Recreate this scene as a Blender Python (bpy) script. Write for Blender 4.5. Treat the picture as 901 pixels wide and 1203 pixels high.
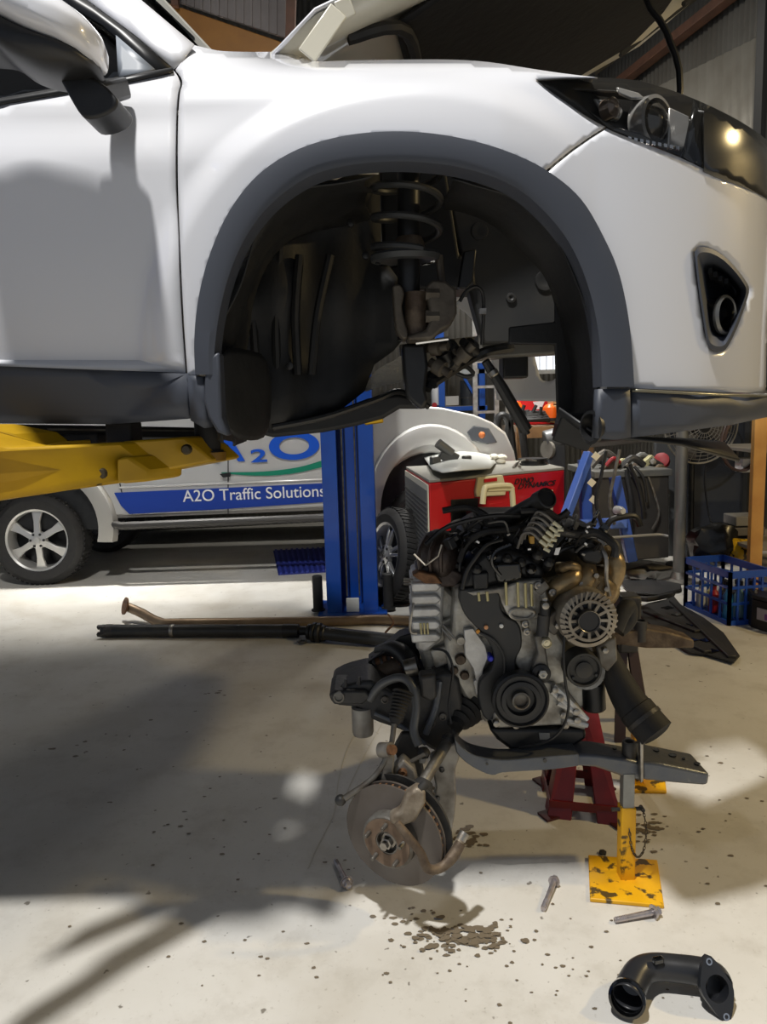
import bpy, bmesh, math, random
from mathutils import Vector as V, Matrix, Quaternion
from mathutils.geometry import delaunay_2d_cdt
random.seed(7)
for o in list(bpy.data.objects):
    bpy.data.objects.remove(o)
SC = bpy.context.scene
COL = SC.collection
PI = math.pi
# ------------------------------------------------------------------ camera
CAMZ = 1.42
PITCH = math.radians(7.8)
ROLL = math.radians(1.7)
FPX = 869.0
fw = V((0, math.cos(PITCH), -math.sin(PITCH)))
r0 = V((1, 0, 0)); u0 = r0.cross(fw)
rt = r0 * math.cos(ROLL) - u0 * math.sin(ROLL)
up = u0 * math.cos(ROLL) + r0 * math.sin(ROLL)
cam = bpy.data.cameras.new('camera')
cam.sensor_fit = 'VERTICAL'; cam.sensor_height = 36.0; cam.lens = 36.0 * FPX / 1203.0
cam.clip_start = 0.05; cam.clip_end = 100
co = bpy.data.objects.new('camera', cam); COL.objects.link(co)
m3 = Matrix((rt, up, -fw)).transposed()
co.matrix_world = Matrix.Translation((0, 0, CAMZ)) @ m3.to_4x4()
SC.camera = co
EYE = V((0, 0, CAMZ))
# ------------------------------------------------------------------ light
vs = SC.view_settings
vs.view_transform = 'Standard'; vs.look = 'None'; vs.exposure = 0.0; vs.gamma = 1.0
vs.use_curve_mapping = False
W = bpy.data.worlds.new('world'); SC.world = W; W.use_nodes = True
W.node_tree.nodes['Background'].inputs[0].default_value = (0.78, 0.86, 1.0, 1)
W.node_tree.nodes['Background'].inputs[1].default_value = 0.30
def lamp(name, loc, power, col, size, aim=None, spread=180):
    d = bpy.data.lights.new(name, 'AREA'); d.shape = 'DISK'; d.size = size
    d.energy = power; d.color = col; d.spread = math.radians(spread)
    o = bpy.data.objects.new(name, d); COL.objects.link(o); o.location = loc
    t = V(aim) if aim else V((loc[0], loc[1], 0))
    o.rotation_euler = (t - V(loc)).to_track_quat('-Z', 'Y').to_euler()
    return o
lamp('high_bay_light_near', (-0.85, 0.30, 6.2), 405, (1.0, 0.98, 0.95), 0.26)
lamp('high_bay_light_aisle', (-2.4, 6.5, 5.9), 44, (1.0, 0.97, 0.92), 0.40, spread=42)
lamp('high_bay_light_aisle_right', (0.9, 6.6, 5.9), 40, (1.0, 0.97, 0.92), 0.40, spread=42)
lamp('high_bay_light_right', (4.3, 1.8, 3.5), 125, (1.0, 0.75, 0.36), 0.30)
lamp('high_bay_light_back', (1.0, 8.0, 5.6), 60, (1.0, 0.95, 0.86), 0.40)
# ------------------------------------------------------------------ pixel helpers (901 x 1203)
def ray(px, py):
    return fw + rt * ((px - 450.5) / FPX) - up * ((py - 601.5) / FPX)
def P(px, py, Y):
    d = ray(px, py); return EYE + d * (Y / d.y)
def F(px, py, z=0.0):
    d = ray(px, py); return EYE + d * ((z - CAMZ) / d.z)
def ppm(px, py, Y):           # pixels per metre there
    return (P(px + 1, py, Y) - P(px, py, Y)).length ** -1
# ------------------------------------------------------------------ materials
def lin(c):
    return tuple(((v / 255 + 0.055) / 1.055) ** 2.4 if v > 10 else v / 255 / 12.92 for v in c) + (1,)
MATS = {}
def mat(name, col, rough=0.5, metal=0.0, var=None, bump=0.0, bscale=60, coat=0.0, wear=None, spec=0.5, emit=0):
    """var=(scale, colour2, amount)  wear=(scale, colour2, threshold)"""
    if name in MATS: return MATS[name]
    m = bpy.data.materials.new(name); m.use_nodes = True
    nt = m.node_tree; b = nt.nodes['Principled BSDF']; L = nt.links
    b.inputs['Base Color'].default_value = lin(col)
    b.inputs['Roughness'].default_value = rough
    b.inputs['Metallic'].default_value = metal
    b.inputs['Coat Weight'].default_value = coat
    b.inputs['Coat Roughness'].default_value = 0.06
    b.inputs['Specular IOR Level'].default_value = spec
    if emit:
        b.inputs['Emission Color'].default_value = lin(col); b.inputs['Emission Strength'].default_value = emit
    tc = nt.nodes.new('ShaderNodeTexCoord'); last = None
    def noise(s, det=6):
        n = nt.nodes.new('ShaderNodeTexNoise'); n.inputs['Scale'].default_value = s
        n.inputs['Detail'].default_value = det; L.new(tc.outputs['Object'], n.inputs['Vector']); return n
    def mixin(fac, c2, prev):
        x = nt.nodes.new('ShaderNodeMix'); x.data_type = 'RGBA'
        L.new(fac, x.inputs['Factor'])
        if prev is None: x.inputs['A'].default_value = lin(col)
        else: L.new(prev, x.inputs['A'])
        x.inputs['B'].default_value = lin(c2); return x.outputs['Result']
    if var:
        n = noise(var[0]); r = nt.nodes.new('ShaderNodeMapRange')
        r.inputs['From Min'].default_value = 0.35; r.inputs['From Max'].default_value = 0.65
        r.inputs['To Max'].default_value = var[2]
        L.new(n.outputs['Fac'], r.inputs['Value']); last = mixin(r.outputs['Result'], var[1], last)
    if wear:
        n = noise(wear[0], 9); r = nt.nodes.new('ShaderNodeMapRange')
        r.inputs['From Min'].default_value = wear[2]; r.inputs['From Max'].default_value = wear[2] + 0.05
        L.new(n.outputs['Fac'], r.inputs['Value']); last = mixin(r.outputs['Result'], wear[1], last)
    if last is not None: L.new(last, b.inputs['Base Color'])
    if bump:
        n = noise(bscale, 4); bp = nt.nodes.new('ShaderNodeBump'); bp.inputs['Strength'].default_value = bump
        bp.inputs['Distance'].default_value = 0.01
        L.new(n.outputs['Fac'], bp.inputs['Height']); L.new(bp.outputs['Normal'], b.inputs['Normal'])
    MATS[name] = m; return m
def glassmat(name, tint=(255, 255, 255), rough=0.0, refl=0.06):
    if name in MATS: return MATS[name]
    m = bpy.data.materials.new(name); m.use_nodes = True; nt = m.node_tree
    nt.nodes.remove(nt.nodes['Principled BSDF'])
    t = nt.nodes.new('ShaderNodeBsdfTransparent'); t.inputs[0].default_value = lin(tint)
    g = nt.nodes.new('ShaderNodeBsdfGlossy'); g.inputs['Roughness'].default_value = rough
    lw = nt.nodes.new('ShaderNodeFresnel'); lw.inputs[0].default_value = 1.5
    mx = nt.nodes.new('ShaderNodeMixShader'); nt.links.new(lw.outputs[0], mx.inputs[0])
    nt.links.new(t.outputs[0], mx.inputs[1]); nt.links.new(g.outputs[0], mx.inputs[2])
    nt.links.new(mx.outputs[0], nt.nodes['Material Output'].inputs[0])
    MATS[name] = m; return m
WHITE = mat('white_paint', (212, 213, 217), 0.28, 0.0, coat=1.0)
WPAINT_IN = mat('cream_inner_paint', (196, 192, 176), 0.35, coat=0.5)
CLAD = mat('grey_plastic_cladding', (62, 66, 75), 0.5, bump=0.05, bscale=900)
LINER = mat('black_liner_plastic', (17, 18, 19), 0.62, var=(14, (30, 30, 30), 0.7), bump=0.15, bscale=40)
BLK = mat('black_plastic', (20, 21, 23), 0.42, var=(25, (34, 34, 34), 0.6))
GLOSSBLK = mat('gloss_black', (10, 11, 12), 0.12, coat=0.6)
RUB = mat('rubber', (24, 24, 25), 0.7, var=(20, (38, 37, 36), 0.6), bump=0.1, bscale=200)
ALU = mat('cast_aluminium', (192, 190, 182), 0.40, 0.45, var=(18, (96, 88, 76), 0.75), bump=0.25, bscale=55)
ALU_L = mat('clean_aluminium', (214, 214, 212), 0.38, 0.4, var=(16, (140, 136, 128), 0.6), bump=0.2, bscale=60)
STEEL = mat('bare_steel', (170, 166, 158), 0.35, 0.9, var=(30, (96, 88, 78), 0.6))
CHROME = mat('chrome', (225, 225, 225), 0.08, 1.0)
GREYMET = mat('dull_grey_steel', (122, 120, 114), 0.5, 0.55, var=(22, (76, 66, 56), 0.7), bump=0.2, bscale=70)
IRON = mat('brown_cast_iron', (112, 98, 82), 0.6, 0.4, var=(24, (62, 48, 38), 0.8), bump=0.3, bscale=60)
RUSTY = mat('rusted_steel', (128, 92, 62), 0.65, 0.35, var=(35, (72, 46, 30), 0.8), bump=0.3, bscale=90)
DISC = mat('brake_disc_steel', (98, 92, 87), 0.42, 0.35, var=(9, (80, 72, 66), 0.6))
BRASSY = mat('heat_tinted_steel', (160, 140, 104), 0.35, 0.6, var=(14, (92, 74, 52), 0.8), bump=0.2, bscale=50)
SUBF = mat('worn_black_subframe', (92, 97, 105), 0.34, 0.35, var=(16, (112, 112, 110), 0.5), bump=0.2, bscale=50, wear=(14, (140, 140, 136), 0.64))
SUBB = mat('dark_frame_paint', (48, 49, 51), 0.48, 0.2, var=(16, (74, 70, 64), 0.6), bump=0.2, bscale=50)
YEL = mat('yellow_lift_paint', (190, 150, 12), 0.45, var=(7, (150, 116, 16), 0.6), wear=(22, (70, 56, 22), 0.69), bump=0.05)
YELST = mat('yellow_stand_paint', (232, 176, 14), 0.45, var=(9, (200, 140, 20), 0.6), wear=(22, (84, 66, 30), 0.555))
REDST = mat('red_stand_paint', (124, 20, 24), 0.42, var=(9, (84, 18, 20), 0.7), wear=(24, (60, 40, 36), 0.68))
BLUE = mat('blue_lift_paint', (16, 66, 152), 0.30, coat=0.4, var=(5, (12, 52, 128), 0.5))
REDC = mat('red_cabinet_paint', (176, 18, 26), 0.35, coat=0.2)
SILV = mat('silver_ute_paint', (206, 205, 202), 0.30, 0.35, coat=0.7)
SILVD = mat('silver_flare_paint', (176, 174, 168), 0.35, 0.3, coat=0.4)
DECB = mat('blue_vinyl', (24, 62, 158), 0.35)
DECL = mat('bright_blue_vinyl', (10, 84, 204), 0.35)
DECG = mat('green_vinyl', (14, 132, 104), 0.35)
DECW = mat('white_vinyl', (236, 238, 240), 0.4)
WOOD = mat('pine_timber', (200, 152, 84), 0.6, var=(6, (176, 124, 62), 0.7), bump=0.1)
GLASS = glassmat('window_glass', (150, 160, 165))
LENS = glassmat('headlight_lens', (225, 225, 225))
DARKGL = mat('dark_tinted_glass', (14, 15, 17), 0.06, coat=0.8)
# ------------------------------------------------------------------ object helpers
def link(name, me, m, parent=None):
    o = bpy.data.objects.new(name, me); COL.objects.link(o)
    if m: me.materials.append(m)
    if parent is not None:
        o.parent = parent
        if parent.type == 'EMPTY':
            o.matrix_parent_inverse = Matrix.Translation(-parent.location)
    return o
def ob(name, bm, m, parent=None, ang=35, bevel=0.0, solid=0.0, sub=0, norm=True, seg=2):
    me = bpy.data.meshes.new(name)
    if norm: bmesh.ops.recalc_face_normals(bm, faces=bm.faces[:])
    bm.to_mesh(me); bm.free()
    if ang:
        for p in me.polygons: p.use_smooth = True
        me.set_sharp_from_angle(angle=math.radians(ang))
    o = link(name, me, m, parent)
    if solid:
        s = o.modifiers.new('solid', 'SOLIDIFY'); s.thickness = abs(solid); s.offset = 1 if solid > 0 else -1
    if bevel:
        b = o.modifiers.new('bevel', 'BEVEL'); b.width = bevel; b.segments = seg; b.limit_method = 'ANGLE'
        b.angle_limit = math.radians(40)
    if sub:
        s = o.modifiers.new('sub', 'SUBSURF'); s.levels = sub; s.render_levels = sub
    return o
def tag(o, label=None, cat=None, group=None, kind=None):
    if label: o['label'] = label
    if cat: o['category'] = cat
    if group: o['group'] = group
    if kind: o['kind'] = kind
    return o
def thing(name, label, cat, loc, group=None):
    o = bpy.data.objects.new(name, None); COL.objects.link(o); o.location = loc; o.empty_display_size = 0.1
    return tag(o, label, cat, group)
def nb(): return bmesh.new()
def frame(d, hint=V((0, 0, 1))):
    d = V(d).normalized(); h = V(hint)
    if abs(d.dot(h.normalized())) > 0.97: h = V((0, 1, 0)) if abs(d.y) < 0.9 else V((1, 0, 0))
    a = d.cross(h).normalized(); b = a.cross(d).normalized()
    return a, b, d
def box(bm, c, s, rz=0, mx=None):
    R = mx if mx is not None else Matrix.Rotation(rz, 3, 'Z'); c = V(c)
    vs_ = [bm.verts.new(c + R @ V((x * s[0] / 2, y * s[1] / 2, z * s[2] / 2)))
           for x in (-1, 1) for y in (-1, 1) for z in (-1, 1)]
    for f in ((0, 1, 3, 2), (4, 6, 7, 5), (0, 4, 5, 1), (2, 3, 7, 6), (0, 2, 6, 4), (1, 5, 7, 3)):
        bm.faces.new([vs_[i] for i in f])
    return bm
def bar(bm, p0, p1, w, h, hint=V((0, 0, 1)), w2=None, h2=None):
    p0 = V(p0); p1 = V(p1); a, b, d = frame(p1 - p0, hint); q = []
    for p, ww, hh in ((p0, w, h), (p1, w2 or w, h2 or h)):
        q.append([bm.verts.new(p + a * sx * ww / 2 + b * sy * hh / 2) for sx, sy in ((-1, -1), (1, -1), (1, 1), (-1, 1))])
    bm.faces.new(q[0][::-1]); bm.faces.new(q[1])
    for i in range(4): bm.faces.new((q[0][i], q[0][(i + 1) % 4], q[1][(i + 1) % 4], q[1][i]))
    return bm
def spl(pts, n=6, closed=False):
    pts = [V(p) for p in pts]; out = []; N = len(pts)
    rng = N if closed else N - 1
    for i in range(rng):
        if closed: p0, p1, p2, p3 = (pts[(i + k) % N] for k in (-1, 0, 1, 2))
        else: p0, p1, p2, p3 = pts[max(i - 1, 0)], pts[i], pts[i + 1], pts[min(i + 2, N - 1)]
        for k in range(n):
            t = k / n
            out.append(0.5 * ((2 * p1) + (p2 - p0) * t + (2 * p0 - 5 * p1 + 4 * p2 - p3) * t * t + (3 * p1 - p0 - 3 * p2 + p3) * t ** 3))
    if not closed: out.append(pts[-1])
    return out
def tube(bm, pts, r, seg=8, caps=True, closed=False, n=0, hollow=False):
    """r: number or list per input point"""
    pts = [V(p) for p in pts]
    rr = list(r) if isinstance(r, (list, tuple)) else [r] * len(pts)
    if n:
        src = [V((i, v, 0)) for i, v in enumerate(rr)]
        pts2 = spl(pts, n, closed); rr2 = [v.y for v in spl(src, n, closed)] if isinstance(r, (list, tuple)) else [rr[0]] * len(pts2)
        pts, rr = pts2, rr2[:len(pts2)]
    N = len(pts); rings = []; prev = None
    for i, p in enumerate(pts):
        if closed: d = pts[(i + 1) % N] - pts[i - 1]
        else: d = pts[min(i + 1, N - 1)] - pts[max(i - 1, 0)]
        if d.length < 1e-9: d = V((0, 0, 1))
        d.normalize()
        if prev is None: a, _, _ = frame(d); b = d.cross(a)
        else:
            a = prev - d * prev.dot(d)
            if a.length < 1e-6: a, _, _ = frame(d)
            a.normalize(); b = d.cross(a)
        prev = a
        rings.append([bm.verts.new(p + (a * math.cos(2 * PI * k / seg) + b * math.sin(2 * PI * k / seg)) * rr[i]) for k in range(seg)])
    for i in range(N if closed else N - 1):
        A, B = rings[i], rings[(i + 1) % N]
        for k in range(seg): bm.faces.new((A[k], A[(k + 1) % seg], B[(k + 1) % seg], B[k]))
    if caps and not closed:
        bm.faces.new(rings[0][::-1]); bm.faces.new(rings[-1])
    return bm
def lathe(bm, o, axis, prof, seg=24, hint=V((0, 0, 1)), a0=0, a1=2 * PI):
    """prof: list of (radius, distance along axis)"""
    a, b, d = frame(axis, hint); o = V(o); rings = []
    full = abs(a1 - a0 - 2 * PI) < 1e-6; K = seg if full else seg + 1
    for r, h in prof:
        if r < 1e-6: rings.append([bm.verts.new(o + d * h)]); continue
        rings.append([bm.verts.new(o + d * h + (a * math.cos(a0 + (a1 - a0) * k / seg) + b * math.sin(a0 + (a1 - a0) * k / seg)) * r) for k in range(K)])
    for A, B in zip(rings, rings[1:]):
        for k in range(seg):
            j = (k + 1) % K
            if len(A) == 1 and len(B) == 1: continue
            if len(A) == 1: bm.faces.new((A[0], B[j], B[k]))
            elif len(B) == 1: bm.faces.new((A[k], A[j], B[0]))
            else: bm.faces.new((A[k], A[j], B[j], B[k]))
    return bm
def prism(bm, pts, vec):
    pts = [V(p) for p in pts]; vec = V(vec)
    a = [bm.verts.new(p) for p in pts]; b = [bm.verts.new(p + vec) for p in pts]
    bm.faces.new(a); bm.faces.new(b[::-1]); n = len(a)
    for i in range(n): bm.faces.new((a[i], b[i], b[(i + 1) % n], a[(i + 1) % n]))
    return bm
def pp(pix, Y):
    return [P(x, y, Y) for x, y in pix]
def pprism(bm, pix, Y, t, smooth=0):
    pts = pp(pix, Y)
    if smooth: pts = spl(pts, smooth, True)
    return prism(bm, pts, (0, t, 0))
def sph(bm, c, r, seg=10, sc=(1, 1, 1)):
    m = Matrix.Translation(c) @ Matrix.Diagonal((sc[0], sc[1], sc[2], 1))
    bmesh.ops.create_uvsphere(bm, u_segments=seg, v_segments=max(6, seg // 2 + 2), radius=r, matrix=m); return bm
def sm(pts, n=5):
    """smooth an open 2-D polyline"""
    return [(p.x, p.y) for p in spl([V((a, b, 0)) for a, b in pts], n)]
def gridpanel(outline, step, fn, hole=None):
    """triangulated panel: 2-D outline filled with a regular grid, lifted by fn(u, v) -> Vector"""
    pts = [V(p) for p in outline]; vs_ = [V((p[0], p[1])) for p in outline]; n = len(vs_); hv = [V(p) for p in (hole or [])]; nh = len(hv)
    segs = [(vs_[i], vs_[(i + 1) % n]) for i in range(n)] + [(hv[i], hv[(i + 1) % nh]) for i in range(nh)]
    def inside(x, y):
        c = False
        for (xi, yi), (xj, yj) in segs:
            if (yi > y) != (yj > y) and x < (xj - xi) * (y - yi) / (yj - yi) + xi: c = not c
        return c
    def near(x, y):
        for a, b in segs:
            ab = b - a; L2 = ab.length_squared
            t = 0 if L2 == 0 else max(0, min(1, (V((x, y)) - a).dot(ab) / L2))
            if (a + ab * t - V((x, y))).length < step * 0.7: return True
        return False
    xs = [p[0] for p in vs_]; ys = [p[1] for p in vs_]
    allv = list(vs_) + list(hv); x = min(xs)
    while x < max(xs):
        y = min(ys)
        while y < max(ys):
            if inside(x, y) and not near(x, y): allv.append(V((x, y)))
            y += step
        x += step
    v2, e2, f2, *_ = delaunay_2d_cdt(allv, [(i, (i + 1) % n) for i in range(n)] + [(n + i, n + (i + 1) % nh) for i in range(nh)], [], 1, 1e-5)
    bm = nb(); bv = [bm.verts.new(fn(p.x, p.y)) for p in v2]
    for f in f2:
        cx = sum(v2[i].x for i in f) / len(f); cy = sum(v2[i].y for i in f) / len(f)
        if inside(cx, cy):
            try: bm.faces.new([bv[i] for i in f])
            except ValueError: pass
    for v in [v for v in bm.verts if not v.link_faces]: bm.verts.remove(v)
    return bm
def orient(bm, toward):
    """make all faces of an open panel look toward a point"""
    for f in bm.faces:
        f.normal_update()
        if f.normal.dot(V(toward) - f.calc_center_median()) < 0: f.normal_flip()
    return bm
def text(name, s, p0, p1, m, parent, normal=(0, -1, 0), depth=0.002, wscale=None, hpx=None, shear=0.0, off=0.0):
    cu = bpy.data.curves.new(name, 'FONT'); cu.body = s; cu.extrude = 0.001; cu.shear = shear; cu.offset = off
    t = bpy.data.objects.new(name, cu); COL.objects.link(t)
    dg = bpy.context.evaluated_depsgraph_get(); me = bpy.data.meshes.new_from_object(t.evaluated_get(dg))
    bpy.data.objects.remove(t); me.name = name
    xs = [v.co.x for v in me.vertices]; ys = [v.co.y for v in me.vertices]
    x0, x1, y1 = min(xs), max(xs), max(ys); y0 = 0
    p0 = V(p0); p1 = V(p1); ux = (p1 - p0); nn = V(normal).normalized(); uy = nn.cross(ux.normalized()).normalized()
    sx = ux.length / (x1 - x0); sy = (hpx / (y1 - y0)) if hpx else sx
    for v in me.vertices:
        x, y, z = v.co
        v.co = p0 + ux.normalized() * ((x - x0) * sx) + uy * (y * sy) + nn * (depth if z > 0 else 0)
    return link(name, me, m, parent)
# ================================================================== SETTING
def concrete():
    m = bpy.data.materials.new('workshop_concrete'); m.use_nodes = True; nt = m.node_tree; L = nt.links
    b = nt.nodes['Principled BSDF']; tc = nt.nodes.new('ShaderNodeTexCoord')
    def noise(s, d=6, rough=0.55, dist=0.0):
        n = nt.nodes.new('ShaderNodeTexNoise'); n.inputs['Scale'].default_value = s; n.inputs['Detail'].default_value = d
        n.inputs['Roughness'].default_value = rough; n.inputs['Distortion'].default_value = dist
        L.new(tc.outputs['Object'], n.inputs['Vector']); return n.outputs['Fac']
    def rng(v, a, b_, lo, hi):
        r = nt.nodes.new('ShaderNodeMapRange'); r.inputs[1].default_value = a; r.inputs[2].default_value = b_
        r.inputs[3].default_value = lo; r.inputs[4].default_value = hi; L.new(v, r.inputs[0]); return r.outputs[0]
    def mix(f, a, c):
        x = nt.nodes.new('ShaderNodeMix'); x.data_type = 'RGBA'; L.new(f, x.inputs['Factor'])
        if isinstance(a, tuple): x.inputs['A'].default_value = lin(a)
        else: L.new(a, x.inputs['A'])
        x.inputs['B'].default_value = lin(c); return x.outputs['Result']
    c = mix(rng(noise(1.1, 8), 0.35, 0.7, 0, 1), (212, 210, 204), (194, 190, 180))
    c = mix(rng(noise(5.5, 9, 0.7), 0.5, 0.75, 0, 0.5), c, (164, 158, 146))
    c = mix(rng(noise(60, 4, 0.6), 0.62, 0.72, 0, 0.35), c, (140, 132, 118))
    c = mix(rng(noise(26, 2, 0.5), 0.71, 0.745, 0, 0.8), c, (96, 88, 76))
    c = mix(rng(noise(0.7, 5, 0.6, 1.2), 0.58, 0.72, 0, 0.35), c, (150, 136, 112))
    L.new(c, b.inputs['Base Color'])
    L.new(rng(noise(3.0, 6), 0.3, 0.7, 0.34, 0.62), b.inputs['Roughness'])
    bp = nt.nodes.new('ShaderNodeBump'); bp.inputs['Strength'].default_value = 0.08; bp.inputs['Distance'].default_value = 0.005
    L.new(noise(45, 6), bp.inputs['Height']); L.new(bp.outputs['Normal'], b.inputs['Normal'])
    return m
bm = nb(); box(bm, (0, 4, -0.05), (18, 18, 0.1))
floor = tag(ob('floor', bm, concrete(), ang=0), kind='structure')
# corrugated walls (real ribs)
def corrugated(name, p0, p1, z0, z1, pitch, amp, m):
    p0 = V(p0); p1 = V(p1); d = (p1 - p0); L = d.length; d.normalize(); n = V((-d.y, d.x, 0)); bm = nb(); prev = None
    N = int(L / pitch * 6)
    for i in range(N + 1):
        s = L * i / N; off = amp * math.sin(2 * PI * s / pitch)
        p = p0 + d * s + n * off
        cur = (bm.verts.new((p.x, p.y, z0)), bm.verts.new((p.x, p.y, z1)))
        if prev: bm.faces.new((prev[0], cur[0], cur[1], prev[1]))
        prev = cur
    return tag(ob(name, bm, m, ang=60, solid=0.004), kind='structure')
WALLM = mat('grey_corrugated_steel', (128, 126, 120), 0.5, 0.3, var=(1.6, (104, 100, 92), 0.7), wear=(9, (92, 78, 62), 0.68))
wr0 = V((5.4, 0.2, 0)); wr1 = V((2.95, 10.2, 0)); wb1 = V((-8.0, 8.4, 0))
wall_right = corrugated('wall_right', wr0, wr1, 0, 6.5, 0.076, 0.009, WALLM)
wall_back = corrugated('wall_back', wr1, wb1, 0, 6.5, 0.076, 0.009, WALLM)
STEELBR = mat('brown_primed_steel', (120, 84, 66), 0.6, var=(8, (90, 66, 54), 0.6))
wd = (wr1 - wr0).normalized()
def onwall(px, py, off=0.05):
    """hit of a pixel ray on the right wall plane pulled in by off"""
    n = V((-wd.y, wd.x, 0)); 
    if n.x > 0: n = -n
    o = wr0 + n * off; d = ray(px, py); t = (o - EYE).dot(n) / d.dot(n); return EYE + d * t
rl = onwall(800, 40, 0.08)
bm = nb()
s0 = rl - wd * 3.2; s1 = rl + wd * 3.4
bar(bm, s0, s1, 0.07, 0.13); bar(bm, s0 + V((-0.05, 0, -0.065)), s1 + V((-0.05, 0, -0.065)), 0.09, 0.012)
tag(ob('trim_1', bm, STEELBR, ang=0), kind='structure')
# pale sheet patched over the wall and the dark upright beside it
bm = nb()
q = [onwall(889, 38, 0.03), onwall(889, 190, 0.03), onwall(700, 190, 0.03), onwall(712, 128, 0.03)]
pale = mat('pale_sheet_steel', (168, 164, 154), 0.5, 0.25, var=(3, (140, 134, 122), 0.6))
a = onwall(889, 44, 0.03); b = onwall(715, 130, 0.03); zl = 2.6
N = 60; prev = None
for i in range(N + 1):
    t = i / N; p = a.lerp(b, t); off = 0.008 * math.sin(i * 2.1)
    n = V((-wd.y, wd.x, 0)); n = -n if n.x > 0 else n
    c0 = bm.verts.new(V((p.x, p.y, zl)) + n * off); c1 = bm.verts.new(p + n * off)
    if prev: bm.faces.new((prev[0], c0, c1, prev[1]))
    prev = (c0, c1)
o = ob('patch_sheet', bm, pale, wall_right, ang=60, solid=0.003)
bm = nb(); p = onwall(896, 40, 0.06); bar(bm, (p.x, p.y, 0), (p.x, p.y, 6.4), 0.05, 0.10, wd)
tag(ob('trim_2', bm, mat('dark_grey_steel', (58, 58, 58), 0.5), ang=0), kind='structure')
# high window strip in the back wall
bm = nb(); c = P(634, 416, 9.3)
WINL = mat('daylit_window_pane', (222, 226, 232), 0.4, emit=1.2)
wroot = thing('window_1', None, None, c); wroot['kind'] = 'structure'
for i in range(7):
    bm = nb(); box(bm, P(606 + i * 8, 418, 9.2), (0.07, 0.02, 0.34)); ob('pane', bm, WINL, wroot, ang=0)
bm = nb(); box(bm, P(632, 437, 9.18), (0.75, 0.04, 0.05)); box(bm, P(632, 399, 9.18), (0.75, 0.04, 0.05))
ob('window_frame', bm, mat('pale_grey_frame', (190, 190, 186), 0.5), wroot, ang=0)
# ceiling far above (steel sheet) so the hall closes
bm = nb(); box(bm, (0, 4, 6.55), (18, 18, 0.05)); tag(ob('ceiling', bm, mat('dark_roof_sheet', (96, 96, 94), 0.6), ang=0), kind='structure')
# ================================================================== WHITE SUV ON THE LIFT
SIDE = 1.60
WC = P(487, 428, SIDE)                 # wheel centre on the body side
def sideY(X, Z):
    Y = SIDE
    d = min(Z - 1.93, 0.32)
    if d > 0:
        sh = 1.1 * d * d + 6.0 * max(0, d - 0.14) ** 2
        k = min(1, d / 0.13); gl = 0.03 * k * k * (3 - 2 * k) + 0.35 * max(0, min(Z, 2.9) - 2.06)
        t = max(0.0, min(1.0, (X + 0.48) / 0.36)); t = t * t * (3 - 2 * t); Y += gl + (sh - gl) * t
    r = math.hypot(X - WC.x, Z - WC.z)
    t = max(0.0, min(1.0, (0.605 - r) / 0.075)); Y -= 0.022 * t * t * (3 - 2 * t) * max(0.0, min(1.0, (0.46 - X) / 0.2))
    if X > 0.42:
        t = min(0.97, (X - 0.42) / 0.62); Y += 0.62 * (1 - math.sqrt(1 - t * t)) * 0.85
    if X < -0.35 and Z < 1.80:
        t = min(1.0, (-0.35 - X) / 0.15); k = (1.80 - Z) / 0.3; Y += 0.035 * k * k * t
    return Y
def S(px, py, off=0.0):
    Y = SIDE
    for _ in range(40):
        p = P(px, py, Y); Y += 0.45 * (sideY(p.x, p.z) + off - Y); Y = max(1.3, min(2.3, Y))
    return P(px, py, Y)
suv = thing('suv', 'white SUV with open bonnet and missing front wheel, raised on the lift', 'car', (0.0, 2.5, 1.36))
MID = 2.53                            # centre plane of the car
def both(name, bm, m, parent=suv, far=True, **kw):
    """link a near-side panel and its mirror image on the far side"""
    me2 = None
    if far:
        b2 = bm.copy()
        for v in b2.verts: v.co.y = 2 * MID - v.co.y
        bmesh.ops.reverse_faces(b2, faces=b2.faces[:])
    o = ob(name, bm, m, parent, norm=False, **kw)
    if far: ob(name, b2, m, parent, norm=False, **kw)
    return o
arch_out = sm([(233, 441), (232, 400), (237, 352), (250, 302), (272, 253), (304, 212), (345, 184), (392, 168), (440, 161), (490, 161), (540, 168), (590, 182), (637, 204), (678, 238), (707, 287), (724, 330), (735, 388), (740, 455)], 5)
arch_in = sm([(256, 470), (256, 412), (262, 368), (275, 320), (296, 276), (326, 240), (365, 213), (405, 201), (450, 196), (500, 197), (550, 205), (600, 224), (640, 258), (669, 298), (689, 350), (699, 403), (702, 455)], 5)
k_seam = min(range(len(arch_out)), key=lambda i: (arch_out[i][0] - 637) ** 2 + (arch_out[i][1] - 204) ** 2)
# --- doors
def dens(pl, m=4.0):
    out = []
    for a, b in zip(pl, pl[1:] + pl[:1]):
        L = math.hypot(b[0] - a[0], b[1] - a[1]); k = max(1, int(L / m))
        out += [(a[0] + (b[0] - a[0]) * i / k, a[1] + (b[1] - a[1]) * i / k) for i in range(k)]
    return out
door_front = sm([(203, 82), (209, 90), (211, 99), (208, 112), (206, 150), (206, 220), (209, 300), (213, 380), (217, 438)], 4)
belt = [(-430, 200), (-200, 157), (0, 121), (70, 110), (140, 97)]
door = [(-430, 415), (-430, 200)] + belt[1:] + door_front
bm = orient(gridpanel(door, 11, lambda x, y: S(x, y)), EYE)
both('front_door', bm, WHITE, solid=-0.012, ang=50)
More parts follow.
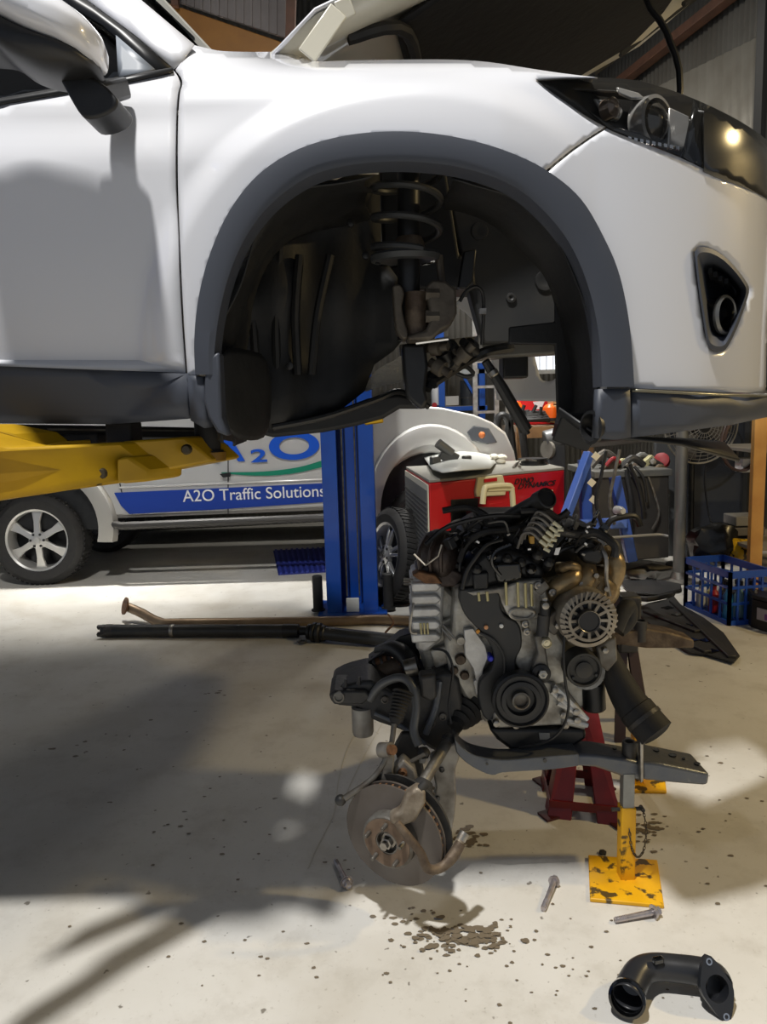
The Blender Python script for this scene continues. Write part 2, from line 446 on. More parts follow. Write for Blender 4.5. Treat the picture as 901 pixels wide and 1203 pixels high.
# rear quarter so the body goes on
bm = nb(); e0 = P(-432, 200, SIDE); e1 = P(-432, 415, SIDE + 0.01); prevv = None
for i in range(9):
    X = e0.x - 0.18 * i * i * 0.1 - 0.16 * i; Y = e0.y + 0.004 * i * i
    cur = [bm.verts.new((X, Y, z)) for z in (e1.z, e1.z + (e0.z - e1.z) * 0.35, e1.z + (e0.z - e1.z) * 0.7, e0.z, )]
    if prevv:
        for j in range(3): bm.faces.new((prevv[j], cur[j], cur[j + 1], prevv[j + 1]))
    prevv = cur
both('rear_quarter', orient(bm, EYE), WHITE, solid=-0.01, ang=50)
# --- front fender with the A-pillar foot
seam_f = [(637, 204), (652, 191), (672, 175), (692, 161), (711, 149)]
head_low = sm([(629, 93), (645, 106), (665, 120), (688, 136), (711, 149), (735, 159), (762, 169), (800, 184), (840, 203), (875, 216), (905, 232), (940, 262)], 3)
kh = min(range(len(head_low)), key=lambda i: abs(head_low[i][0] - 711))
fend_top = sm([(228, 53), (245, 57), (262, 60), (300, 61), (344, 61), (356, 66), (368, 72), (410, 71), (470, 70), (530, 70), (575, 73), (620, 80), (660, 86), (702, 91)], 3)
fend = [(213, 441)] + [(x + 3.2, y) for x, y in door_front[::-1]] + fend_top + [(665, 91.2), (629, 93)] + head_low[1:kh + 1] + seam_f[::-1][1:-1] + arch_out[:k_seam + 1][::-1]
fend[0] = (220.5, 440)
bm = orient(gridpanel(dens(fend), 5.5, lambda x, y: S(x, y)), EYE)
both('front_fender', bm, WHITE, solid=-0.004, ang=50)
# fender rail turned inwards under the bonnet gap
bm = nb(); prevv = None
for x, y in fend_top:
    p = S(x, y); cur = [bm.verts.new(p), bm.verts.new(p + V((0, 0.03, 0.012))), bm.verts.new(p + V((0, 0.10, 0.006))), bm.verts.new(p + V((0, 0.13, -0.04)))]
    if prevv:
        for j in range(3): bm.faces.new((prevv[j], cur[j], cur[j + 1], prevv[j + 1]))
    prevv = cur
both('fender_rail', orient(bm, (0, 1.6, 5)), WHITE, solid=-0.003, ang=60)
# --- front bumper skin
bump = [(640, 205.5)] + [(x + 2.2, y + 1.8) for x, y in seam_f[1:]] + [(x, y + 1.5) for x, y in head_low[kh + 1:]] + [(955, 330), (958, 462), (901, 462), (850, 461), (790, 458), (743, 456)] + arch_out[k_seam + 1:][::-1]
fog = sm([(816, 296), (820, 291), (832, 291), (848, 299), (863, 313), (876, 330), (880, 340), (877, 354), (866, 385), (855, 407), (848, 413), (838, 412), (831, 404), (826, 375), (820, 335), (816, 300)], 3)[:-1]
bm = orient(gridpanel(dens(bump), 5.5, lambda x, y: S(x, y), fog), EYE)
both('bumper_skin', bm, WHITE, solid=-0.005, ang=50)
# bumper face and grille carrying on across the nose
def nose(name, edge, m, bul, solid):
    bm = nb(); pv = None
    for i in range(17):
        t = i / 16; cur = []
        for p in edge:
            y1 = 2 * MID - p.y; cur.append(bm.verts.new((p.x + bul * math.sin(PI * t) ** 0.6, p.y + (y1 - p.y) * t, p.z)))
        if pv:
            for j in range(len(cur) - 1): bm.faces.new((pv[j], cur[j], cur[j + 1], pv[j + 1]))
        pv = cur
    return ob(name, bm, m, suv, solid=solid, ang=50)
nose('bumper_face', [S(940, 263.5), S(950, 310), S(955, 330), S(957, 400), S(958, 462)], WHITE, 0.06, 0.005)
nose('bumper_face_cladding', [S(955, 465, -0.016), S(955, 472, -0.016), S(955, 480, -0.01)], CLAD, 0.06, 0.01)
nose('grille', [S(940, 200, 0.01), S(940, 230, 0.02), S(940, 262, 0.01)], BLK, 0.05, 0.01)
# --- fog lamp bezel, lamp
bm = nb(); n = len(fog); cxy = (847, 350)
r1 = [bm.verts.new(S(x, y, -0.006)) for x, y in fog]
def inn(f, off): return [bm.verts.new(S(cxy[0] + (x - cxy[0]) * f, cxy[1] + (y - cxy[1]) * f, off)) for x, y in fog]
rings = [r1, inn(0.90, -0.010), inn(0.74, 0.012), inn(0.66, 0.05), inn(0.55, 0.11)]
for A, B in zip(rings, rings[1:]):
    for k in range(n): bm.faces.new((A[k], A[(k + 1) % n], B[(k + 1) % n], B[k]))
bm.faces.new(rings[-1])
bez = ob('fog_lamp_bezel', bm, CLAD, suv, ang=40)
bm = nb(); c = S(851, 370, 0.012); ax = V((0.62, -0.78, -0.02))
lathe(bm, c - ax * 0.06, ax, [(0.030, 0), (0.040, 0.03), (0.042, 0.06), (0.036, 0.066), (0.033, 0.055), (0.030, 0.02), (0, 0.015)], 28)
ob('fog_lamp', bm, GLOSSBLK, bez)
bm = nb(); lathe(bm, c - ax * 0.06, ax, [(0.0432, 0.055), (0.0445, 0.062), (0.040, 0.068), (0.037, 0.062)], 28)
ob('fog_lamp_ring', bm, mat('satin_grey_ring', (110, 110, 108), 0.3, 0.6), bez)
bm = nb()
for k, (fx, fy) in enumerate([(834, 318), (840, 322), (846, 327), (853, 330)]): bar(bm, S(fx, fy, 0.03), S(fx + 3, fy + 8, 0.05), 0.008, 0.012)
ob('bracket', bm, BLK, bez)
# --- headlight
head_top = sm([(629, 92), (650, 90.5), (680, 90.5), (712, 91.5), (745, 94), (780, 103), (815, 116), (850, 132), (880, 149), (905, 168), (940, 200)], 3)
hl_out = [p for p in head_top if p[0] <= 835] + [p for p in head_low if p[0] <= 828][::-1]
bm = orient(gridpanel(hl_out, 8, lambda x, y: S(x, y, 0.055 * min(1.0, max(0.15, (x - 629) / 90)))), EYE)
hl = both('headlight_housing', bm, mat('dark_headlight_housing', (46, 45, 43), 0.3, 0.3), ang=40, solid=-0.004)
bm = orient(gridpanel(hl_out, 8, lambda x, y: S(x, y, -0.003)), EYE)
ob('lens_cover', bm, LENS, hl, norm=False, ang=40)
def blob(name, pix, off, m, parent, t=0.02, bev=0.004):
    bm = nb(); pts = [S(x, y, off) for x, y in pix]; prism(bm, pts, (0, t, 0)); return ob(name, bm, m, parent, bevel=bev)
HREF = mat('headlight_reflector', (205, 203, 198), 0.16, 0.6)
HGREY = mat('smoked_headlight_trim', (92, 90, 86), 0.25, 0.5)
blob('reflector', [(697, 115), (724, 118), (733, 130), (728, 140), (712, 137)], 0.035, HREF, hl)
blob('reflector', [(786, 125), (810, 136), (812, 176), (784, 172)], 0.035, HREF, hl)
blob('trim_strip', [(648, 101), (735, 106), (775, 119), (776, 123), (733, 110), (650, 104)], 0.025, HGREY, hl, 0.01)
blob('trim_strip', [(690, 128), (722, 148), (752, 156), (785, 172), (783, 176), (745, 163), (715, 151)], 0.02, HGREY, hl, 0.01)
blob('trim_strip', [(724, 101), (750, 108), (760, 116), (742, 116), (728, 110)], 0.02, HREF, hl, 0.01)
c = S(767, 145, 0.045); ax = V((0.55, -0.83, 0.0)).normalized()
bm = nb(); lathe(bm, c, ax, [(0.058, -0.02), (0.054, 0.012), (0.046, 0.014), (0.043, -0.004)], 32); ob('projector_ring', bm, HREF, hl)
bm = nb(); lathe(bm, c, ax, [(0.043, -0.004), (0.036, 0.014), (0.020, 0.024), (0, 0.028)], 24); ob('projector_lens', bm, mat('projector_glass', (120, 116, 108), 0.04, 0.6, coat=1.0), hl)
bm = nb(); c2 = S(716, 128, 0.03); lathe(bm, c2, ax, [(0.022, -0.01), (0.02, 0.012), (0.012, 0.018), (0, 0.02)], 20); ob('indicator_bulb', bm, mat('amber_bulb', (150, 132, 116), 0.1, 0.4, coat=1), hl)
for k in range(9):
    fx = 738 + k * 7; bm = nb(); prism(bm, [S(fx, 160 + k * 1.4, 0.02), S(fx + 4, 161 + k * 1.4, 0.02), S(fx + 4, 165 + k * 1.4, 0.02), S(fx, 164 + k * 1.4, 0.02)], (0, 0.008, 0)); ob('reflector_facet', bm, CHROME, hl, ang=0)
# grille end running past the headlight
gr = [p for p in head_top if p[0] >= 812] + [(x, y + 4) for x, y in head_low if x >= 800][::-1]
bm = orient(gridpanel(gr, 9, lambda x, y: S(x, y, -0.004 if x > 826 else 0.03)), EYE)
gq = both('grille_surround', bm, mat('smoked_grille_plastic', (38, 37, 34), 0.16, 0.3, coat=0.8), ang=40, solid=-0.006)
# --- dark cladding: wheel arch flare
bm = nb(); nA = 90
def resamp(pts, n):
    L = [0]
    for a, b in zip(pts, pts[1:]): L.append(L[-1] + math.hypot(b[0] - a[0], b[1] - a[1]))
    out = []
    for i in range(n):
        s = L[-1] * i / (n - 1); k = max(j for j in range(len(L)) if L[j] <= s + 1e-9); k = min(k, len(pts) - 2)
        t = (s - L[k]) / max(1e-9, L[k + 1] - L[k]); out.append((pts[k][0] + (pts[k + 1][0] - pts[k][0]) * t, pts[k][1] + (pts[k + 1][1] - pts[k][1]) * t))
    return out
ai = sm([(256, 441), (256, 412), (262, 368), (275, 320), (296, 276), (326, 240), (365, 213), (405, 201), (450, 196), (500, 197), (550, 205), (600, 224), (640, 258), (669, 298), (689, 350), (699, 403), (702, 455)], 5)
AO = resamp(arch_out, nA); AI = resamp(ai, nA); prevv = None
for (ox, oy), (ix, iy) in zip(AO, AI):
    po = S(ox, oy); pi_ = S(ix, iy)
    row = [po.lerp(pi_, -0.07) + V((0, 0.004, 0)), po.lerp(pi_, -0.06) + V((0, -0.012, 0)), po.lerp(pi_, -0.02) + V((0, -0.024, 0)), po.lerp(pi_, 0.7) + V((0, -0.028, 0)), po.lerp(pi_, 0.95) + V((0, -0.022, 0)), pi_ + V((0, -0.008, 0)), pi_ + V((0, 0.035, 0))]
    cur = [bm.verts.new(p) for p in row]
    if prevv:
        for j in range(6): bm.faces.new((prevv[j], cur[j], cur[j + 1], prevv[j + 1]))
    prevv = cur
both('arch_flare', orient(bm, EYE), CLAD, far=False, ang=35)
def slab(name, pix, off, t, m=CLAD, step=14, parent=suv, far=True, bev=0.0):
    bm = orient(gridpanel(pix, step, lambda x, y: S(x, y, off)), EYE)
    b2 = bm
    return both(name, bm, m, parent, far, solid=-t, ang=40)
slab('sill_cladding', [(-430, 402), (-200, 416), (0, 429), (100, 434), (217, 440), (219, 470), (222, 492), (130, 498.5), (0, 497.5), (-430, 495)], -0.018, 0.03)
slab('sill_end', [(220, 441), (238, 443), (241, 474), (242, 494), (240, 503), (224, 494)], -0.019, 0.03, step=8, far=False)
slab('flare_foot', [(703, 457), (740, 457), (741, 480), (741, 514), (722, 517), (700, 515)], -0.02, 0.025, step=8, far=False)
slab('bumper_cladding', [(743, 458), (790, 461), (850, 464), (901, 465), (955, 465), (955, 480), (901, 490), (860, 499), (800, 507), (743, 514)], -0.016, 0.025, step=10, far=False)
bm = nb(); prevv = None
for x, y in resamp([(743, 456.6), (790, 459), (850, 462), (901, 463.2), (950, 464)], 14):
    p = S(x, y, -0.018); q = S(x, y + 3.2, -0.02); cur = [bm.verts.new(p), bm.verts.new(q)]
    if prevv: bm.faces.new((prevv[0], cur[0], cur[1], prevv[1]))
    prevv = cur
both('bumper_trim', orient(bm, EYE), mat('satin_trim', (120, 116, 100), 0.25, 0.5), far=False, ang=40, solid=-0.004)
# hanging undertray lip below the bumper
bm = nb()
lip = [(655, 482, 1.66), (700, 512, 1.63), (742, 517, 1.62), (800, 524, 1.68), (868, 543, 1.80)]
lip2 = [(648, 512, 1.95), (690, 526, 1.9), (750, 520, 2.0), (810, 518, 2.1), (850, 522, 2.2)]
A = [bm.verts.new(P(*q)) for q in lip]; B = [bm.verts.new(P(*q)) for q in lip2]
for k in range(4): bm.faces.new((A[k], A[k + 1], B[k + 1], B[k]))
ob('undertray_lip', bm, BLK, suv, solid=0.008, ang=50)
bm = nb(); prism(bm, [P(662, 484, 1.70), P(700, 487, 1.70), P(700, 516, 1.70), P(690, 531, 1.74), P(649, 517, 1.74)], (0.0, 0.012, 0)); ob('splash_flap', bm, LINER, suv, bevel=0.004)
bm = nb(); lathe(bm, S(698, 502, 0.01), (-0.9, -0.4, 0), [(0.035, 0), (0.037, 0.01), (0.03, 0.012), (0.026, -0.02)], 20); ob('drain_port', bm, BLK, suv)
# --- mud guard
mg_side = [(242, 425), (249, 417), (257, 413), (259, 450), (260, 490), (268, 513), (255, 508), (244, 490), (239, 470), (240, 445)]
bm = nb(); pprism(bm, mg_side, 1.555, 0.05); ob('mud_guard', bm, CLAD, suv, bevel=0.006)
bm = nb()
mgf = [[(257, 404, 1.60), (262, 470, 1.60), (268, 511, 1.60)], [(280, 405, 1.66), (284, 470, 1.66), (288, 520, 1.66)], [(300, 410, 1.76), (306, 470, 1.76), (306, 520, 1.76)], [(318, 414, 1.84), (324, 470, 1.84), (318, 514, 1.84)]]
vv = [[bm.verts.new(P(*q)) for q in c_] for c_ in mgf]
for i in range(3):
    for j in range(2): bm.faces.new((vv[i][j], vv[i + 1][j], vv[i + 1][j + 1], vv[i][j + 1]))
ob('mud_guard_face', bm, LINER, suv, solid=0.01, sub=1)
# --- wheel-arch liner: rear half bulging, front half
def liner(name, pix, depths, bulge, m=LINER):
    """rows: px outline near edge; for each depth the ring shrinks toward the wheel centre"""
    bm = nb(); prevv = None
    for (x, y) in pix:
        cur = []
        for k, (dy, f) in enumerate(depths):
            p = S(x, y); c = WC; q = V((c.x + (p.x - c.x) * f, SIDE + dy, c.z + (p.z - c.z) * f))
            a = math.atan2(p.z - c.z, p.x - c.x); q.z += bulge * 0.012 * math.sin(a * 9 + k); q.x += bulge * 0.012 * math.cos(a * 7 + k * 2)
            cur.append(bm.verts.new(q))
        if prevv:
            for j in range(len(cur) - 1): bm.faces.new((prevv[j], cur[j], cur[j + 1], prevv[j + 1]))
        prevv = cur
    return ob(name, bm, m, suv, ang=60, solid=0.004)
rear = resamp(sm([(254, 522), (253, 470), (256, 412), (262, 368), (275, 320), (296, 276), (326, 240), (365, 213), (405, 201), (432, 198)], 4), 30)
liner('wheel_arch_liner', rear, [(0.015, 1.0), (0.06, 1.03), (0.10, 1.02), (0.20, 1.03), (0.26, 1.05), (0.34, 1.05), (0.46, 1.06)], 1)
front = resamp(sm([(535, 202), (550, 205), (600, 224), (640, 258), (669, 298), (689, 350), (699, 403), (703, 455), (702, 500)], 4), 30)
liner('wheel_arch_liner', front, [(0.02, 1.0), (0.05, 1.03), (0.12, 1.02), (0.24, 1.03), (0.30, 1.03)], 0.4)
# liner inner wall behind the rear half and its rim that drops to the sill
bm = gridpanel([(262, 500), (268, 400), (300, 290), (350, 230), (410, 205), (446, 205), (448, 300), (470, 330), (472, 400), (462, 412), (440, 428), (428, 460), (405, 478), (380, 490), (330, 505)], 14, lambda x, y: P(x, y, 2.06 - 0.0009 * max(0, 400 - x) + 0.015 * math.sin(x * 0.09) + 0.012 * math.sin(y * 0.05)))
ob('liner_inner_wall', orient(bm, EYE), LINER, suv, solid=-0.004, norm=False, ang=60)
bm = nb(); pprism(bm, [(266, 500), (310, 500), (380, 488), (432, 468), (468, 462), (500, 470), (503, 480), (470, 480), (450, 492), (420, 500), (380, 508), (320, 514)], 1.98, 0.35)
ob('lower_liner_tray', bm, LINER, suv, bevel=0.01)
bm = nb(); tube(bm, [P(320, 502, 1.8), P(380, 490, 1.84), P(440, 470, 1.9), P(470, 460, 1.95), P(503, 478, 2.0)], 0.008, 8, n=5); ob('liner_edge', bm, BLK, suv)
bm = nb(); pprism(bm, sm([(428, 459), (434, 444), (446, 432), (462, 424), (474, 417), (476, 440), (470, 449), (450, 453), (430, 460)], 2), 2.10, 0.01)
ob('heat_shield', bm, mat('crinkled_foil', (176, 172, 162), 0.5, 0.6, bump=0.6, bscale=120), suv)
# ribs and fasteners on the liner
for x0, y0, x1, y1 in [(300, 300, 302, 440), (330, 290, 326, 450), (352, 300, 350, 440), (388, 300, 366, 440)]:
    bm = nb(); tube(bm, [P(x0, y0, 2.0), P((x0 + x1) / 2 - 4, (y0 + y1) / 2, 1.99), P(x1, y1, 2.0)], 0.012, 8, n=5); ob('liner_rib', bm, LINER, suv)
for x, y in [(278, 348), (430, 300), (412, 262), (340, 430), (276, 455)]:
    bm = nb(); lathe(bm, P(x, y, 1.97), (0, -1, 0), [(0.011, 0), (0.010, 0.006), (0.004, 0.008), (0, 0.008)], 12); ob('clip', bm, BLK, suv)
# --- inner structure: strut tower, rail
INN = mat('dark_painted_bay_steel', (44, 45, 46), 0.5, var=(8, (60, 58, 54), 0.6))
bm = nb(); pprism(bm, [(444, 170), (520, 170), (540, 300), (556, 300), (560, 340), (470, 340), (450, 310)], 2.10, 0.15); ob('strut_tower', bm, BLK, suv, bevel=0.01)
bm = nb(); pprism(bm, [(518, 190), (640, 190), (715, 260), (715, 330), (690, 400), (640, 404), (568, 404), (548, 330)], 2.12, 0.08); ob('inner_fender', bm, INN, suv, bevel=0.008)
for x, y, r in [(556, 222, 0.02), (563, 272, 0.025), (620, 240, 0.018), (640, 330, 0.03), (600, 350, 0.015)]:
    bm = nb(); lathe(bm, P(x, y, 2.122), (0, -1, 0), [(r, 0), (r * 0.9, 0.008), (r * 0.5, 0.009), (0, 0.003)], 18); ob('pressing', bm, INN, suv)
bm = nb(); bar(bm, P(560, 408, 2.2), P(720, 398, 2.2), 0.10, 0.07); ob('chassis_rail', bm, mat('grey_rail_paint', (110, 108, 102), 0.5, var=(9, (74, 72, 68), 0.7)), suv, bevel=0.006)
bm = nb(); bar(bm, P(470, 420, 2.9), P(700, 395, 2.9), 0.10, 0.09); ob('chassis_rail', bm, MATS['grey_rail_paint'], suv, bevel=0.006)
bm = nb(); pprism(bm, [(598, 384), (652, 378), (652, 288), (700, 300), (702, 470), (690, 512), (655, 505), (652, 405), (598, 404)], 1.88, 0.012); ob('front_splash_panel', bm, LINER, suv, bevel=0.004)
bm = nb(); box(bm, P(603, 428, 2.25), (0.075, 0.08, 0.085)); box(bm, P(612, 410, 2.25), (0.05, 0.06, 0.05)); ob('relay_box', bm, BLK, suv, bevel=0.006)
# --- suspension strut still hanging in the arch
sc = P(478, 250, 1.86)
bm = nb(); pts = []
top = P(478, 176, 1.87); bot = P(477, 300, 1.85)
for i in range(141):
    t = i / 140; a = t * 2 * PI * 3.6 + 1.4; c = top.lerp(bot, t); r = 0.083 - 0.004 * t
    pts.append(c + V((math.cos(a) * r, math.sin(a) * r, 0)))
tube(bm, pts, 0.0085, 8); ob('coil_spring', bm, mat('spring_steel_black', (54, 55, 56), 0.45, 0.2), suv)
bm = nb(); c = P(476, 305, 1.85)
lathe(bm, c, (0, -0.05, 1), [(0.035, 0.008), (0.06, -0.006), (0.082, -0.004), (0.086, 0.008), (0.080, 0.014), (0.06, 0.006), (0.036, 0.02)], 36)
seat_ = ob('spring_seat', bm, mat('spring_seat_steel', (60, 62, 63), 0.5, 0.2), suv)
for k in range(10):
    a = 2 * PI * k / 10; bm = nb(); box(bm, c + V((0.066 * math.cos(a), 0.066 * math.sin(a), -0.002)), (0.012, 0.02, 0.008), a); ob('slot', bm, GLOSSBLK, seat_, ang=0)
bm = nb(); tube(bm, [P(480, 190, 1.86), P(480, 400, 1.86)], 0.027, 20); ob('damper_tube', bm, BLK, suv)
bm = nb(); lathe(bm, P(481, 285, 1.86), (0, 0, 1), [(0.022, -0.03), (0.034, -0.03), (0.036, 0.0), (0.030, 0.012), (0.02, 0.012)], 20); ob('bump_stop', bm, IRON, suv)
STB = mat('strut_bracket_steel', (92, 86, 76), 0.6, 0.3, var=(20, (58, 50, 42), 0.8), bump=0.2)
bm = nb(); pprism(bm, sm([(461, 336), (470, 334), (475, 345), (472, 360), (476, 380), (480, 394), (474, 398), (466, 388), (463, 365)], 2), 1.80, 0.10); ob('clamp_ear', bm, STB, suv, bevel=0.004)
bm = nb(); pprism(bm, [(500, 336), (508, 328), (524, 330), (536, 340), (537, 368), (530, 382), (518, 388), (508, 398), (480, 400), (478, 394), (500, 388), (506, 374)], 1.79, 0.12); ob('strut_bracket', bm, STB, suv, bevel=0.006)
bm = nb(); tube(bm, [P(489, 344, 1.84), P(489, 396, 1.84)], 0.030, 16); ob('lower_tube', bm, IRON, suv)
for y in (345, 372):
    bm = nb(); tube(bm, [P(500, y, 1.80), P(516, y, 1.80)], 0.016, 6); ob('pinch_bolt', bm, STB, suv)
bm = nb(); tube(bm, [P(516, 300, 1.84), P(519, 335, 1.84)], 0.009, 8); ob('bracket_arm', bm, STB, suv)
bm = nb(); tube(bm, [P(489, 403, 1.82), P(527, 398, 1.80)], 0.005, 8); ob('loose_bolt', bm, CHROME, suv)
bm = nb(); tube(bm, [P(540, 354, 1.86), P(548, 342, 1.86), P(560, 337, 1.86), P(567, 346, 1.87), P(568, 368, 1.88), P(566, 405, 1.9)], 0.0045, 8, n=6); ob('brake_hose', bm, BLK, suv)
bm = nb(); box(bm, P(567, 366, 1.87), (0.016, 0.016, 0.014)); ob('hose_clip', bm, STEEL, suv)
bm = nb(); pprism(bm, [(545, 295), (560, 292), (556, 330), (548, 340), (538, 338)], 1.95, 0.03); ob('hose_bracket', bm, BLK, suv, bevel=0.004)
bm = nb(); pprism(bm, [(472, 404), (500, 404), (503, 430), (500, 458), (503, 470), (496, 482), (486, 474), (478, 466), (474, 440)], 1.88, 0.10); ob('sensor_bracket', bm, BLK, suv, bevel=0.008)
for k, (x, y) in enumerate([(512, 408), (522, 418), (530, 410), (516, 432), (508, 446), (530, 426), (545, 416), (552, 408)]):
    bm = nb(); lathe(bm, P(x, y, 1.9 + 0.02 * (k % 3)), (math.cos(k * 2.1), -0.6, math.sin(k * 1.3)), [(0, -0.03), (0.012, -0.03), (0.012, -0.012), (0.021, -0.012), (0.021, 0.012), (0.011, 0.014), (0.011, 0.034), (0, 0.034)], 12); ob('bush', bm, [STB, BLK, SUBB][k % 3], suv)
bm = nb(); tube(bm, [P(508, 450, 1.9), P(530, 436, 1.95), P(556, 420, 2.0), P(575, 412, 2.0), P(600, 408, 2.05)], 0.014, 8, n=4); ob('wiring_conduit', bm, BLK, suv)
bm = nb(); tube(bm, [P(536, 422, 1.96), P(556, 438, 2.0), P(545, 442, 2.0), P(525, 432, 2.0)], 0.006, 8, n=4); ob('wiring_loop', bm, BLK, suv)
bm = nb(); tube(bm, [P(570, 424, 1.98), P(590, 456, 2.0), P(618, 505, 2.02)], [0.011, 0.016, 0.018], 10); tube(bm, [P(612, 494, 2.02), P(620, 510, 2.02)], 0.008, 8)
hs = ob('hanging_strut_rod', bm, BLK, suv)
bm = nb(); lathe(bm, P(578, 436, 1.975), ray(590, 456) - ray(570, 424), [(0.014, 0), (0.014, 0.012), (0.01, 0.016)], 12); ob('ferrule', bm, STEEL, hs)
# --- glasshouse
apil = [(100, -80), (160, -80), (165, 0), (228, 52)]
def pan(name, pix, fn, m, far=True, step=10, solid=-0.004):
    return both(name, orient(gridpanel(pix, step, fn), EYE), m, suv, far, solid=solid, ang=50)
def G(px, py, off=0.0):      # glasshouse surface: leans inwards above the belt
    Y = SIDE + 0.08
    for _ in range(25):
        p = P(px, py, Y); Y += 0.6 * (SIDE + 0.03 + 0.35 * max(0, p.z - 2.06) + off - Y)
    return P(px, py, Y)
def blend(px, py):
    a = S(px, py); b = G(px, py); t = max(0, min(1, (80 - py) / 40)); return a.lerp(b, t)
pan('a_pillar', [(-60, -130), (40, -130), (166, 0), (228, 52), (214, 72), (204, 80), (160, 42), (103, 0)], lambda x, y: blend(x, y), WHITE)
pan('pillar_trim', [(-80, -130), (-60, -130), (101, 0), (158, 42), (202, 80), (180, 84), (120, 28), (70, -2)], lambda x, y: G(x, y, 0.0), BLK, solid=-0.01)
pan('side_glass', [(-430, 198), (-200, 155), (0, 119), (140, 94), (180, 82), (120, 28), (70, -2), (-80, -130), (-430, -150)], lambda x, y: G(x, y, 0.022), DARKGL)
pan('belt_strip', [(-430, 200), (0, 122), (140, 98), (204, 84), (202, 79), (140, 90), (0, 115), (-430, 192)], lambda x, y: G(x, y, -0.004), BLK)
pan('quarter_trim', [(136, 41), (182, 81), (139, 93)], lambda x, y: G(x, y, -0.004), mat('mid_grey_plastic', (120, 126, 134), 0.45), step=8)
# mirror
def ell(pix, Y, dz, m, name, parent, n=10, flat=0.0):
    pass
mir = [(-90, 5), (-40, -22), (10, -12), (60, 3), (98, 22), (117, 40), (122, 55), (117, 76), (90, 70), (50, 56), (0, 33), (-60, 30)]
def pillow(name, pix, Y, depth, m, parent, n=4, ex=0.62):
    pts = spl(pp(pix, Y), n, True); c = sum(pts, V()) / len(pts); bm = nb(); rings = []
    for f, h in ((1.0, 0.0), (0.97, -0.35), (0.85, -0.72), (ex, -0.93), (0.3, -1.0)):
        rings.append([bm.verts.new(c + (p - c) * f + V((0, depth * h, 0))) for p in pts])
    k = len(pts)
    for A, B in zip(rings, rings[1:]):
        for i in range(k): bm.faces.new((A[i], A[(i + 1) % k], B[(i + 1) % k], B[i]))
    bm.faces.new(rings[-1])
    back = [bm.verts.new(c + (p - c) * 0.9 + V((0, 0.06, 0))) for p in pts]
    for i in range(k): bm.faces.new((rings[0][i], rings[0][(i + 1) % k], back[(i + 1) % k], back[i]))
    bm.faces.new(back)
    return ob(name, bm, m, parent, ang=50)
mcap = pillow('mirror_cap', mir, 1.46, 0.10, WHITE, suv)
pillow('mirror_shell', [(-80, 35), (0, 30), (40, 46), (90, 66), (116, 76), (114, 92), (70, 96), (30, 85), (0, 66), (-40, 60)], 1.475, 0.09, BLK, suv)
bm = nb(); pprism(bm, sm([(70, 93), (92, 88), (116, 94), (134, 111), (138, 119), (134, 128), (120, 136), (104, 139), (95, 135), (86, 122), (76, 104), (70, 93)], 2)[:-1], 1.47, 0.09)
ob('mirror_foot', bm, BLK, suv, bevel=0.02, seg=4)
bm = nb(); bar(bm, P(108, 112, 1.50), P(140, 104, 1.62), 0.05, 0.04); ob('mirror_arm', bm, BLK, suv, bevel=0.008)
# windscreen, roof, floor pan, firewall: the rest of the body volume
wl = [G(166, 0), G(228, 52)]
bm = nb(); a = S(262, 60) + V((-0.02, 0.06, 0)); A_ = G(166, 0)
dirp = (G(60, -110) - G(166, 0)).normalized()
B0 = A_ + dirp * 0.45
v = [bm.verts.new(p) for p in (a, B0, V((B0.x, 2 * MID - B0.y, B0.z)), V((a.x, 2 * MID - a.y, a.z)))]; bm.faces.new(v)
ob('windscreen', bm, GLASS, suv, solid=0.005)
bm = nb(); bar(bm, a + V((0, 0, 0.002)), a + dirp * 0.8 + V((0.012, 0, 0.008)), 0.03, 0.012); ob('windscreen_moulding', bm, mat('grey_moulding', (150, 148, 140), 0.5), suv)
bm = nb(); bar(bm, a + V((-0.02, 0.1, 0.03)), a + dirp * 0.5 + V((-0.02, 0.16, 0.02)), 0.02, 0.015); ob('wiper', bm, BLK, suv)
bm = nb(); rz = B0.z + 0.02; pv = None
for i in range(9):
    t = i / 8; x0 = B0.x + 0.03; y = B0.y - 0.03 + (2 * MID - 2 * B0.y + 0.06) * t; z = rz + 0.06 * math.sin(PI * t)
    cur = [bm.verts.new((x0, y, z)), bm.verts.new((x0 - 0.8, y, z + 0.06)), bm.verts.new((-2.7, y, z - 0.02)), bm.verts.new((-3.2, y, z - 0.5))]
    if pv:
        for j in range(3): bm.faces.new((pv[j], cur[j], cur[j + 1], pv[j + 1]))
    pv = cur
ob('roof', bm, WHITE, suv, solid=0.02)
bm = nb(); box(bm, (-1.85, MID, 1.47), (2.7, 1.60, 0.06)); ob('floor_pan', bm, LINER, suv, ang=0)
bm = nb(); box(bm, (-0.40, MID, 1.75), (0.05, 1.3, 0.6)); ob('firewall', bm, LINER, suv, ang=0)
bm = nb(); box(bm, (-2.9, MID, 1.95), (0.04, 1.7, 1.0)); ob('tailgate', bm, WHITE, suv, ang=0)
bm = nb(); box(bm, (0.98, MID, 1.55), (0.06, 1.25, 0.22)); ob('bumper_beam', bm, BLK, suv, ang=0, bevel=0.02)
bm = nb(); box(bm, (0.92, MID, 2.0), (0.05, 1.3, 0.05)); ob('radiator_support', bm, INN, suv, ang=0, bevel=0.01)
# fuel / brake lines under the sill
for k in range(3):
    bm = nb(); tube(bm, [P(-30, 503 + k * 4, 2.1), P(120, 505 + k * 4, 2.1), P(260, 508 + k * 3, 2.05)], 0.012 + 0.005 * k, 8); ob('underbody_pipe', bm, [BLK, GREYMET, BLK][k], suv)
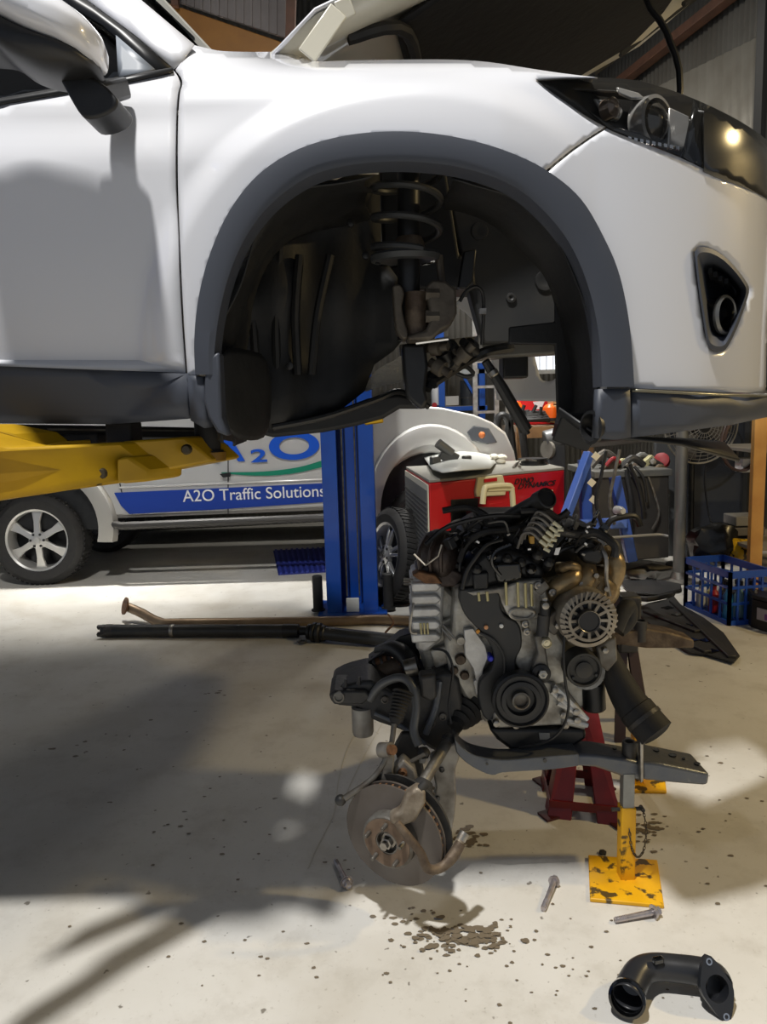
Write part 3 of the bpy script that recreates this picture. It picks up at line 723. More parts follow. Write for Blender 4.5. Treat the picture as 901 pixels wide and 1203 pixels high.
# --- open bonnet
prof = [(-0.32, 2.205), (-0.12, 2.35), (0.35, 2.54), (0.75, 2.72), (1.05, 2.87), (1.40, 3.14)]
hn, hf = 1.83, 3.22
bm = nb(); pv = None
for i in range(13):
    t = i / 12; y = hn + (hf - hn) * t; e = abs(2 * t - 1)
    cur = [bm.verts.new((x + (0.04 * e * e * (k == 0)), y, z - 0.05 * e ** 4 + 0.03)) for k, (x, z) in enumerate(prof)]
    if pv:
        for j in range(len(cur) - 1): bm.faces.new((pv[j], cur[j], cur[j + 1], pv[j + 1]))
    pv = cur
bon = ob('bonnet_skin', bm, WHITE, suv, solid=0.006, ang=60)
bm = nb(); pv = None
dn = V((0.42, 0, -0.91)).normalized()
def hp(s, y, drop):         # s: 0..1 along profile
    k = s * (len(prof) - 1); i = min(int(k), len(prof) - 2); t = k - i
    x = prof[i][0] + (prof[i + 1][0] - prof[i][0]) * t; z = prof[i][1] + (prof[i + 1][1] - prof[i][1]) * t
    return V((x, y, z)) + dn * drop
for i in range(25):
    t = i / 24; y = hn + 0.01 + (hf - hn - 0.02) * t; e = abs(2 * t - 1)
    cur = []
    for j in range(17):
        s = 0.01 + 0.97 * j / 16
        rim = max(0, (e - 0.78) / 0.22); rim2 = max(0, 1 - s / 0.22) if s < 0.22 else max(0, (s - 0.86) / 0.14)
        cur.append(bm.verts.new(hp(s, y, 0.02 + 0.035 * math.sin(min(1, max(rim, rim2)) * PI))))
    if pv:
        for j in range(16): bm.faces.new((pv[j], cur[j], cur[j + 1], pv[j + 1]))
    pv = cur
ob('bonnet_frame', bm, WPAINT_IN, suv, solid=0.002, ang=60)
FOAM = mat('black_bonnet_insulation', (17, 17, 18), 0.8, bump=0.4, bscale=25)
bm = nb(); pv = None
ins = [V(hp(s, y, 0.055)) for s, y in [(0.27, 2.0), (0.34, 1.93), (0.60, 1.90), (0.78, 1.95), (0.80, 2.1), (0.80, 2.9), (0.76, 3.08), (0.60, 3.12), (0.34, 3.09), (0.27, 2.98), (0.30, 2.5)]]
prism(bm, ins, -dn * 0.02); ob('bonnet_insulation', bm, FOAM, suv, bevel=0.012)
for y0 in (1.96, 3.05):
    bm = nb(); tube(bm, [hp(0.86, y0 - 0.05, 0.06), hp(0.93, y0 + 0.02, 0.06)], 0.01, 6); ob('bonnet_bump_stop', bm, RUB, suv)
bm = nb(); tube(bm, [hp(0.22, 1.95, 0.05), hp(0.28, 2.02, 0.065), hp(0.3, 2.5, 0.065), hp(0.28, 3.0, 0.065)], 0.016, 8, n=5); ob('bonnet_seal', bm, RUB, suv)
for s0_, s1_, yy in ((0.68, 0.98, 3.17), (0.74, 0.98, 3.12)):
    bm = nb(); tube(bm, [hp(s0_, yy, 0.05), hp(s1_, yy, 0.05)], 0.014, 8); ob('rubber_seal', bm, RUB, suv)
bm = nb(); bar(bm, P(360, 66, 1.80), P(398, 12, 1.82), 0.045, 0.006, V((0, 1, 0.3))); bar(bm, P(396, 14, 1.82), P(414, 6, 1.83), 0.04, 0.006, V((0, 1, 0.3))); ob('bonnet_hinge', bm, WPAINT_IN, suv, bevel=0.003)
for x, y in ((348, 44), (403, 29)):
    bm = nb(); lathe(bm, P(x, y, 1.92), (0.2, -1, -0.5), [(0.017, 0), (0.015, 0.006), (0.010, 0.005), (0, 0.002)], 14); ob('hole_plug', bm, BLK, suv)
bm = nb(); tube(bm, [hp(0.93, 2.62, 0.05), P(765, -20, 2.6), P(783, 38, 2.58), P(799, 105, 2.55), V((0.92, 2.50, 2.03))], 0.011, 8, n=4); ob('bonnet_prop', bm, BLK, suv)
# ================================================================== TWO-POST LIFT
def column(name, label, c, rz, h=3.75, w=0.36, d=0.30):
    t = thing(name, label, 'vehicle lift', (c[0], c[1], 0), 'columns of the two-post lift')
    R = Matrix.Rotation(rz, 3, 'Z'); c = V((c[0], c[1], 0))
    def loc(x, y, z): return c + R @ V((x, y, 0)) + V((0, 0, z))
    # C-shaped rail: back web and two folded flanges facing the car
    bm = nb(); prism(bm, [loc(-w / 2, d / 2, 0.02), loc(w / 2, d / 2, 0.02), loc(w / 2, d / 2 - 0.02, 0.02), loc(-w / 2, d / 2 - 0.02, 0.02)], (0, 0, h)); ob('web', bm, BLUE, t, ang=0)
    for s in (-1, 1):
        bm = nb()
        prism(bm, [loc(s * w / 2, d / 2, 0.02), loc(s * w / 2, -d / 2, 0.02), loc(s * (w / 2 - 0.105), -d / 2, 0.02), loc(s * (w / 2 - 0.105), -d / 2 + 0.05, 0.02), loc(s * (w / 2 - 0.02), -d / 2 + 0.05, 0.02), loc(s * (w / 2 - 0.02), d / 2, 0.02)], (0, 0, h))
        ob('flange', bm, BLUE, t, ang=0, bevel=0.006)
        bm = nb(); tube(bm, [loc(s * 0.045, 0.02, 0.1), loc(s * 0.045, 0.02, h - 0.1)], 0.006, 8); ob('cable', bm, GREYMET, t)
    bm = nb(); box(bm, loc(0, 0, 0.012), (w + 0.12, d + 0.12, 0.024), rz); ob('base_plate', bm, BLUE, t, ang=0)
    return t, loc
far_col, fl = column('lift_column', 'blue steel lift column standing behind the engine beside the ute', (-0.235, 5.20), 0.0)
for s in (-1, 1):
    bm = nb(); lathe(bm, fl(s * 0.25, -0.06, 0.0), (0, 0, 1), [(0.0, 0.02), (0.05, 0.02), (0.05, 0.03), (0.036, 0.03), (0.036, 0.27), (0.03, 0.275), (0, 0.275)], 16)
    ob('rubber_post', bm, RUB, far_col)
bm = nb(); box(bm, fl(0, -0.14, 0.075), (0.09, 0.02, 0.10)); ob('cover_plate', bm, mat('pale_plate', (206, 206, 200), 0.5), far_col, bevel=0.004)
bm = nb(); bar(bm, P(428, 494, 4.75), P(450, 491, 4.75), 0.10, 0.06); ob('arm_tip', bm, YEL, far_col, bevel=0.008)
near_col, nl = column('lift_column', 'blue steel lift column at the left carrying the yellow swing arm', (-1.95, 0.62), PI, h=3.75)
# swing arm from the column carriage to the SUV sill
A0 = P(-260, 560, 1.05); 
def arm_prism(name, pix, Y0, Y1, m=YEL, bev=0.006):
    """pix traced on a plane that runs from Y0 at px 0 to Y1 at px 250"""
    bm = nb(); pts = []
    for x, y in pix:
        Y = Y0 + (Y1 - Y0) * (x / 250.0); pts.append(P(x, y, Y))
    prism(bm, pts, (0.05, 0.11, 0)); return ob(name, bm, m, near_col, bevel=bev)
arm_prism('outer_arm', [(-420, 585), (-420, 470), (-100, 500), (0, 527), (60, 524), (137, 520), (172, 547), (173, 566), (137, 568), (0, 587), (-200, 620)], 1.46, 1.72)
arm_prism('inner_arm', [(137, 519), (217, 513), (250, 542), (172, 557)], 1.50, 1.74)
arm_prism('arm_gusset', [(136, 538), (150, 536), (173, 552), (172, 566), (137, 569)], 1.445, 1.705)
arm_prism('arm_wedge', [(-120, 500), (-40, 500), (14, 510), (37, 527), (70, 518), (72, 528), (0, 528), (-120, 520)], 1.54, 1.76, bev=0.004)
for x, y in ((120, 556), (219, 528)):
    bm = nb(); lathe(bm, P(x, y, 1.455 + 0.26 * x / 250), (0.1, -1, 0), [(0.012, -0.01), (0.012, 0.004), (0.008, 0.010), (0, 0.010)], 12); ob('bolt_head', bm, mat('dark_bolt', (74, 66, 50), 0.5, 0.4), near_col)
bm = nb(); lathe(bm, P(245, 532, 1.79), (0, 0, 1), [(0, -0.012), (0.036, -0.012), (0.036, 0.006), (0.03, 0.006), (0.03, 0.078), (0, 0.078)], 20); ob('lift_pad', bm, RUB, near_col)
bm = nb(); lathe(bm, P(245, 535, 1.79), (0, 0, 1), [(0, -0.012), (0.042, -0.012), (0.042, 0.008), (0, 0.008)], 20); ob('pad_collar', bm, mat('worn_yellow_collar', (126, 92, 22), 0.5), near_col)
for x, y, r in ((97, 516, 0.03), (146, 508, 0.032)):
    bm = nb(); box(bm, P(x, y, 1.72), (0.10 if x < 100 else 0.06, 0.08, 0.028 if x < 100 else 0.05)); ob('rubber_block', bm, RUB, near_col, bevel=0.006)
for x in (28, 47):
    bm = nb(); lathe(bm, P(x, 510, 1.70), (0, -1, 0), [(0, -0.02), (0.014, -0.02), (0.014, 0.01), (0.010, 0.014), (0, 0.014)], 14); ob('arm_lock_roller', bm, GREYMET, near_col)
bm = nb(); box(bm, nl(0, -0.12, 1.30), (0.30, 0.26, 0.5), 0); ob('carriage', bm, YEL, near_col, bevel=0.01)
# ================================================================== WHEELS
TYRE = mat('tyre_rubber', (30, 30, 31), 0.72, var=(14, (44, 42, 40), 0.6), bump=0.1, bscale=150)
ALLOY = mat('silver_alloy', (198, 197, 194), 0.32, 0.55)
DKALLOY = mat('black_alloy', (30, 30, 32), 0.3, 0.4)
def wheel(root, c, axis, R, rim, w, nsp, spm, wide=0.10, tw=True, split=False, backm=DKALLOY):
    """tyre, rim, spokes, hub and nuts; axis points out of the visible face"""
    ax = V(axis).normalized(); a, b, d = frame(ax); c = V(c)
    bm = nb(); hw = w / 2
    lathe(bm, c, ax, [(rim, -hw * 0.9), (rim + 0.03, -hw), (R - 0.05, -hw * 1.02), (R - 0.012, -hw * 0.82), (R, -hw * 0.6), (R, hw * 0.6), (R - 0.012, hw * 0.82), (R - 0.05, hw * 1.02), (rim + 0.03, hw), (rim, hw * 0.9)], 48)
    ty = ob('tyre', bm, TYRE, root)
    if tw:
        bm = nb(); N = 56
        for k in range(N):
            for row in (-0.42, 0.42):
                an = 2 * PI * (k + 0.25 * (row > 0)) / N; e = a * math.cos(an) + b * math.sin(an); t = ax.cross(e)
                bar(bm, c + e * (R + 0.0005) + ax * hw * (row - 0.30), c + e * (R + 0.0005) + ax * hw * (row + 0.30) + t * 0.012, 0.022, 0.010, e)
        o = ob('tread_blocks', bm, TYRE, ty, ang=0); o['kind'] = 'stuff'
    bm = nb(); lathe(bm, c, ax, [(rim - 0.012, -hw * 0.9), (rim - 0.022, 0), (rim - 0.018, hw * 0.6), (rim - 0.01, hw * 0.86), (rim + 0.006, hw * 0.93), (rim + 0.004, hw * 0.86), (rim, hw * 0.5), (rim, -hw * 0.9)], 48)
    ob('rim', bm, ALLOY, root)
    bm = nb(); lathe(bm, c, ax, [(rim - 0.015, -hw * 0.3), (0.05, -hw * 0.2), (0, -hw * 0.2)], 32); ob('rim_back', bm, backm, root)
    f = hw * 0.62
    for k in range(nsp):
        an = 2 * PI * k / nsp + PI / 2; e = a * math.cos(an) + b * math.sin(an); t = ax.cross(e)
        subs = ((-1, 1) if split else (0,))
        for s in subs:
            bm = nb()
            w0 = wide * (0.62 if not split else 0.34); w1 = wide * (1.0 if not split else 0.30); sh = s * wide * 0.30
            q = [c + e * 0.045 + t * (sh * 0.3 - w0 / 2), c + e * 0.045 + t * (sh * 0.3 + w0 / 2), c + e * (rim * 0.6) + t * (sh * 0.9 + w0 / 2 * 0.9), c + e * (rim - 0.006) + t * (sh * 1.6 + w1 / 2), c + e * (rim - 0.006) + t * (sh * 1.6 - w1 / 2), c + e * (rim * 0.6) + t * (sh * 0.9 - w0 / 2 * 0.9)]
            lift = [0.8, 0.8, 0.72, 0.55, 0.55, 0.72]
            q = [p + ax * hw * l for p, l in zip(q, lift)]
            prism(bm, q, -ax * 0.03); ob('spoke', bm, spm, root, bevel=0.006)
    bm = nb(); lathe(bm, c, ax, [(0.078, hw * 0.55), (0.074, hw * 0.82), (0.04, hw * 0.88), (0.032, hw * 0.90), (0.03, hw * 1.0), (0.0, hw * 1.02)], 28); hb = ob('hub', bm, spm, root)
    for k in range(nsp if not split else 5):
        an = 2 * PI * (k + 0.5) / (nsp if not split else 5) + PI / 2; e = a * math.cos(an) + b * math.sin(an)
        bm = nb(); lathe(bm, c + e * 0.057, ax, [(0.012, hw * 0.7), (0.012, hw * 0.9), (0.006, hw * 0.93), (0, hw * 0.93)], 6); ob('wheel_nut', bm, BLK, hb)
# ================================================================== SILVER UTE WITH SIGNWRITING
UY = 6.30
ute = thing('utility_truck', 'silver dual-cab ute with blue and green signwriting parked behind the lift', 'ute', F(250, 660))
UD = V((0, 1.72, 0))
def arc(cx, cy, r, a0, a1, n=14, ry=None):
    ry = ry or r
    return [(cx + r * math.cos(math.radians(a0 + (a1 - a0) * i / n)), cy - ry * math.sin(math.radians(a0 + (a1 - a0) * i / n))) for i in range(n + 1)]
body = [(-360, 480), (-360, 612), (-16, 612)] + arc(52, 622, 66, 172, 12, 16) + [(126, 606), (440, 594)] + arc(507, 596, 64, 178, 2, 16) + [(590, 600), (608, 590), (610, 560), (604, 530), (594, 508), (578, 496), (556, 487), (520, 479), (480, 476), (440, 474), (380, 455), (100, 468), (-60, 470)]
bm = nb(); pprism(bm, body, UY + 0.02, UD.y - 0.04); ob('body', bm, SILV, ute, ang=30, bevel=0.03, seg=3)
# cab above the belt (behind the SUV)
bm = nb(); pts = pp([(110, 470), (380, 458), (335, 385), (300, 372), (180, 374), (130, 392)], UY + 0.15); prism(bm, pts, (0, 1.42, 0)); ob('cab', bm, SILV, ute, bevel=0.04, seg=3)
for q in ([(130, 462), (222, 460), (222, 394), (150, 400)], [(234, 460), (345, 456), (318, 398), (234, 394)]):
    bm = nb(); pprism(bm, q, UY + 0.13, 0.02); ob('side_window', bm, DARKGL, ute, bevel=0.004)
# front fender bulge, arch flares
def ring(name, o_, i_, Y, t, m):
    bm = nb(); n = len(o_); vs_ = []
    for (a_, b_) in zip(o_, i_):
        po = P(a_[0], a_[1], Y); pi_ = P(b_[0], b_[1], Y)
        vs_.append([bm.verts.new(po + V((0, 0.03, 0))), bm.verts.new(po.lerp(pi_, 0.15) + V((0, -t * 0.7, 0))), bm.verts.new(po.lerp(pi_, 0.6) + V((0, -t, 0))), bm.verts.new(pi_ + V((0, -t * 0.9, 0))), bm.verts.new(pi_ + V((0, 0.18, 0)))])
    for A, B in zip(vs_, vs_[1:]):
        for j in range(4): bm.faces.new((A[j], B[j], B[j + 1], A[j + 1]))
    return ob(name, bm, m, ute, ang=50)
ring('arch_flare', arc(507, 592, 76, 186, -4, 24, 95), arc(507, 600, 60, 186, -4, 24, 78), UY, 0.05, SILV)
ring('arch_flare', [(x, y) for x, y in arc(54, 622, 84, 178, -10, 24, 82)], arc(52, 622, 66, 178, -12, 24, 66), UY, 0.05, SILVD)
bm = nb(); pprism(bm, [(436, 600), (440, 560), (470, 530), (510, 525), (550, 535), (575, 600)], UY + 0.06, 1.6); ob('arch_void', bm, BLK, ute)
bm = nb(); pprism(bm, arc(52, 622, 66, 180, 0, 16), UY + 0.06, 1.55); ob('arch_void', bm, BLK, ute)
# headlight, bumper
bm = nb(); pts = pp([(548, 508), (556, 500), (574, 503), (584, 520), (572, 522), (554, 518)], UY - 0.005); prism(bm, pts, (0.05, 0.15, 0)); h_ = ob('headlight', bm, mat('ute_headlight', (120, 122, 124), 0.08, 0.6, coat=1), ute, bevel=0.008)
bm = nb(); sph(bm, P(566, 511, UY), 0.03, 10); ob('indicator_bulb', bm, mat('amber_lens', (190, 110, 60), 0.2), h_)
bm = nb(); pts = pp([(572, 560), (612, 552), (613, 600), (575, 606)], UY + 0.02); prism(bm, pts, (0, 1.6, 0)); ob('front_bumper', bm, BLK, ute, bevel=0.03)
# bull bar hoops
for dx in (-8, 6):
    bm = nb(); tube(bm, [P(590 + dx, 540, UY + 0.3), P(592 + dx, 498, UY + 0.3), P(598 + dx, 488, UY + 0.3), P(606 + dx, 498, UY + 0.3), P(612 + dx, 545, UY + 0.3)], 0.035, 10, n=4); ob('bull_bar', bm, BLK, ute)
# door seams as real gaps filled dark: thin recessed strips
SEAM = mat('panel_gap', (40, 40, 40), 0.7)
for q in ([(268, 468), (268, 572)], [(142, 470), (139, 560), (143, 578), (156, 604)], [(268, 572), (268, 604)], [(420, 470), (424, 592)]):
    bm = nb()
    for (x0, y0), (x1, y1) in zip(q, q[1:]): bar(bm, P(x0, y0, UY + 0.018), P(x1, y1, UY + 0.018), 0.008, 0.008, V((0, 1, 0)))
    ob('door_gap', bm, SEAM, ute, ang=0)
bm = nb(); bar(bm, P(140, 573, UY + 0.02), P(436, 561, UY + 0.02), 0.03, 0.02, V((0, 0, 1))); ob('body_crease', bm, SILV, ute, bevel=0.008)
bm = nb(); pprism(bm, [(258, 557), (270, 555), (270, 560), (262, 561)], UY - 0.02, 0.04); ob('door_handle', bm, BLK, ute)
# vinyl
bm = nb(); pprism(bm, [(134, 579), (268, 573), (440, 565), (443, 584), (380, 590), (250, 599), (152, 604), (142, 594)], UY + 0.006, 0.012); ob('blue_stripe', bm, DECB, ute, ang=0)
text('lettering', 'A2O Traffic Solutions', P(215, 589.5, UY), P(382, 583, UY), DECW, ute, hpx=13.5 / ppm(300, 580, UY), off=0.004)
text('lettering', 'A', P(250, 542, UY), P(288, 540.5, UY), DECL, ute, hpx=30 / ppm(270, 530, UY), off=0.03, shear=0.0)
text('lettering', '2', P(295, 543, UY), P(314, 542, UY), DECL, ute, hpx=15 / ppm(300, 530, UY), off=0.02)
text('lettering', 'O', P(317, 540, UY), P(376, 537, UY), DECL, ute, hpx=31 / ppm(340, 530, UY), off=0.03)
bm = nb(); sw = sm([(260, 556), (300, 559), (340, 557), (378, 549)], 4); sw2 = sm([(378, 541), (350, 549), (310, 554), (260, 555)], 4)
pprism(bm, sw + sw2, UY + 0.006, 0.012); ob('green_swoosh', bm, DECG, ute, ang=0)
# side step
bm = nb(); tube(bm, [P(128, 614, UY + 0.03), P(142, 618, UY - 0.06), P(430, 606, UY - 0.06), P(442, 600, UY + 0.03)], 0.035, 10); ob('side_step', bm, mat('dark_side_step', (52, 50, 48), 0.5), ute)
bm = nb(); pprism(bm, [(126, 600), (440, 588), (440, 597), (126, 609)], UY + 0.03, 0.05); ob('sill', bm, mat('sill_grey', (120, 117, 112), 0.5), ute)
bm = nb(); box(bm, F(260, 640, 0.0) + V((0, 0.6, 0.42)), (3.6, 0.9, 0.2)); ob('chassis', bm, BLK, ute)
for wx, yy in ((50, UY + 0.11), (506, UY + 0.11)):
    wc = F(wx, 688); Rr = 0.40
    for far_ in (0, 1):
        cc = V((P(wx, 627 if wx < 100 else 615, yy).x, yy + far_ * 1.5, Rr))
        wheel(ute, cc, (0.0, -1 if not far_ else 1, 0), Rr, 0.265, 0.26, 6, ALLOY, wide=0.095, tw=not far_)
# ================================================================== LOOSE WHEEL LEANING ON THE RED CABINET
lw = thing('spare_wheel', 'loose car wheel with dark alloy face leaning against the red cabinet', 'wheel', F(458, 688))
wheel(lw, V((0.085, 5.42, 0.350)), (-0.90, -0.40, 0.16), 0.35, 0.235, 0.23, 5, mat('polished_dark_alloy', (170, 170, 170), 0.25, 0.7), wide=0.09, split=True)
# ================================================================== BLUE RIBBED MAT
mt = thing('ribbed_mat', 'blue ribbed mat on the floor beneath the silver ute', 'mat', F(350, 665))
p00 = F(327, 676); p10 = F(408, 671); p01 = F(321, 648); p11 = F(401, 644)
bm = nb(); prism(bm, [p00, p10, p11, p01], (0, 0, 0.012)); ob('mat_base', bm, mat('blue_mat', (36, 48, 128), 0.5), mt, ang=0)
for k in range(13):
    t = (k + 0.5) / 13; bm = nb(); bar(bm, p00.lerp(p10, t) + V((0, 0, 0.018)), p01.lerp(p11, t) + V((0, 0, 0.018)), 0.022, 0.014); ob('rib', bm, mat('blue_mat_rib', (52, 66, 160), 0.4), mt, ang=0)
# ================================================================== DRIVESHAFT AND EXHAUST ON THE FLOOR
ps = thing('propeller_shaft', 'long dark propeller shaft lying on the floor', 'driveshaft', F(230, 748))
PSH = mat('shaft_dark_paint', (48, 51, 54), 0.38, 0.3, var=(10, (70, 68, 64), 0.6))
def fp(x, y, r): # axis point of a round bar resting on the floor whose centre line shows at pixel
    return F(x, y, r)
s0 = fp(116, 741, 0.045); s1 = fp(352, 741, 0.045)
bm = nb(); tube(bm, [s0.lerp(s1, 0.02), s0.lerp(s1, 0.92)], 0.041, 20); ob('tube', bm, PSH, ps)
bm = nb(); lathe(bm, s0.lerp(s1, 0.365), s1 - s0, [(0.041, 0), (0.044, 0.005), (0.044, 0.02), (0.041, 0.025)], 20); ob('weld_ring', bm, STEEL, ps)
bm = nb(); dv = (s1 - s0).normalized()
for k in range(4):
    a = PI / 2 * k + 0.5; e = V((0, math.cos(a), math.sin(a))); bar(bm, s0 + e * 0.032, s0 + dv * 0.06 + e * 0.032, 0.022, 0.026, e)
lathe(bm, s0 + dv * 0.05, dv, [(0.0, 0), (0.043, 0), (0.043, 0.05), (0, 0.05)], 18); ob('yoke', bm, SUBB, ps, bevel=0.003)
bm = nb(); lathe(bm, s0.lerp(s1, 0.92), dv, [(0.041, 0), (0.044, 0), (0.044, 0.10), (0.03, 0.11), (0.026, 0.2), (0, 0.2)], 18); ob('collar', bm, BLK, ps)
s2 = fp(362, 742, 0.06); s3 = fp(455, 752, 0.045); d2 = (s3 - s2).normalized()
for k, r in enumerate((0.05, 0.062, 0.062, 0.05)):
    bm = nb(); lathe(bm, s2 + d2 * 0.032 * k, d2, [(0, 0), (r, 0.002), (r, 0.02), (r * 0.8, 0.03), (0, 0.03)], 20); ob('coupling_disc', bm, BLK, ps)
bm = nb(); tube(bm, [s2 + d2 * 0.12, s3 + d2 * 0.3], 0.043, 18); ob('tube', bm, PSH, ps)
bm = nb(); lathe(bm, F(355, 755, 0.008), (0, 0, 1), [(0.02, 0), (0.03, 0), (0.03, 0.012), (0.02, 0.012), (0.02, 0)], 16); tag(ob('shim_washer', bm, SUBB), 'small dark washer on the floor beside the shaft coupling', 'washer')
ex = thing('exhaust_pipe', 'bent brown exhaust pipe lying on the floor behind the propeller shaft', 'exhaust pipe', F(330, 735))
EXM = mat('heat_browned_pipe', (152, 132, 108), 0.42, 0.6, var=(6, (112, 92, 70), 0.7))
bm = nb(); tube(bm, [F(150, 713, 0.10), F(166, 720, 0.07), F(188, 731, 0.035), F(215, 732, 0.035), F(380, 730, 0.035), F(440, 728, 0.035), F(490, 730, 0.045)], 0.033, 14, n=6); ob('pipe', bm, EXM, ex)
bm = nb(); lathe(bm, F(148, 712, 0.11), (-0.8, -0.5, 0.3), [(0.0, 0), (0.06, 0), (0.062, 0.012), (0, 0.012)], 18); ob('flange', bm, RUSTY, ex)
bm = nb(); tube(bm, [F(456, 722, 0.12), F(462, 732, 0.09), F(452, 745, 0.02), F(464, 748, 0.01)], 0.007, 6, n=4); ob('hanger', bm, RUSTY, ex)
# ================================================================== ENGINE WITH GEARBOX, STANDING ON ITS SUBFRAME
eng = thing('engine', 'removed car engine with gearbox, wiring and alternator standing on the subframe', 'engine', P(610, 860, 2.25))
TURBO = BRASSY
def E(name, bm, m, parent=eng, **kw): return ob(name, bm, m, parent, **kw)
def pz(name, pix, Y, t, m, bev=0.004, smooth=0, parent=eng):
    bm = nb(); pprism(bm, pix, Y, t, smooth); return E(name, bm, m, parent, bevel=bev)
def disc_at(px, py, Y, prof, m, name, seg=32, axis=(0, -1, 0), parent=eng):
    bm = nb(); lathe(bm, P(px, py, Y), axis, prof, seg); return E(name, bm, m, parent)
def tb(name, pts, r, m, n=5, seg=8, parent=eng):
    bm = nb(); tube(bm, [P(*p) for p in pts], r, seg, n=n); return E(name, bm, m, parent)
# main castings
pz('cylinder_block', [(520, 740), (600, 730), (665, 735), (690, 770), (690, 830), (660, 848), (570, 850), (545, 820), (528, 790)], 2.16, 0.42, ALU, 0.012)
pz('cylinder_head', [(535, 690), (600, 680), (640, 682), (660, 700), (668, 740), (600, 750), (530, 752)], 2.14, 0.44, ALU, 0.012)
# gearbox to the left: ribbed bell housing
gb = pz('gearbox_case', [(486, 690), (520, 684), (548, 712), (560, 770), (568, 820), (548, 830), (530, 800), (500, 792), (490, 760)], 2.22, 0.30, ALU, 0.014)
for k in range(5):
    y = 685 + k * 15; pz('housing_rib', [(483, y), (513, y - 1), (519, y + 4), (514, y + 10), (484, y + 11)], 2.16 - 0.004 * k, 0.2, ALU_L, 0.006, parent=gb)
pz('bell_housing', [(485, 680), (512, 676), (522, 690), (519, 752), (500, 768), (489, 764)], 2.18, 0.22, ALU_L, 0.01, parent=gb)
for k, q in enumerate([[(502, 735), (540, 722), (546, 740), (510, 760)], [(505, 765), (545, 752), (552, 770), (512, 786)], [(500, 790), (518, 788), (520, 812), (510, 816)]]):
    pz('case_rib', q, 2.20 - 0.01 * k, 0.1, ALU, 0.006, parent=gb)
for a_, b_ in (((520, 734), (534, 750)), ((519, 738), (530, 752))):
    tb('stud', [(a_[0], a_[1], 2.13), (b_[0], b_[1], 2.12)], 0.004, STEEL, 0, 6, gb)
disc_at(541, 752, 2.13, [(0, 0.012), (0.012, 0.012), (0.014, 0), (0.014, -0.05)], ALU, 'bolt_boss', 14, parent=gb)
# black silhouetted gearbox end and the sensor bolts under it
pz('differential_case', [(522, 775), (560, 765), (575, 800), (562, 830), (540, 835), (524, 815)], 2.19, 0.2, SUBB, 0.012)
for x, y, r in [(541, 775, 0.017), (534, 788, 0.012), (546, 794, 0.014), (534, 808, 0.015)]:
    disc_at(x, y, 2.15, [(r, -0.06), (r, 0), (r * 0.8, 0.006), (0, 0.006)], IRON, 'plug_bolt', 12)
pz('mount_plate', [(545, 740), (556, 738), (570, 758), (574, 772), (568, 786), (566, 800), (560, 802), (556, 786), (546, 770)], 2.12, 0.02, ALU_L, 0.003)
disc_at(576, 773, 2.11, [(0.009, -0.03), (0.009, 0.008), (0.006, 0.012), (0, 0.012)], mat('blue_plug', (40, 50, 200), 0.3), 'blue_sensor_plug', 12)
pz('lower_bracket', [(556, 800), (562, 798), (566, 812), (560, 818)], 2.12, 0.02, ALU_L, 0.003)
# black timing cover (S-shaped)
TCOV = mat('timing_cover_plastic', (44, 46, 48), 0.5, var=(14, (60, 58, 54), 0.6))
tcov = pz('timing_cover', sm([(540, 693), (562, 690), (580, 693), (588, 700), (588, 712), (594, 724), (606, 730), (612, 740), (613, 760), (606, 776), (606, 796), (598, 806), (590, 812), (584, 830), (578, 846), (568, 842), (562, 820), (564, 800), (578, 786), (580, 768), (572, 752), (560, 738), (546, 722), (540, 706)], 3), 2.095, 0.05, TCOV, 0.005)
for x, y, m_ in [(561.5, 742, mat('orange_cap', (220, 150, 50), 0.5)), (571, 737, mat('pale_orange_cap', (222, 160, 110), 0.5)), (589, 735.5, mat('white_cap', (232, 232, 226), 0.4))]:
    disc_at(x, y, 2.09, [(0.0065, -0.004), (0.006, 0.003), (0, 0.005)], m_, 'cap', 12, parent=tcov)
bm = nb(); tube(bm, [P(560, 742, 2.09), P(580, 752, 2.088), P(592, 772, 2.088), P(592, 800, 2.09)], 0.004, 8, n=5); E('cover_rib', bm, TCOV, tcov)
# cam carrier front with studs
pz('cam_carrier', [(548, 696), (592, 690), (610, 683), (636, 681), (640, 690), (646, 708), (640, 722), (628, 728), (606, 730), (596, 722), (590, 710), (586, 697), (556, 700)], 2.085, 0.07, ALU, 0.005)
for x0, y0, y1 in [(594, 684, 711), (608, 684, 713), (617, 685, 714), (624, 686, 712), (562, 696, 706), (572, 695, 706)]:
    tb('stud', [(x0, y0, 2.065), (x0 + 1, y1, 2.065)], 0.0042, mat('zinc_stud', (178, 170, 128), 0.35, 0.7), 0, 8)
for x, y in ((632, 688), (649, 696), (617, 733), (619, 742)): disc_at(x, y, 2.075, [(0.011, -0.02), (0.011, 0.004), (0.006, 0.006), (0, 0.002)], STEEL, 'bolt_head', 12)
bm = nb(); tube(bm, spl([P(x, y, 2.08) for x, y in [(604, 716), (622, 716), (628, 721), (620, 727), (604, 726), (599, 721)]], 5, True), 0.005, 6, closed=True); E('casting_loop', bm, ALU)
bm = nb(); prism(bm, [P(x, y, 2.07) for x, y in [(640, 682), (646, 690), (636, 700), (628, 694)]], (0, 0.03, 0)); E('cam_bracket', bm, GREYMET, bevel=0.003)
pz('fasten_tab', [(638, 704), (643, 703), (641, 712), (637, 712)], 2.06, 0.01, mat('white_tag', (230, 230, 228), 0.5), 0.001)
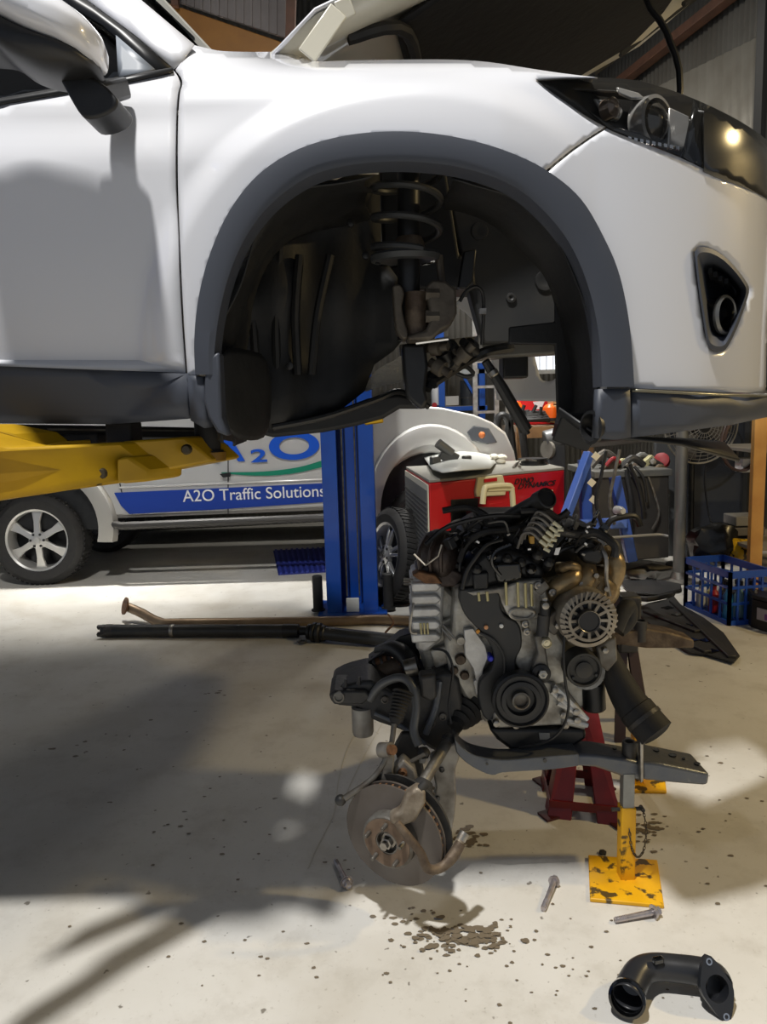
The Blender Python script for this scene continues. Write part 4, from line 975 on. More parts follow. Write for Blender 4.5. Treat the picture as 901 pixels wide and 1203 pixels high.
# head front right plate and tensioner
pz('front_plate', [(604, 728), (640, 724), (652, 740), (664, 760), (668, 800), (652, 806), (620, 800), (604, 778), (610, 752)], 2.10, 0.07, ALU, 0.006)
TENS = GREYMET
pz('tensioner_arm', sm([(628, 748), (638, 746), (641, 760), (644, 780), (646, 792), (638, 800), (628, 796), (626, 784), (632, 768)], 2), 2.06, 0.03, TENS, 0.005)
disc_at(636, 792, 2.05, [(0.028, -0.03), (0.028, 0.0), (0.018, 0.004), (0.014, 0.004), (0.012, 0.014), (0, 0.014)], BLK, 'idler_pulley', 28)
disc_at(637, 791, 2.045, [(0.013, -0.005), (0.013, 0.012), (0.007, 0.015), (0, 0.010)], ALU, 'idler_bolt', 6)
disc_at(642.5, 756, 2.045, [(0.015, -0.03), (0.015, 0.0), (0.011, 0.003), (0.010, -0.002), (0.005, -0.002), (0.005, 0.002), (0, 0.002)], mat('bright_boss', (214, 206, 178), 0.3, 0.7), 'bright_boss', 24)
tb('tensioner_damper', [(639, 722, 2.05), (637, 746, 2.05)], 0.018, SUBB, 0, 14); tb('damper_body', [(641, 707, 2.05), (640, 724, 2.05)], 0.016, BLK, 0, 14)
disc_at(641, 712, 2.03, [(0.010, -0.02), (0.010, 0.002), (0.005, 0.004), (0, 0.004)], STEEL, 'damper_bolt', 12)
# alternator
alt = P(690, 727, 2.03)
bm = nb(); lathe(bm, alt, (0, -1, 0), [(0.066, -0.13), (0.082, -0.11), (0.084, 0.0), (0.080, 0.010), (0.068, 0.016)], 40)
ALT = mat('alternator_alloy', (160, 152, 138), 0.42, 0.4, var=(20, (104, 94, 80), 0.7))
al = E('alternator', bm, ALT)
bm = nb(); lathe(bm, alt, (0, -1, 0), [(0.070, 0.008), (0.05, 0.012), (0.0, 0.012)], 40); E('alternator_core', bm, BLK, al)
for k in range(30):
    a = 2 * PI * k / 30
    if -2.3 < (a if a < PI else a - 2 * PI) < -0.7: continue
    e = V((math.cos(a), 0, math.sin(a))); t = V((-math.sin(a), 0, math.cos(a)))
    bm = nb(); bar(bm, alt + e * 0.058 + t * 0.005 + V((0, -0.017, 0)), alt + e * 0.081 - t * 0.005 + V((0, -0.012, 0)), 0.006, 0.008, V((0, -1, 0))); E('fin', bm, ALT, al, ang=0)
for k in range(12):
    a = 2 * PI * k / 12; e = V((math.cos(a), 0, math.sin(a)))
    bm = nb(); bar(bm, alt + e * 0.030 + V((0, -0.016, 0)), alt + e * 0.056 + V((0, -0.019, 0)), 0.008, 0.010, V((0, -1, 0))); E('spoke', bm, ALT, al, ang=0)
bm = nb(); lathe(bm, alt, (0, -1, 0), [(0.052, 0.012), (0.052, 0.024), (0.060, 0.024), (0.060, 0.012)], 40); E('vent_ring', bm, ALT, al)
bm = nb(); lathe(bm, P(690, 728, 2.0), (0, -1, 0), [(0.030, -0.03), (0.030, 0.018), (0.0305, 0.022), (0.027, 0.022), (0.026, 0.019), (0, 0.019)], 36); E('alternator_pulley', bm, mat('dark_pulley', (40, 40, 42), 0.45, 0.2), al)
bm = nb(); lathe(bm, P(690, 728, 2.0), (0, -1, 0), [(0.0285, 0.0215), (0.0305, 0.0235), (0.0315, 0.0215)], 36); E('pulley_rim', bm, STEEL, al)
pz('alternator_lug', [(640, 726), (655, 716), (662, 735), (652, 748), (644, 742)], 2.06, 0.05, GREYMET, 0.006)
pz('alternator_lug', [(700, 760), (724, 748), (726, 776), (714, 790), (704, 780)], 2.06, 0.06, GREYMET, 0.006)
for x, y in ((655, 735), (711, 764), (711, 745)): disc_at(x, y, 2.045, [(0.009, -0.02), (0.009, 0.006), (0.005, 0.008), (0, 0.008)], STEEL, 'bolt_head', 6)
# compressor pulley below
cp = disc_at(686, 787, 2.03, [(0.052, -0.06), (0.052, 0.0), (0.050, 0.006), (0.044, 0.006), (0.040, -0.004), (0.024, -0.004), (0.024, 0.004), (0.012, 0.008), (0, 0.008)], mat('pulley_dark_grey', (58, 57, 54), 0.5, 0.3), 'compressor_pulley', 40)
for k in range(3):
    a = 2 * PI * k / 3 + 0.4; disc_at(686 + 15.5 * math.cos(a), 787 + 15.5 * math.sin(a), 2.03, [(0.005, 0), (0.005, 0.003), (0, 0.004)], BLK, 'rivet', 10, parent=cp)
tb('compressor_body', [(688, 788, 2.09), (690, 786, 2.25)], 0.055, ALU, 0, 20)
# crank pulley
ck = disc_at(612, 823, 2.03, [(0.078, -0.04), (0.082, -0.03), (0.082, 0.0), (0.076, 0.004), (0.070, -0.004), (0.058, -0.004), (0.056, 0.004), (0.044, 0.006), (0.040, -0.010), (0.026, -0.010)], mat('crank_pulley_black', (30, 31, 33), 0.42), 'crank_pulley', 44)
disc_at(612, 823, 2.03, [(0.026, -0.012), (0.026, 0.006), (0.022, 0.008), (0.019, 0.004), (0.019, -0.006), (0.0, -0.008)], GREYMET, 'crank_bolt', 30, parent=ck)
# lower right timing/oil pump casting
pz('oil_pump_casting', [(580, 838), (640, 800), (652, 802), (672, 818), (690, 842), (688, 858), (660, 852), (586, 856), (578, 850)], 2.09, 0.06, ALU, 0.006)
for x0, y0, x1, y1 in [(650, 805, 690, 845), (655, 826, 686, 842), (662, 845, 690, 852), (648, 812, 676, 838)]:
    tb('casting_rib', [(x0, y0, 2.08), (x1, y1, 2.085)], 0.008, ALU_L, 0, 8)
for x, y in [(652, 810), (658, 820), (662, 840), (677, 836), (583, 850), (606, 852), (678, 846), (664, 852)]: disc_at(x, y, 2.075, [(0.010, -0.01), (0.010, 0.006), (0.006, 0.008), (0, 0.008)], STEEL, 'bolt_head', 10)
# sump and filter
pz('sump', [(574, 856), (688, 856), (690, 868), (668, 882), (600, 882), (584, 870)], 2.10, 0.42, BLK, 0.012)
pz('sump_tag', [(633, 861), (646, 861), (646, 869), (634, 869)], 2.094, 0.004, mat('grey_tag', (120, 122, 122), 0.5), 0.001)
bm = nb(); lathe(bm, P(697, 806, 2.16), (0.05, 0, -1), [(0, -0.01), (0.034, -0.01), (0.035, 0.07), (0.03, 0.075), (0, 0.075)], 24); E('oil_filter', bm, BLK)
# black hose falling to the right
tb('charge_hose', [(712, 765, 2.16), (722, 790, 2.13), (736, 818, 2.10), (750, 838, 2.07), (762, 852, 2.05), (770, 862, 2.03)], [0.032, 0.040, 0.048, 0.052, 0.050, 0.050], RUB, 5, 20)
hc = P(768, 859, 2.035); hd = (P(770, 862, 2.03) - P(750, 838, 2.07)).normalized()
bm = nb(); lathe(bm, hc - hd * 0.02, hd, [(0.050, -0.06), (0.054, -0.055), (0.054, 0.0), (0.055, 0.03), (0.050, 0.032), (0.047, 0.0), (0.046, -0.04), (0, -0.04)], 28); E('hose_mouth', bm, RUB)
bm = nb(); lathe(bm, P(755, 843, 2.06), hd, [(0.053, 0), (0.056, 0), (0.056, 0.012), (0.053, 0.012)], 28); E('hose_clamp', bm, SUBB)
tb('side_hose', [(722, 740, 2.2), (730, 722, 2.22), (738, 712, 2.24), (738, 728, 2.25), (726, 740, 2.24)], 0.026, RUB, 4, 12)
# top: black intake cover
cov = pz('intake_cover', [(543, 694), (547, 676), (556, 660), (568, 650), (600, 646), (626, 655), (640, 668), (640, 682), (610, 680), (575, 690)], 2.10, 0.30, BLK, 0.016)
pz('cover_box', [(555, 674), (574, 672), (574, 692), (557, 693)], 2.08, 0.06, BLK, 0.006, parent=cov)
pz('cover_box', [(580, 662), (612, 660), (616, 682), (584, 686)], 2.075, 0.08, GLOSSBLK, 0.01, parent=cov)
tb('cover_edge', [(543, 692, 2.085), (548, 672, 2.085), (558, 656, 2.085), (572, 640, 2.09), (590, 634, 2.1)], 0.006, BLK, 5, 8, cov)
# dark brown exhaust heat shield / catalyst on the left
bm = nb(); sph(bm, P(516, 654, 2.26), 0.075, 24, (0.95, 1.3, 1.15)); cat_ = E('catalyst_shield', bm, mat('dark_brown_shield', (74, 62, 56), 0.45, 0.3, var=(14, (46, 40, 37), 0.7), bump=0.25))
for k in range(3): tb('shield_ridge', [(494 + k * 12, 672, 2.17), (492 + k * 13, 650, 2.155), (502 + k * 11, 630, 2.19)], 0.006, MATS['dark_brown_shield'], 4, 6, cat_)
pz('shield_flange', [(488, 672), (500, 664), (530, 668), (548, 676), (536, 690), (500, 690)], 2.18, 0.16, MATS['dark_brown_shield'], 0.006)
pz('flange_mouth', [(484, 676), (492, 671), (512, 676), (520, 686), (500, 686)], 2.15, 0.05, RUSTY, 0.004)
tb('sensor_wire', [(499, 663, 2.15), (486, 650, 2.12)], 0.004, CHROME, 0, 6); tb('sensor_wire', [(500, 664, 2.15), (515, 653, 2.12), (519, 640, 2.12)], 0.0035, STEEL, 0, 6)
for dy in (0, 3, 6): tb('stud', [(474, 680 + dy, 2.2), (488, 681 + dy, 2.2)], 0.003, STEEL, 0, 6)
# the right: turbo plumbing
tb('exhaust_manifold', [(644, 700, 2.12), (652, 690, 2.10), (664, 684, 2.09), (674, 676, 2.10), (666, 668, 2.14), (655, 668, 2.16)], [0.022, 0.024, 0.026, 0.024, 0.02, 0.02], TURBO, 5, 14)
tb('exhaust_manifold', [(648, 706, 2.14), (668, 704, 2.12), (682, 690, 2.11), (690, 672, 2.12), (684, 655, 2.16)], [0.026, 0.028, 0.03, 0.028, 0.024], TURBO, 5, 14)
tb('exhaust_manifold', [(660, 668, 2.10), (670, 664, 2.08), (678, 668, 2.10), (676, 676, 2.12)], 0.013, TURBO, 4, 12)
tu = disc_at(700, 690, 2.18, [(0.0, 0.06), (0.035, 0.055), (0.060, 0.03), (0.070, -0.02), (0.060, -0.07), (0, -0.08)], BRASSY, 'turbo_housing', 30, axis=(-0.3, -0.85, 0.3))
tb('turbo_elbow', [(700, 655, 2.2), (712, 652, 2.18), (722, 660, 2.16), (722, 674, 2.16), (716, 690, 2.17)], [0.024, 0.03, 0.03, 0.03, 0.028], BRASSY, 5, 14)
pz('turbo_flange', [(676, 672, ), (700, 668), (706, 684), (696, 696), (680, 692)], 2.10, 0.05, BRASSY, 0.006)
for x, y in ((683, 686), (700, 676), (712, 692), (708, 700), (672, 700)): disc_at(x, y, 2.09, [(0.008, -0.01), (0.008, 0.006), (0, 0.008)], STEEL, 'bolt_head', 6)
tb('heat_pipe', [(704, 640, 2.12), (712, 656, 2.10), (712, 680, 2.10), (716, 700, 2.10)], 0.007, STEEL, 4, 8)
pz('actuator', [(680, 648), (704, 642), (712, 654), (704, 664), (686, 662)], 2.10, 0.08, BLK, 0.01)
pz('heat_shield', [(690, 690), (716, 680), (720, 702), (700, 706)], 2.13, 0.03, IRON, 0.006)
# injector harness: cream comb of plugs
comb = pz('injector_rail', [(632, 636), (652, 616), (662, 622), (642, 648)], 2.10, 0.05, mat('brassy_rail', (126, 112, 76), 0.45, 0.4), 0.006)
CRM = mat('cream_plug', (214, 208, 176), 0.5)
for k in range(5):
    x = 640 + k * 4.0 - 2; y = 640 - k * 5.4
    tb('plug', [(x - 4, y - 5, 2.075), (x + 5, y + 2, 2.07)], 0.0055, CRM, 0, 8, comb)
    tb('plug', [(x + 1, y + 4, 2.07), (x + 8, y + 8 - k, 2.065)], 0.005, CRM, 0, 8, comb)
    tb('injector_wire', [(x - 4, y - 5, 2.075), (x - 14, y - 14, 2.07), (x - 24, y - 12 - k, 2.09), (x - 30, y + 4, 2.11)], 0.004, mat('grey_wire', (110, 106, 100), 0.5), 5, 6, comb)
pz('yellow_clip', [(622, 630), (628, 630), (628, 639), (623, 639)], 2.07, 0.02, mat('dull_yellow', (170, 130, 50), 0.5), 0.002)
pz('white_tag', [(653, 644), (659, 643), (656, 652), (651, 652)], 2.06, 0.004, MATS['white_tag'], 0.001)
# big black breather hose sticking up
tb('breather_hose', [(560, 636, 2.3), (596, 612, 2.24), (618, 598, 2.18), (634, 590, 2.12), (641, 586, 2.09)], [0.030, 0.028, 0.026, 0.026, 0.028], BLK, 5, 16)
bd = (P(641, 586, 2.09) - P(618, 598, 2.18)).normalized()
bm = nb(); lathe(bm, P(640, 586.5, 2.095), bd, [(0.027, -0.03), (0.031, -0.03), (0.031, 0.012), (0.026, 0.014), (0.024, -0.01), (0, -0.01)], 24); E('hose_end', bm, BLK)
# coils, connectors, loom
tb('lifting_bracket', [(524, 620, 2.34), (540, 612, 2.34), (548, 622, 2.34)], 0.008, GREYMET, 3)
rnd = random.Random(21)
LOOM = [BLK, mat('loom_tape', (26, 25, 25), 0.6), mat('loom_conduit', (40, 39, 38), 0.55)]
loom = [[(500, 640), (520, 622), (548, 612), (580, 606), (610, 606)], [(540, 660), (548, 640), (566, 626), (596, 622), (630, 614)],
        [(560, 600), (566, 612), (590, 618), (612, 628), (622, 650)], [(545, 690), (540, 665), (552, 640), (575, 632), (604, 640)],
        [(605, 604), (630, 608), (655, 616), (680, 622), (706, 632)], [(650, 622), (676, 628), (700, 626), (722, 640), (722, 654)],
        [(610, 650), (630, 660), (648, 658), (660, 646), (680, 640)], [(520, 600), (548, 596), (568, 604), (584, 620), (590, 640)],
        [(690, 628), (706, 636), (716, 650), (720, 668)], [(655, 612), (665, 606), (684, 618), (700, 612)], [(612, 600), (640, 600), (655, 608), (668, 600)],
        [(572, 660), (590, 650), (610, 652), (628, 646)], [(552, 640), (576, 650), (600, 645), (622, 655), (640, 672)], [(516, 632), (530, 644), (534, 662), (548, 668)]]
for k, pl in enumerate(loom):
    Y = 2.12 + 0.03 * (k % 5); tb('wiring_loom', [(x, y, Y + 0.02 * math.sin(i * 1.7 + k)) for i, (x, y) in enumerate(pl)], 0.007 + 0.003 * (k % 3), LOOM[k % 3], 5, 8)
CONN = [BLK, GLOSSBLK, mat('grey_connector', (96, 94, 90), 0.5), mat('dark_connector', (34, 33, 32), 0.4)]
for k in range(46):
    x = rnd.uniform(525, 720); top = 604 + 0.0014 * (x - 610) ** 2 + (0 if x > 545 else 14)
    y = rnd.uniform(top, 650 if x < 640 else 648); Y = rnd.uniform(2.13, 2.42); s = rnd.uniform(0.014, 0.04)
    bm = nb(); box(bm, P(x, y, Y), (s, s * 0.8, s * rnd.uniform(0.6, 1.3)), mx=Matrix.Rotation(rnd.uniform(-0.7, 0.7), 3, 'Y') @ Matrix.Rotation(rnd.uniform(-1, 1), 3, 'Z'))
    E('connector', bm, CONN[rnd.choice((0, 0, 0, 1, 1, 3, 3, 2))], bevel=0.003)
for k in range(24):
    x = rnd.uniform(540, 715); y = rnd.uniform(610, 655); Y = rnd.uniform(2.09, 2.2); dx = rnd.uniform(-26, 26); dy = rnd.uniform(-16, 16)
    tb('wire', [(x, y, Y), (x + dx * 0.4 + 4, y + dy * 0.4 - 8, Y - 0.02), (x + dx, y + dy, Y + 0.02)], rnd.uniform(0.0028, 0.005), CONN[rnd.choice((0, 1, 1, 3, 2))], 5, 6)
for k in range(10):
    x = rnd.uniform(555, 720); y = rnd.uniform(604, 655); bm = nb(); box(bm, P(x, y, 2.085), (0.010, 0.006, 0.006), mx=Matrix.Rotation(rnd.uniform(-1, 1), 3, 'Y')); E('clip', bm, [MATS['white_tag'], STEEL, CHROME][k % 3], bevel=0.001)
pz('top_core', [(540, 640), (548, 618), (575, 606), (620, 604), (660, 612), (700, 618), (716, 640), (712, 676), (640, 690), (560, 690)], 2.30, 0.22, BLK, 0.03)
bm = nb(); tube(bm, [P(588, 676, 2.07), P(578, 662, 2.06), P(582, 648, 2.06), P(600, 640, 2.07)], 0.005, 6, n=5); E('vacuum_line', bm, GLOSSBLK)
for k, (x, y) in enumerate([(560, 668), (578, 652), (596, 656), (612, 660), (624, 668), (632, 652), (645, 660)]):
    disc_at(x, y, 2.09, [(0.016, -0.04), (0.016, 0.0), (0.011, 0.004), (0.007, 0.012), (0, 0.012)], [BLK, GLOSSBLK, CONN[3]][k % 3], 'injector_cap', 14, axis=(0, -0.8, 0.5))
tb('harness_lead', [(664, 626, 2.08), (700, 632, 2.2), (740, 630, 2.3), (772, 628, 2.4), (785, 630, 2.4)], 0.0045, CONN[2], 5, 6)
tb('dangling_cable', [(664, 735, 2.03), (662, 770, 2.02), (664, 800, 2.02), (668, 830, 2.03), (660, 856, 2.04), (640, 872, 2.06), (610, 878, 2.08)], 0.0042, BLK, 5, 6)
tb('dangling_cable', [(508, 762, 2.12), (524, 766, 2.11), (532, 785, 2.10), (530, 806, 2.10), (527, 830, 2.09), (530, 850, 2.08)], 0.004, BLK, 5, 6)
tb('bracket_wire', [(486, 708, 2.14), (483, 724, 2.13), (482, 742, 2.14), (490, 744, 2.14)], 0.004, STEEL, 4, 6)
for dx in (0, 4, 8): tb('stud', [(494 + dx, 732, 2.14), (495 + dx, 745, 2.14)], 0.0035, MATS['zinc_stud'], 0, 6)
# ================================================================== SUBFRAME, STEERING RACK, SUSPENSION CORNER
sfr = thing('front_subframe', 'black steel front subframe with steering rack, brake disc and suspension arm attached', 'subframe', P(600, 905, 2.1))
def Q(name, bm, m, **kw): return ob(name, bm, m, kw.pop('parent', sfr), **kw)
def qz(name, pix, Y, t, m, bev=0.005, smooth=0, parent=None):
    bm = nb(); pprism(bm, pix, Y, t, smooth); return ob(name, bm, m, parent or sfr, bevel=bev)
def qt(name, pts, r, m, n=5, seg=10, parent=None):
    bm = nb(); tube(bm, [P(*p) for p in pts], r, seg, n=n); return ob(name, bm, m, parent or sfr)
def qd(px, py, Y, prof, m, name, seg=24, axis=(0, -1, 0), parent=None):
    bm = nb(); lathe(bm, P(px, py, Y), axis, prof, seg); return ob(name, bm, m, parent or sfr)
# near side rail: left bent box section, right flattened horn with holes
bm = nb()
top = sm([(534, 868), (545, 880), (560, 888), (590, 893), (620, 891), (650, 888), (680, 886)], 3); bot = sm([(680, 900), (650, 904), (620, 906), (590, 908), (578, 911), (560, 904), (545, 894), (536, 884)], 3)
prism(bm, [P(x, y, 2.03) for x, y in top + bot], (0.0, 0.075, 0)); rail = Q('side_rail', bm, SUBF, bevel=0.012, seg=3)
bm = nb(); prism(bm, [P(x, y, 2.04) for x, y in [(676, 886), (700, 887), (735, 892), (754, 896), (756, 918), (735, 914), (700, 902), (676, 900)]], (0, 0.10, 0)); Q('rail_middle', bm, SUBF, bevel=0.008)
horn_top = [P(752, 884, 2.02), P(780, 880, 2.10), P(812, 892, 2.12), P(834, 903, 2.12), P(832, 912, 2.02), P(800, 905, 1.99)]
bm = nb(); prism(bm, [P(x, y, 2.02) for x, y in [(754, 895), (775, 897), (805, 903), (834, 909), (832, 922), (826, 923), (800, 921), (756, 917)]], (0.0, 0.13, 0.0)); horn = Q('rail_horn', bm, SUBF, bevel=0.008)
for x, y, r, yy in [(771, 882, 0.009, 2.10), (790, 888, 0.011, 2.10), (803, 892, 0.005, 2.10), (819, 898, 0.009, 2.10), (640, 893, 0.006, 2.02), (572, 897, 0.004, 2.02), (694, 878, 0.006, 2.09), (722, 880, 0.006, 2.09)]:
    top_ = yy > 2.05
    bm = nb(); zh = P(754, 895, 2.02).z + (P(834, 909, 2.02).z - P(754, 895, 2.02).z) * max(0, (x - 754) / 80) if x > 745 else P(715, 889, 2.04).z; c = P(x, y, yy) if not top_ else F(x, y, zh - 0.002); lathe(bm, c, (0, 0, 1) if top_ else (0, -1, 0), [(r, 0.0), (r, 0.004), (0, 0.004)], 14); Q('hole', bm, GLOSSBLK, parent=horn if x > 760 else rail)
bm = nb(); lathe(bm, P(739, 877, 2.07), (0, 0, 1), [(0.020, -0.03), (0.021, 0.012), (0.019, 0.016), (0.012, 0.016), (0.011, -0.01), (0, -0.01)], 20); Q('bush_sleeve', bm, SUBB)
bm = nb(); prism(bm, [P(x, y, 2.015) for x, y in [(752, 868), (756, 868), (756, 918), (753, 920)]], (0, 0.02, 0)); Q('stop_bracket', bm, STEEL, bevel=0.002)
bm = nb(); tube(bm, [P(746, 873, 2.06), P(756, 872, 2.03)], 0.006, 8); Q('bracket_pin', bm, STEEL)
# far side rail
bm = nb(); prism(bm, [P(x, y, 2.78) for x, y in [(690, 742), (732, 744), (756, 738), (790, 744), (816, 752), (816, 762), (760, 762), (732, 758), (690, 760)]], (0, 0.10, 0)); Q('far_rail', bm, IRON, bevel=0.008)
bm = nb(); lathe(bm, P(752, 738, 2.8), (0, 0, 1), [(0.026, -0.05), (0.026, 0.03), (0.018, 0.032), (0.016, 0.01), (0, 0.01)], 18); Q('bush_sleeve', bm, SUBB)
bm = nb(); bar(bm, P(690, 752, 2.78), P(520, 830, 2.6), 0.09, 0.07); Q('far_rail_inner', bm, SUBB, bevel=0.008)
# rear crossmember and its ear at the left
cm = sm([(386, 816), (400, 808), (420, 802), (436, 800), (450, 808), (470, 815), (500, 800), (520, 790), (540, 800), (544, 850), (536, 870), (520, 884), (505, 880), (488, 868), (470, 858), (446, 850), (430, 842), (420, 832), (400, 830), (389, 826)], 2)
bm = nb(); prism(bm, [P(x, y, 2.14) for x, y in cm], (0, 0.22, 0.0)); Q('crossmember', bm, SUBB, bevel=0.014, seg=3)
bm = nb(); prism(bm, [P(x, y, 2.12) for x, y in [(386, 817), (393, 812), (430, 812), (436, 820), (426, 828), (392, 828)]], (0, 0.12, 0.01)); Q('crossmember_ear', bm, SUBB, bevel=0.006)
bm = nb(); lathe(bm, P(426, 846, 2.16), (0, 0, 1), [(0, -0.045), (0.030, -0.045), (0.033, -0.035), (0.033, 0.042), (0.022, 0.045), (0.020, 0.03), (0, 0.03)], 26); Q('bush_sleeve', bm, mat('pale_sleeve', (158, 155, 148), 0.5, 0.3, var=(20, (120, 112, 102), 0.6)))
for x_, y_, r_ in ((398, 819, 0.012), (452, 822, 0.008), (506, 850, 0.010), (520, 842, 0.008), (470, 846, 0.007)):
    bm = nb(); lathe(bm, P(x_, y_, 2.135 if x_ > 430 else 2.118), (0, -1, 0.1), [(r_ * 1.5, -0.004), (r_ * 1.4, 0.005), (r_, 0.006), (r_ * 0.9, 0.0), (0, 0.0)], 16); Q('bolt_boss', bm, GREYMET)
bm = nb(); tube(bm, [P(500, 862, 2.12), P(512, 830, 2.12), P(516, 800, 2.12)], 0.010, 8, n=5); Q('frame_seam', bm, SUBF)
bm = nb(); tube(bm, [P(440, 838, 2.125), P(470, 852, 2.125), P(500, 874, 2.125)], 0.007, 8, n=5); Q('frame_seam', bm, SUBF)
for x, y in ((405, 807), (421, 804)): qt('stud', [(x, y, 2.14), (x + 1, y - 9, 2.14)], [0.008, 0.004], SUBB, 0, 8)
qt('rack_tube', [(430, 806, 2.30), (448, 792, 2.30), (470, 782, 2.30)], 0.032, IRON, 4, 16)
qt('steering_motor', [(425, 802, 2.34), (440, 785, 2.34), (458, 776, 2.33)], [0.035, 0.036, 0.032], RUSTY, 3, 16)
for k in range(3): qt('clamp_band', [(440 + k * 9, 783 - k * 2, 2.33), (443 + k * 9, 782 - k * 2, 2.33)], 0.038, SUBB, 0, 18)
qz('rack_end_shield', [(418, 806), (420, 784), (424, 783), (428, 800), (430, 808)], 2.28, 0.06, BLK, 0.004)
qt('anti_roll_bar', [(434, 822, 2.13), (448, 804, 2.12), (470, 796, 2.10), (484, 806, 2.08), (489, 830, 2.06), (486, 858, 2.04), (492, 876, 2.02)], 0.013, mat('roll_bar_grey', (96, 97, 97), 0.4, 0.3), 6, 12)
qt('black_hose', [(445, 765, 2.36), (462, 762, 2.30), (478, 772, 2.24), (484, 788, 2.2)], [0.02, 0.026, 0.03, 0.026], BLK, 4, 14)
qz('rubber_shroud', [(432, 778), (446, 768), (470, 748), (490, 742), (494, 776), (480, 785), (460, 764)], 2.30, 0.08, BLK, 0.012)
qt('hose_band', [(476, 786, 2.2), (490, 782, 2.2)], 0.029, STEEL, 0, 16)
# rack bellows
bm = nb(); prof = []
for k in range(9): prof += [(0.026 - 0.0008 * k, k * 0.0095), (0.032 - 0.0014 * k, k * 0.0095 + 0.005)]
lathe(bm, P(474, 812, 2.03), P(463, 852, 1.98) - P(474, 812, 2.03), prof + [(0.012, 0.095), (0, 0.095)], 24); Q('steering_bellows', bm, RUB)
qt('tie_rod', [(463, 850, 1.98), (458, 880, 1.96), (440, 912, 1.95), (405, 938, 1.94)], [0.008, 0.008, 0.008, 0.010], GREYMET, 4, 10)
bm = nb(); sph(bm, P(400, 940, 1.94), 0.016, 14); Q('tie_rod_ball', bm, SUBB)
qz('rack_box', [(492, 795), (512, 792), (514, 820), (506, 826), (494, 820)], 2.07, 0.06, SUBB, 0.01)
# inner cv boot and half shaft
bm = nb(); prof = [(0.0, -0.02), (0.055, -0.02)]
rr = [0.066, 0.064, 0.058, 0.050, 0.040]
for k, r in enumerate(rr): prof += [(r - 0.006, k * 0.020), (r, k * 0.020 + 0.010)]
prof += [(0.026, 0.10), (0.024, 0.118), (0, 0.118)]
p_in = P(552, 822, 2.22); p_out = P(496, 922, 1.95); dsh = (p_out - p_in).normalized()
lathe(bm, p_in, dsh, prof, 30); Q('inner_cv_boot', bm, RUB)
qt('half_shaft', [(529, 866, 2.09), (498, 918, 1.96)], 0.0165, GREYMET, 0, 18)
qt('shaft_band', [(527.5, 868, 2.085), (525.5, 871.5, 2.08)], 0.022, SUBB, 0, 18)
# lower control arm
qz('lower_control_arm', sm([(505, 890), (536, 872), (540, 890), (535, 905), (536, 930), (534, 960), (528, 986), (520, 990), (512, 975), (508, 950), (512, 925)], 2), 2.06, 0.03, mat('control_arm_steel', (170, 166, 158), 0.5, 0.4, var=(16, (92, 84, 74), 0.7)), 0.006)
for x, y in ((519, 904), (514, 938)): qd(x, y, 2.058, [(0.008, -0.004), (0.008, 0.004), (0, 0.004)], GLOSSBLK, 'hole', 14)
qz('arm_plate', [(472, 862), (488, 862), (498, 905), (492, 922), (470, 900), (462, 880)], 2.06, 0.025, SUBB, 0.005)
qd(499, 885, 2.02, [(0.016, -0.02), (0.018, 0.0), (0.012, 0.012), (0.006, 0.016), (0, 0.016)], SUBB, 'link_nut', 6, axis=(0.3, -1, 0.2))
qt('stabiliser_link', [(499, 886, 2.0), (468, 902, 1.98)], 0.006, GREYMET, 0, 8)
qz('link_boot', [(494, 890), (502, 888), (500, 898), (492, 897)], 2.02, 0.02, mat('pale_boot', (200, 196, 186), 0.5), 0.004)
# knuckle
KN = mat('knuckle_iron', (146, 142, 134), 0.5, 0.5, var=(20, (96, 88, 78), 0.7), bump=0.2)
qz('knuckle_upright', [(449, 893), (456, 884), (464, 886), (462, 906), (464, 930), (446, 930), (448, 912)], 1.95, 0.03, KN, 0.005)
qt('knuckle_eye', [(447, 881, 1.96), (459, 881, 1.94)], 0.021, KN, 0, 20)
qt('eye_bolt', [(458.5, 881, 1.935), (462, 881, 1.925)], 0.014, RUSTY, 0, 14)
qz('knuckle_body', [(462, 905), (474, 892), (488, 905), (494, 930), (480, 945), (462, 938)], 1.96, 0.05, KN, 0.008)
qd(473, 908, 1.955, [(0.012, -0.01), (0.013, 0.004), (0.007, 0.006), (0.006, 0.0), (0, 0.0)], RUSTY, 'knuckle_hole', 16)
qt('outer_cv_boot', [(499, 918, 1.965), (494, 930, 1.945), (490, 942, 1.93)], [0.024, 0.038, 0.046], RUB, 3, 20)
for k in range(3): qt('boot_ridge', [(499.5 - 2.6 * k, 920 + 6 * k, 1.965 - 0.01 * k), (498.5 - 2.6 * k, 922.5 + 6 * k, 1.962 - 0.01 * k)], 0.030 + 0.007 * k, BLK, 0, 22)
# brake disc
n_ = V((-0.48, -0.87, -0.05)).normalized(); dc = P(462, 981, 1.90)
bm = nb(); lathe(bm, dc, n_, [(0.06, -0.0035), (0.148, -0.0035), (0.148, 0.0035), (0.085, 0.0035), (0.084, 0.004), (0.06, 0.004)], 64); bd_ = Q('brake_disc', bm, DISC)
bm = nb(); lathe(bm, dc - n_ * 0.020, n_, [(0.06, -0.0035), (0.148, -0.0035), (0.148, 0.0035), (0.06, 0.0035)], 64); Q('rear_friction_ring', bm, DISC, parent=bd_)
bm = nb()
a_, b_, _ = frame(n_)
for k in range(44):
    an = 2 * PI * k / 44; e = a_ * math.cos(an) + b_ * math.sin(an); bar(bm, dc - n_ * 0.010 + e * 0.10, dc - n_ * 0.010 + e * 0.144, 0.006, 0.014, n_)
Q('vent_vanes', bm, RUSTY, parent=bd_, ang=0)
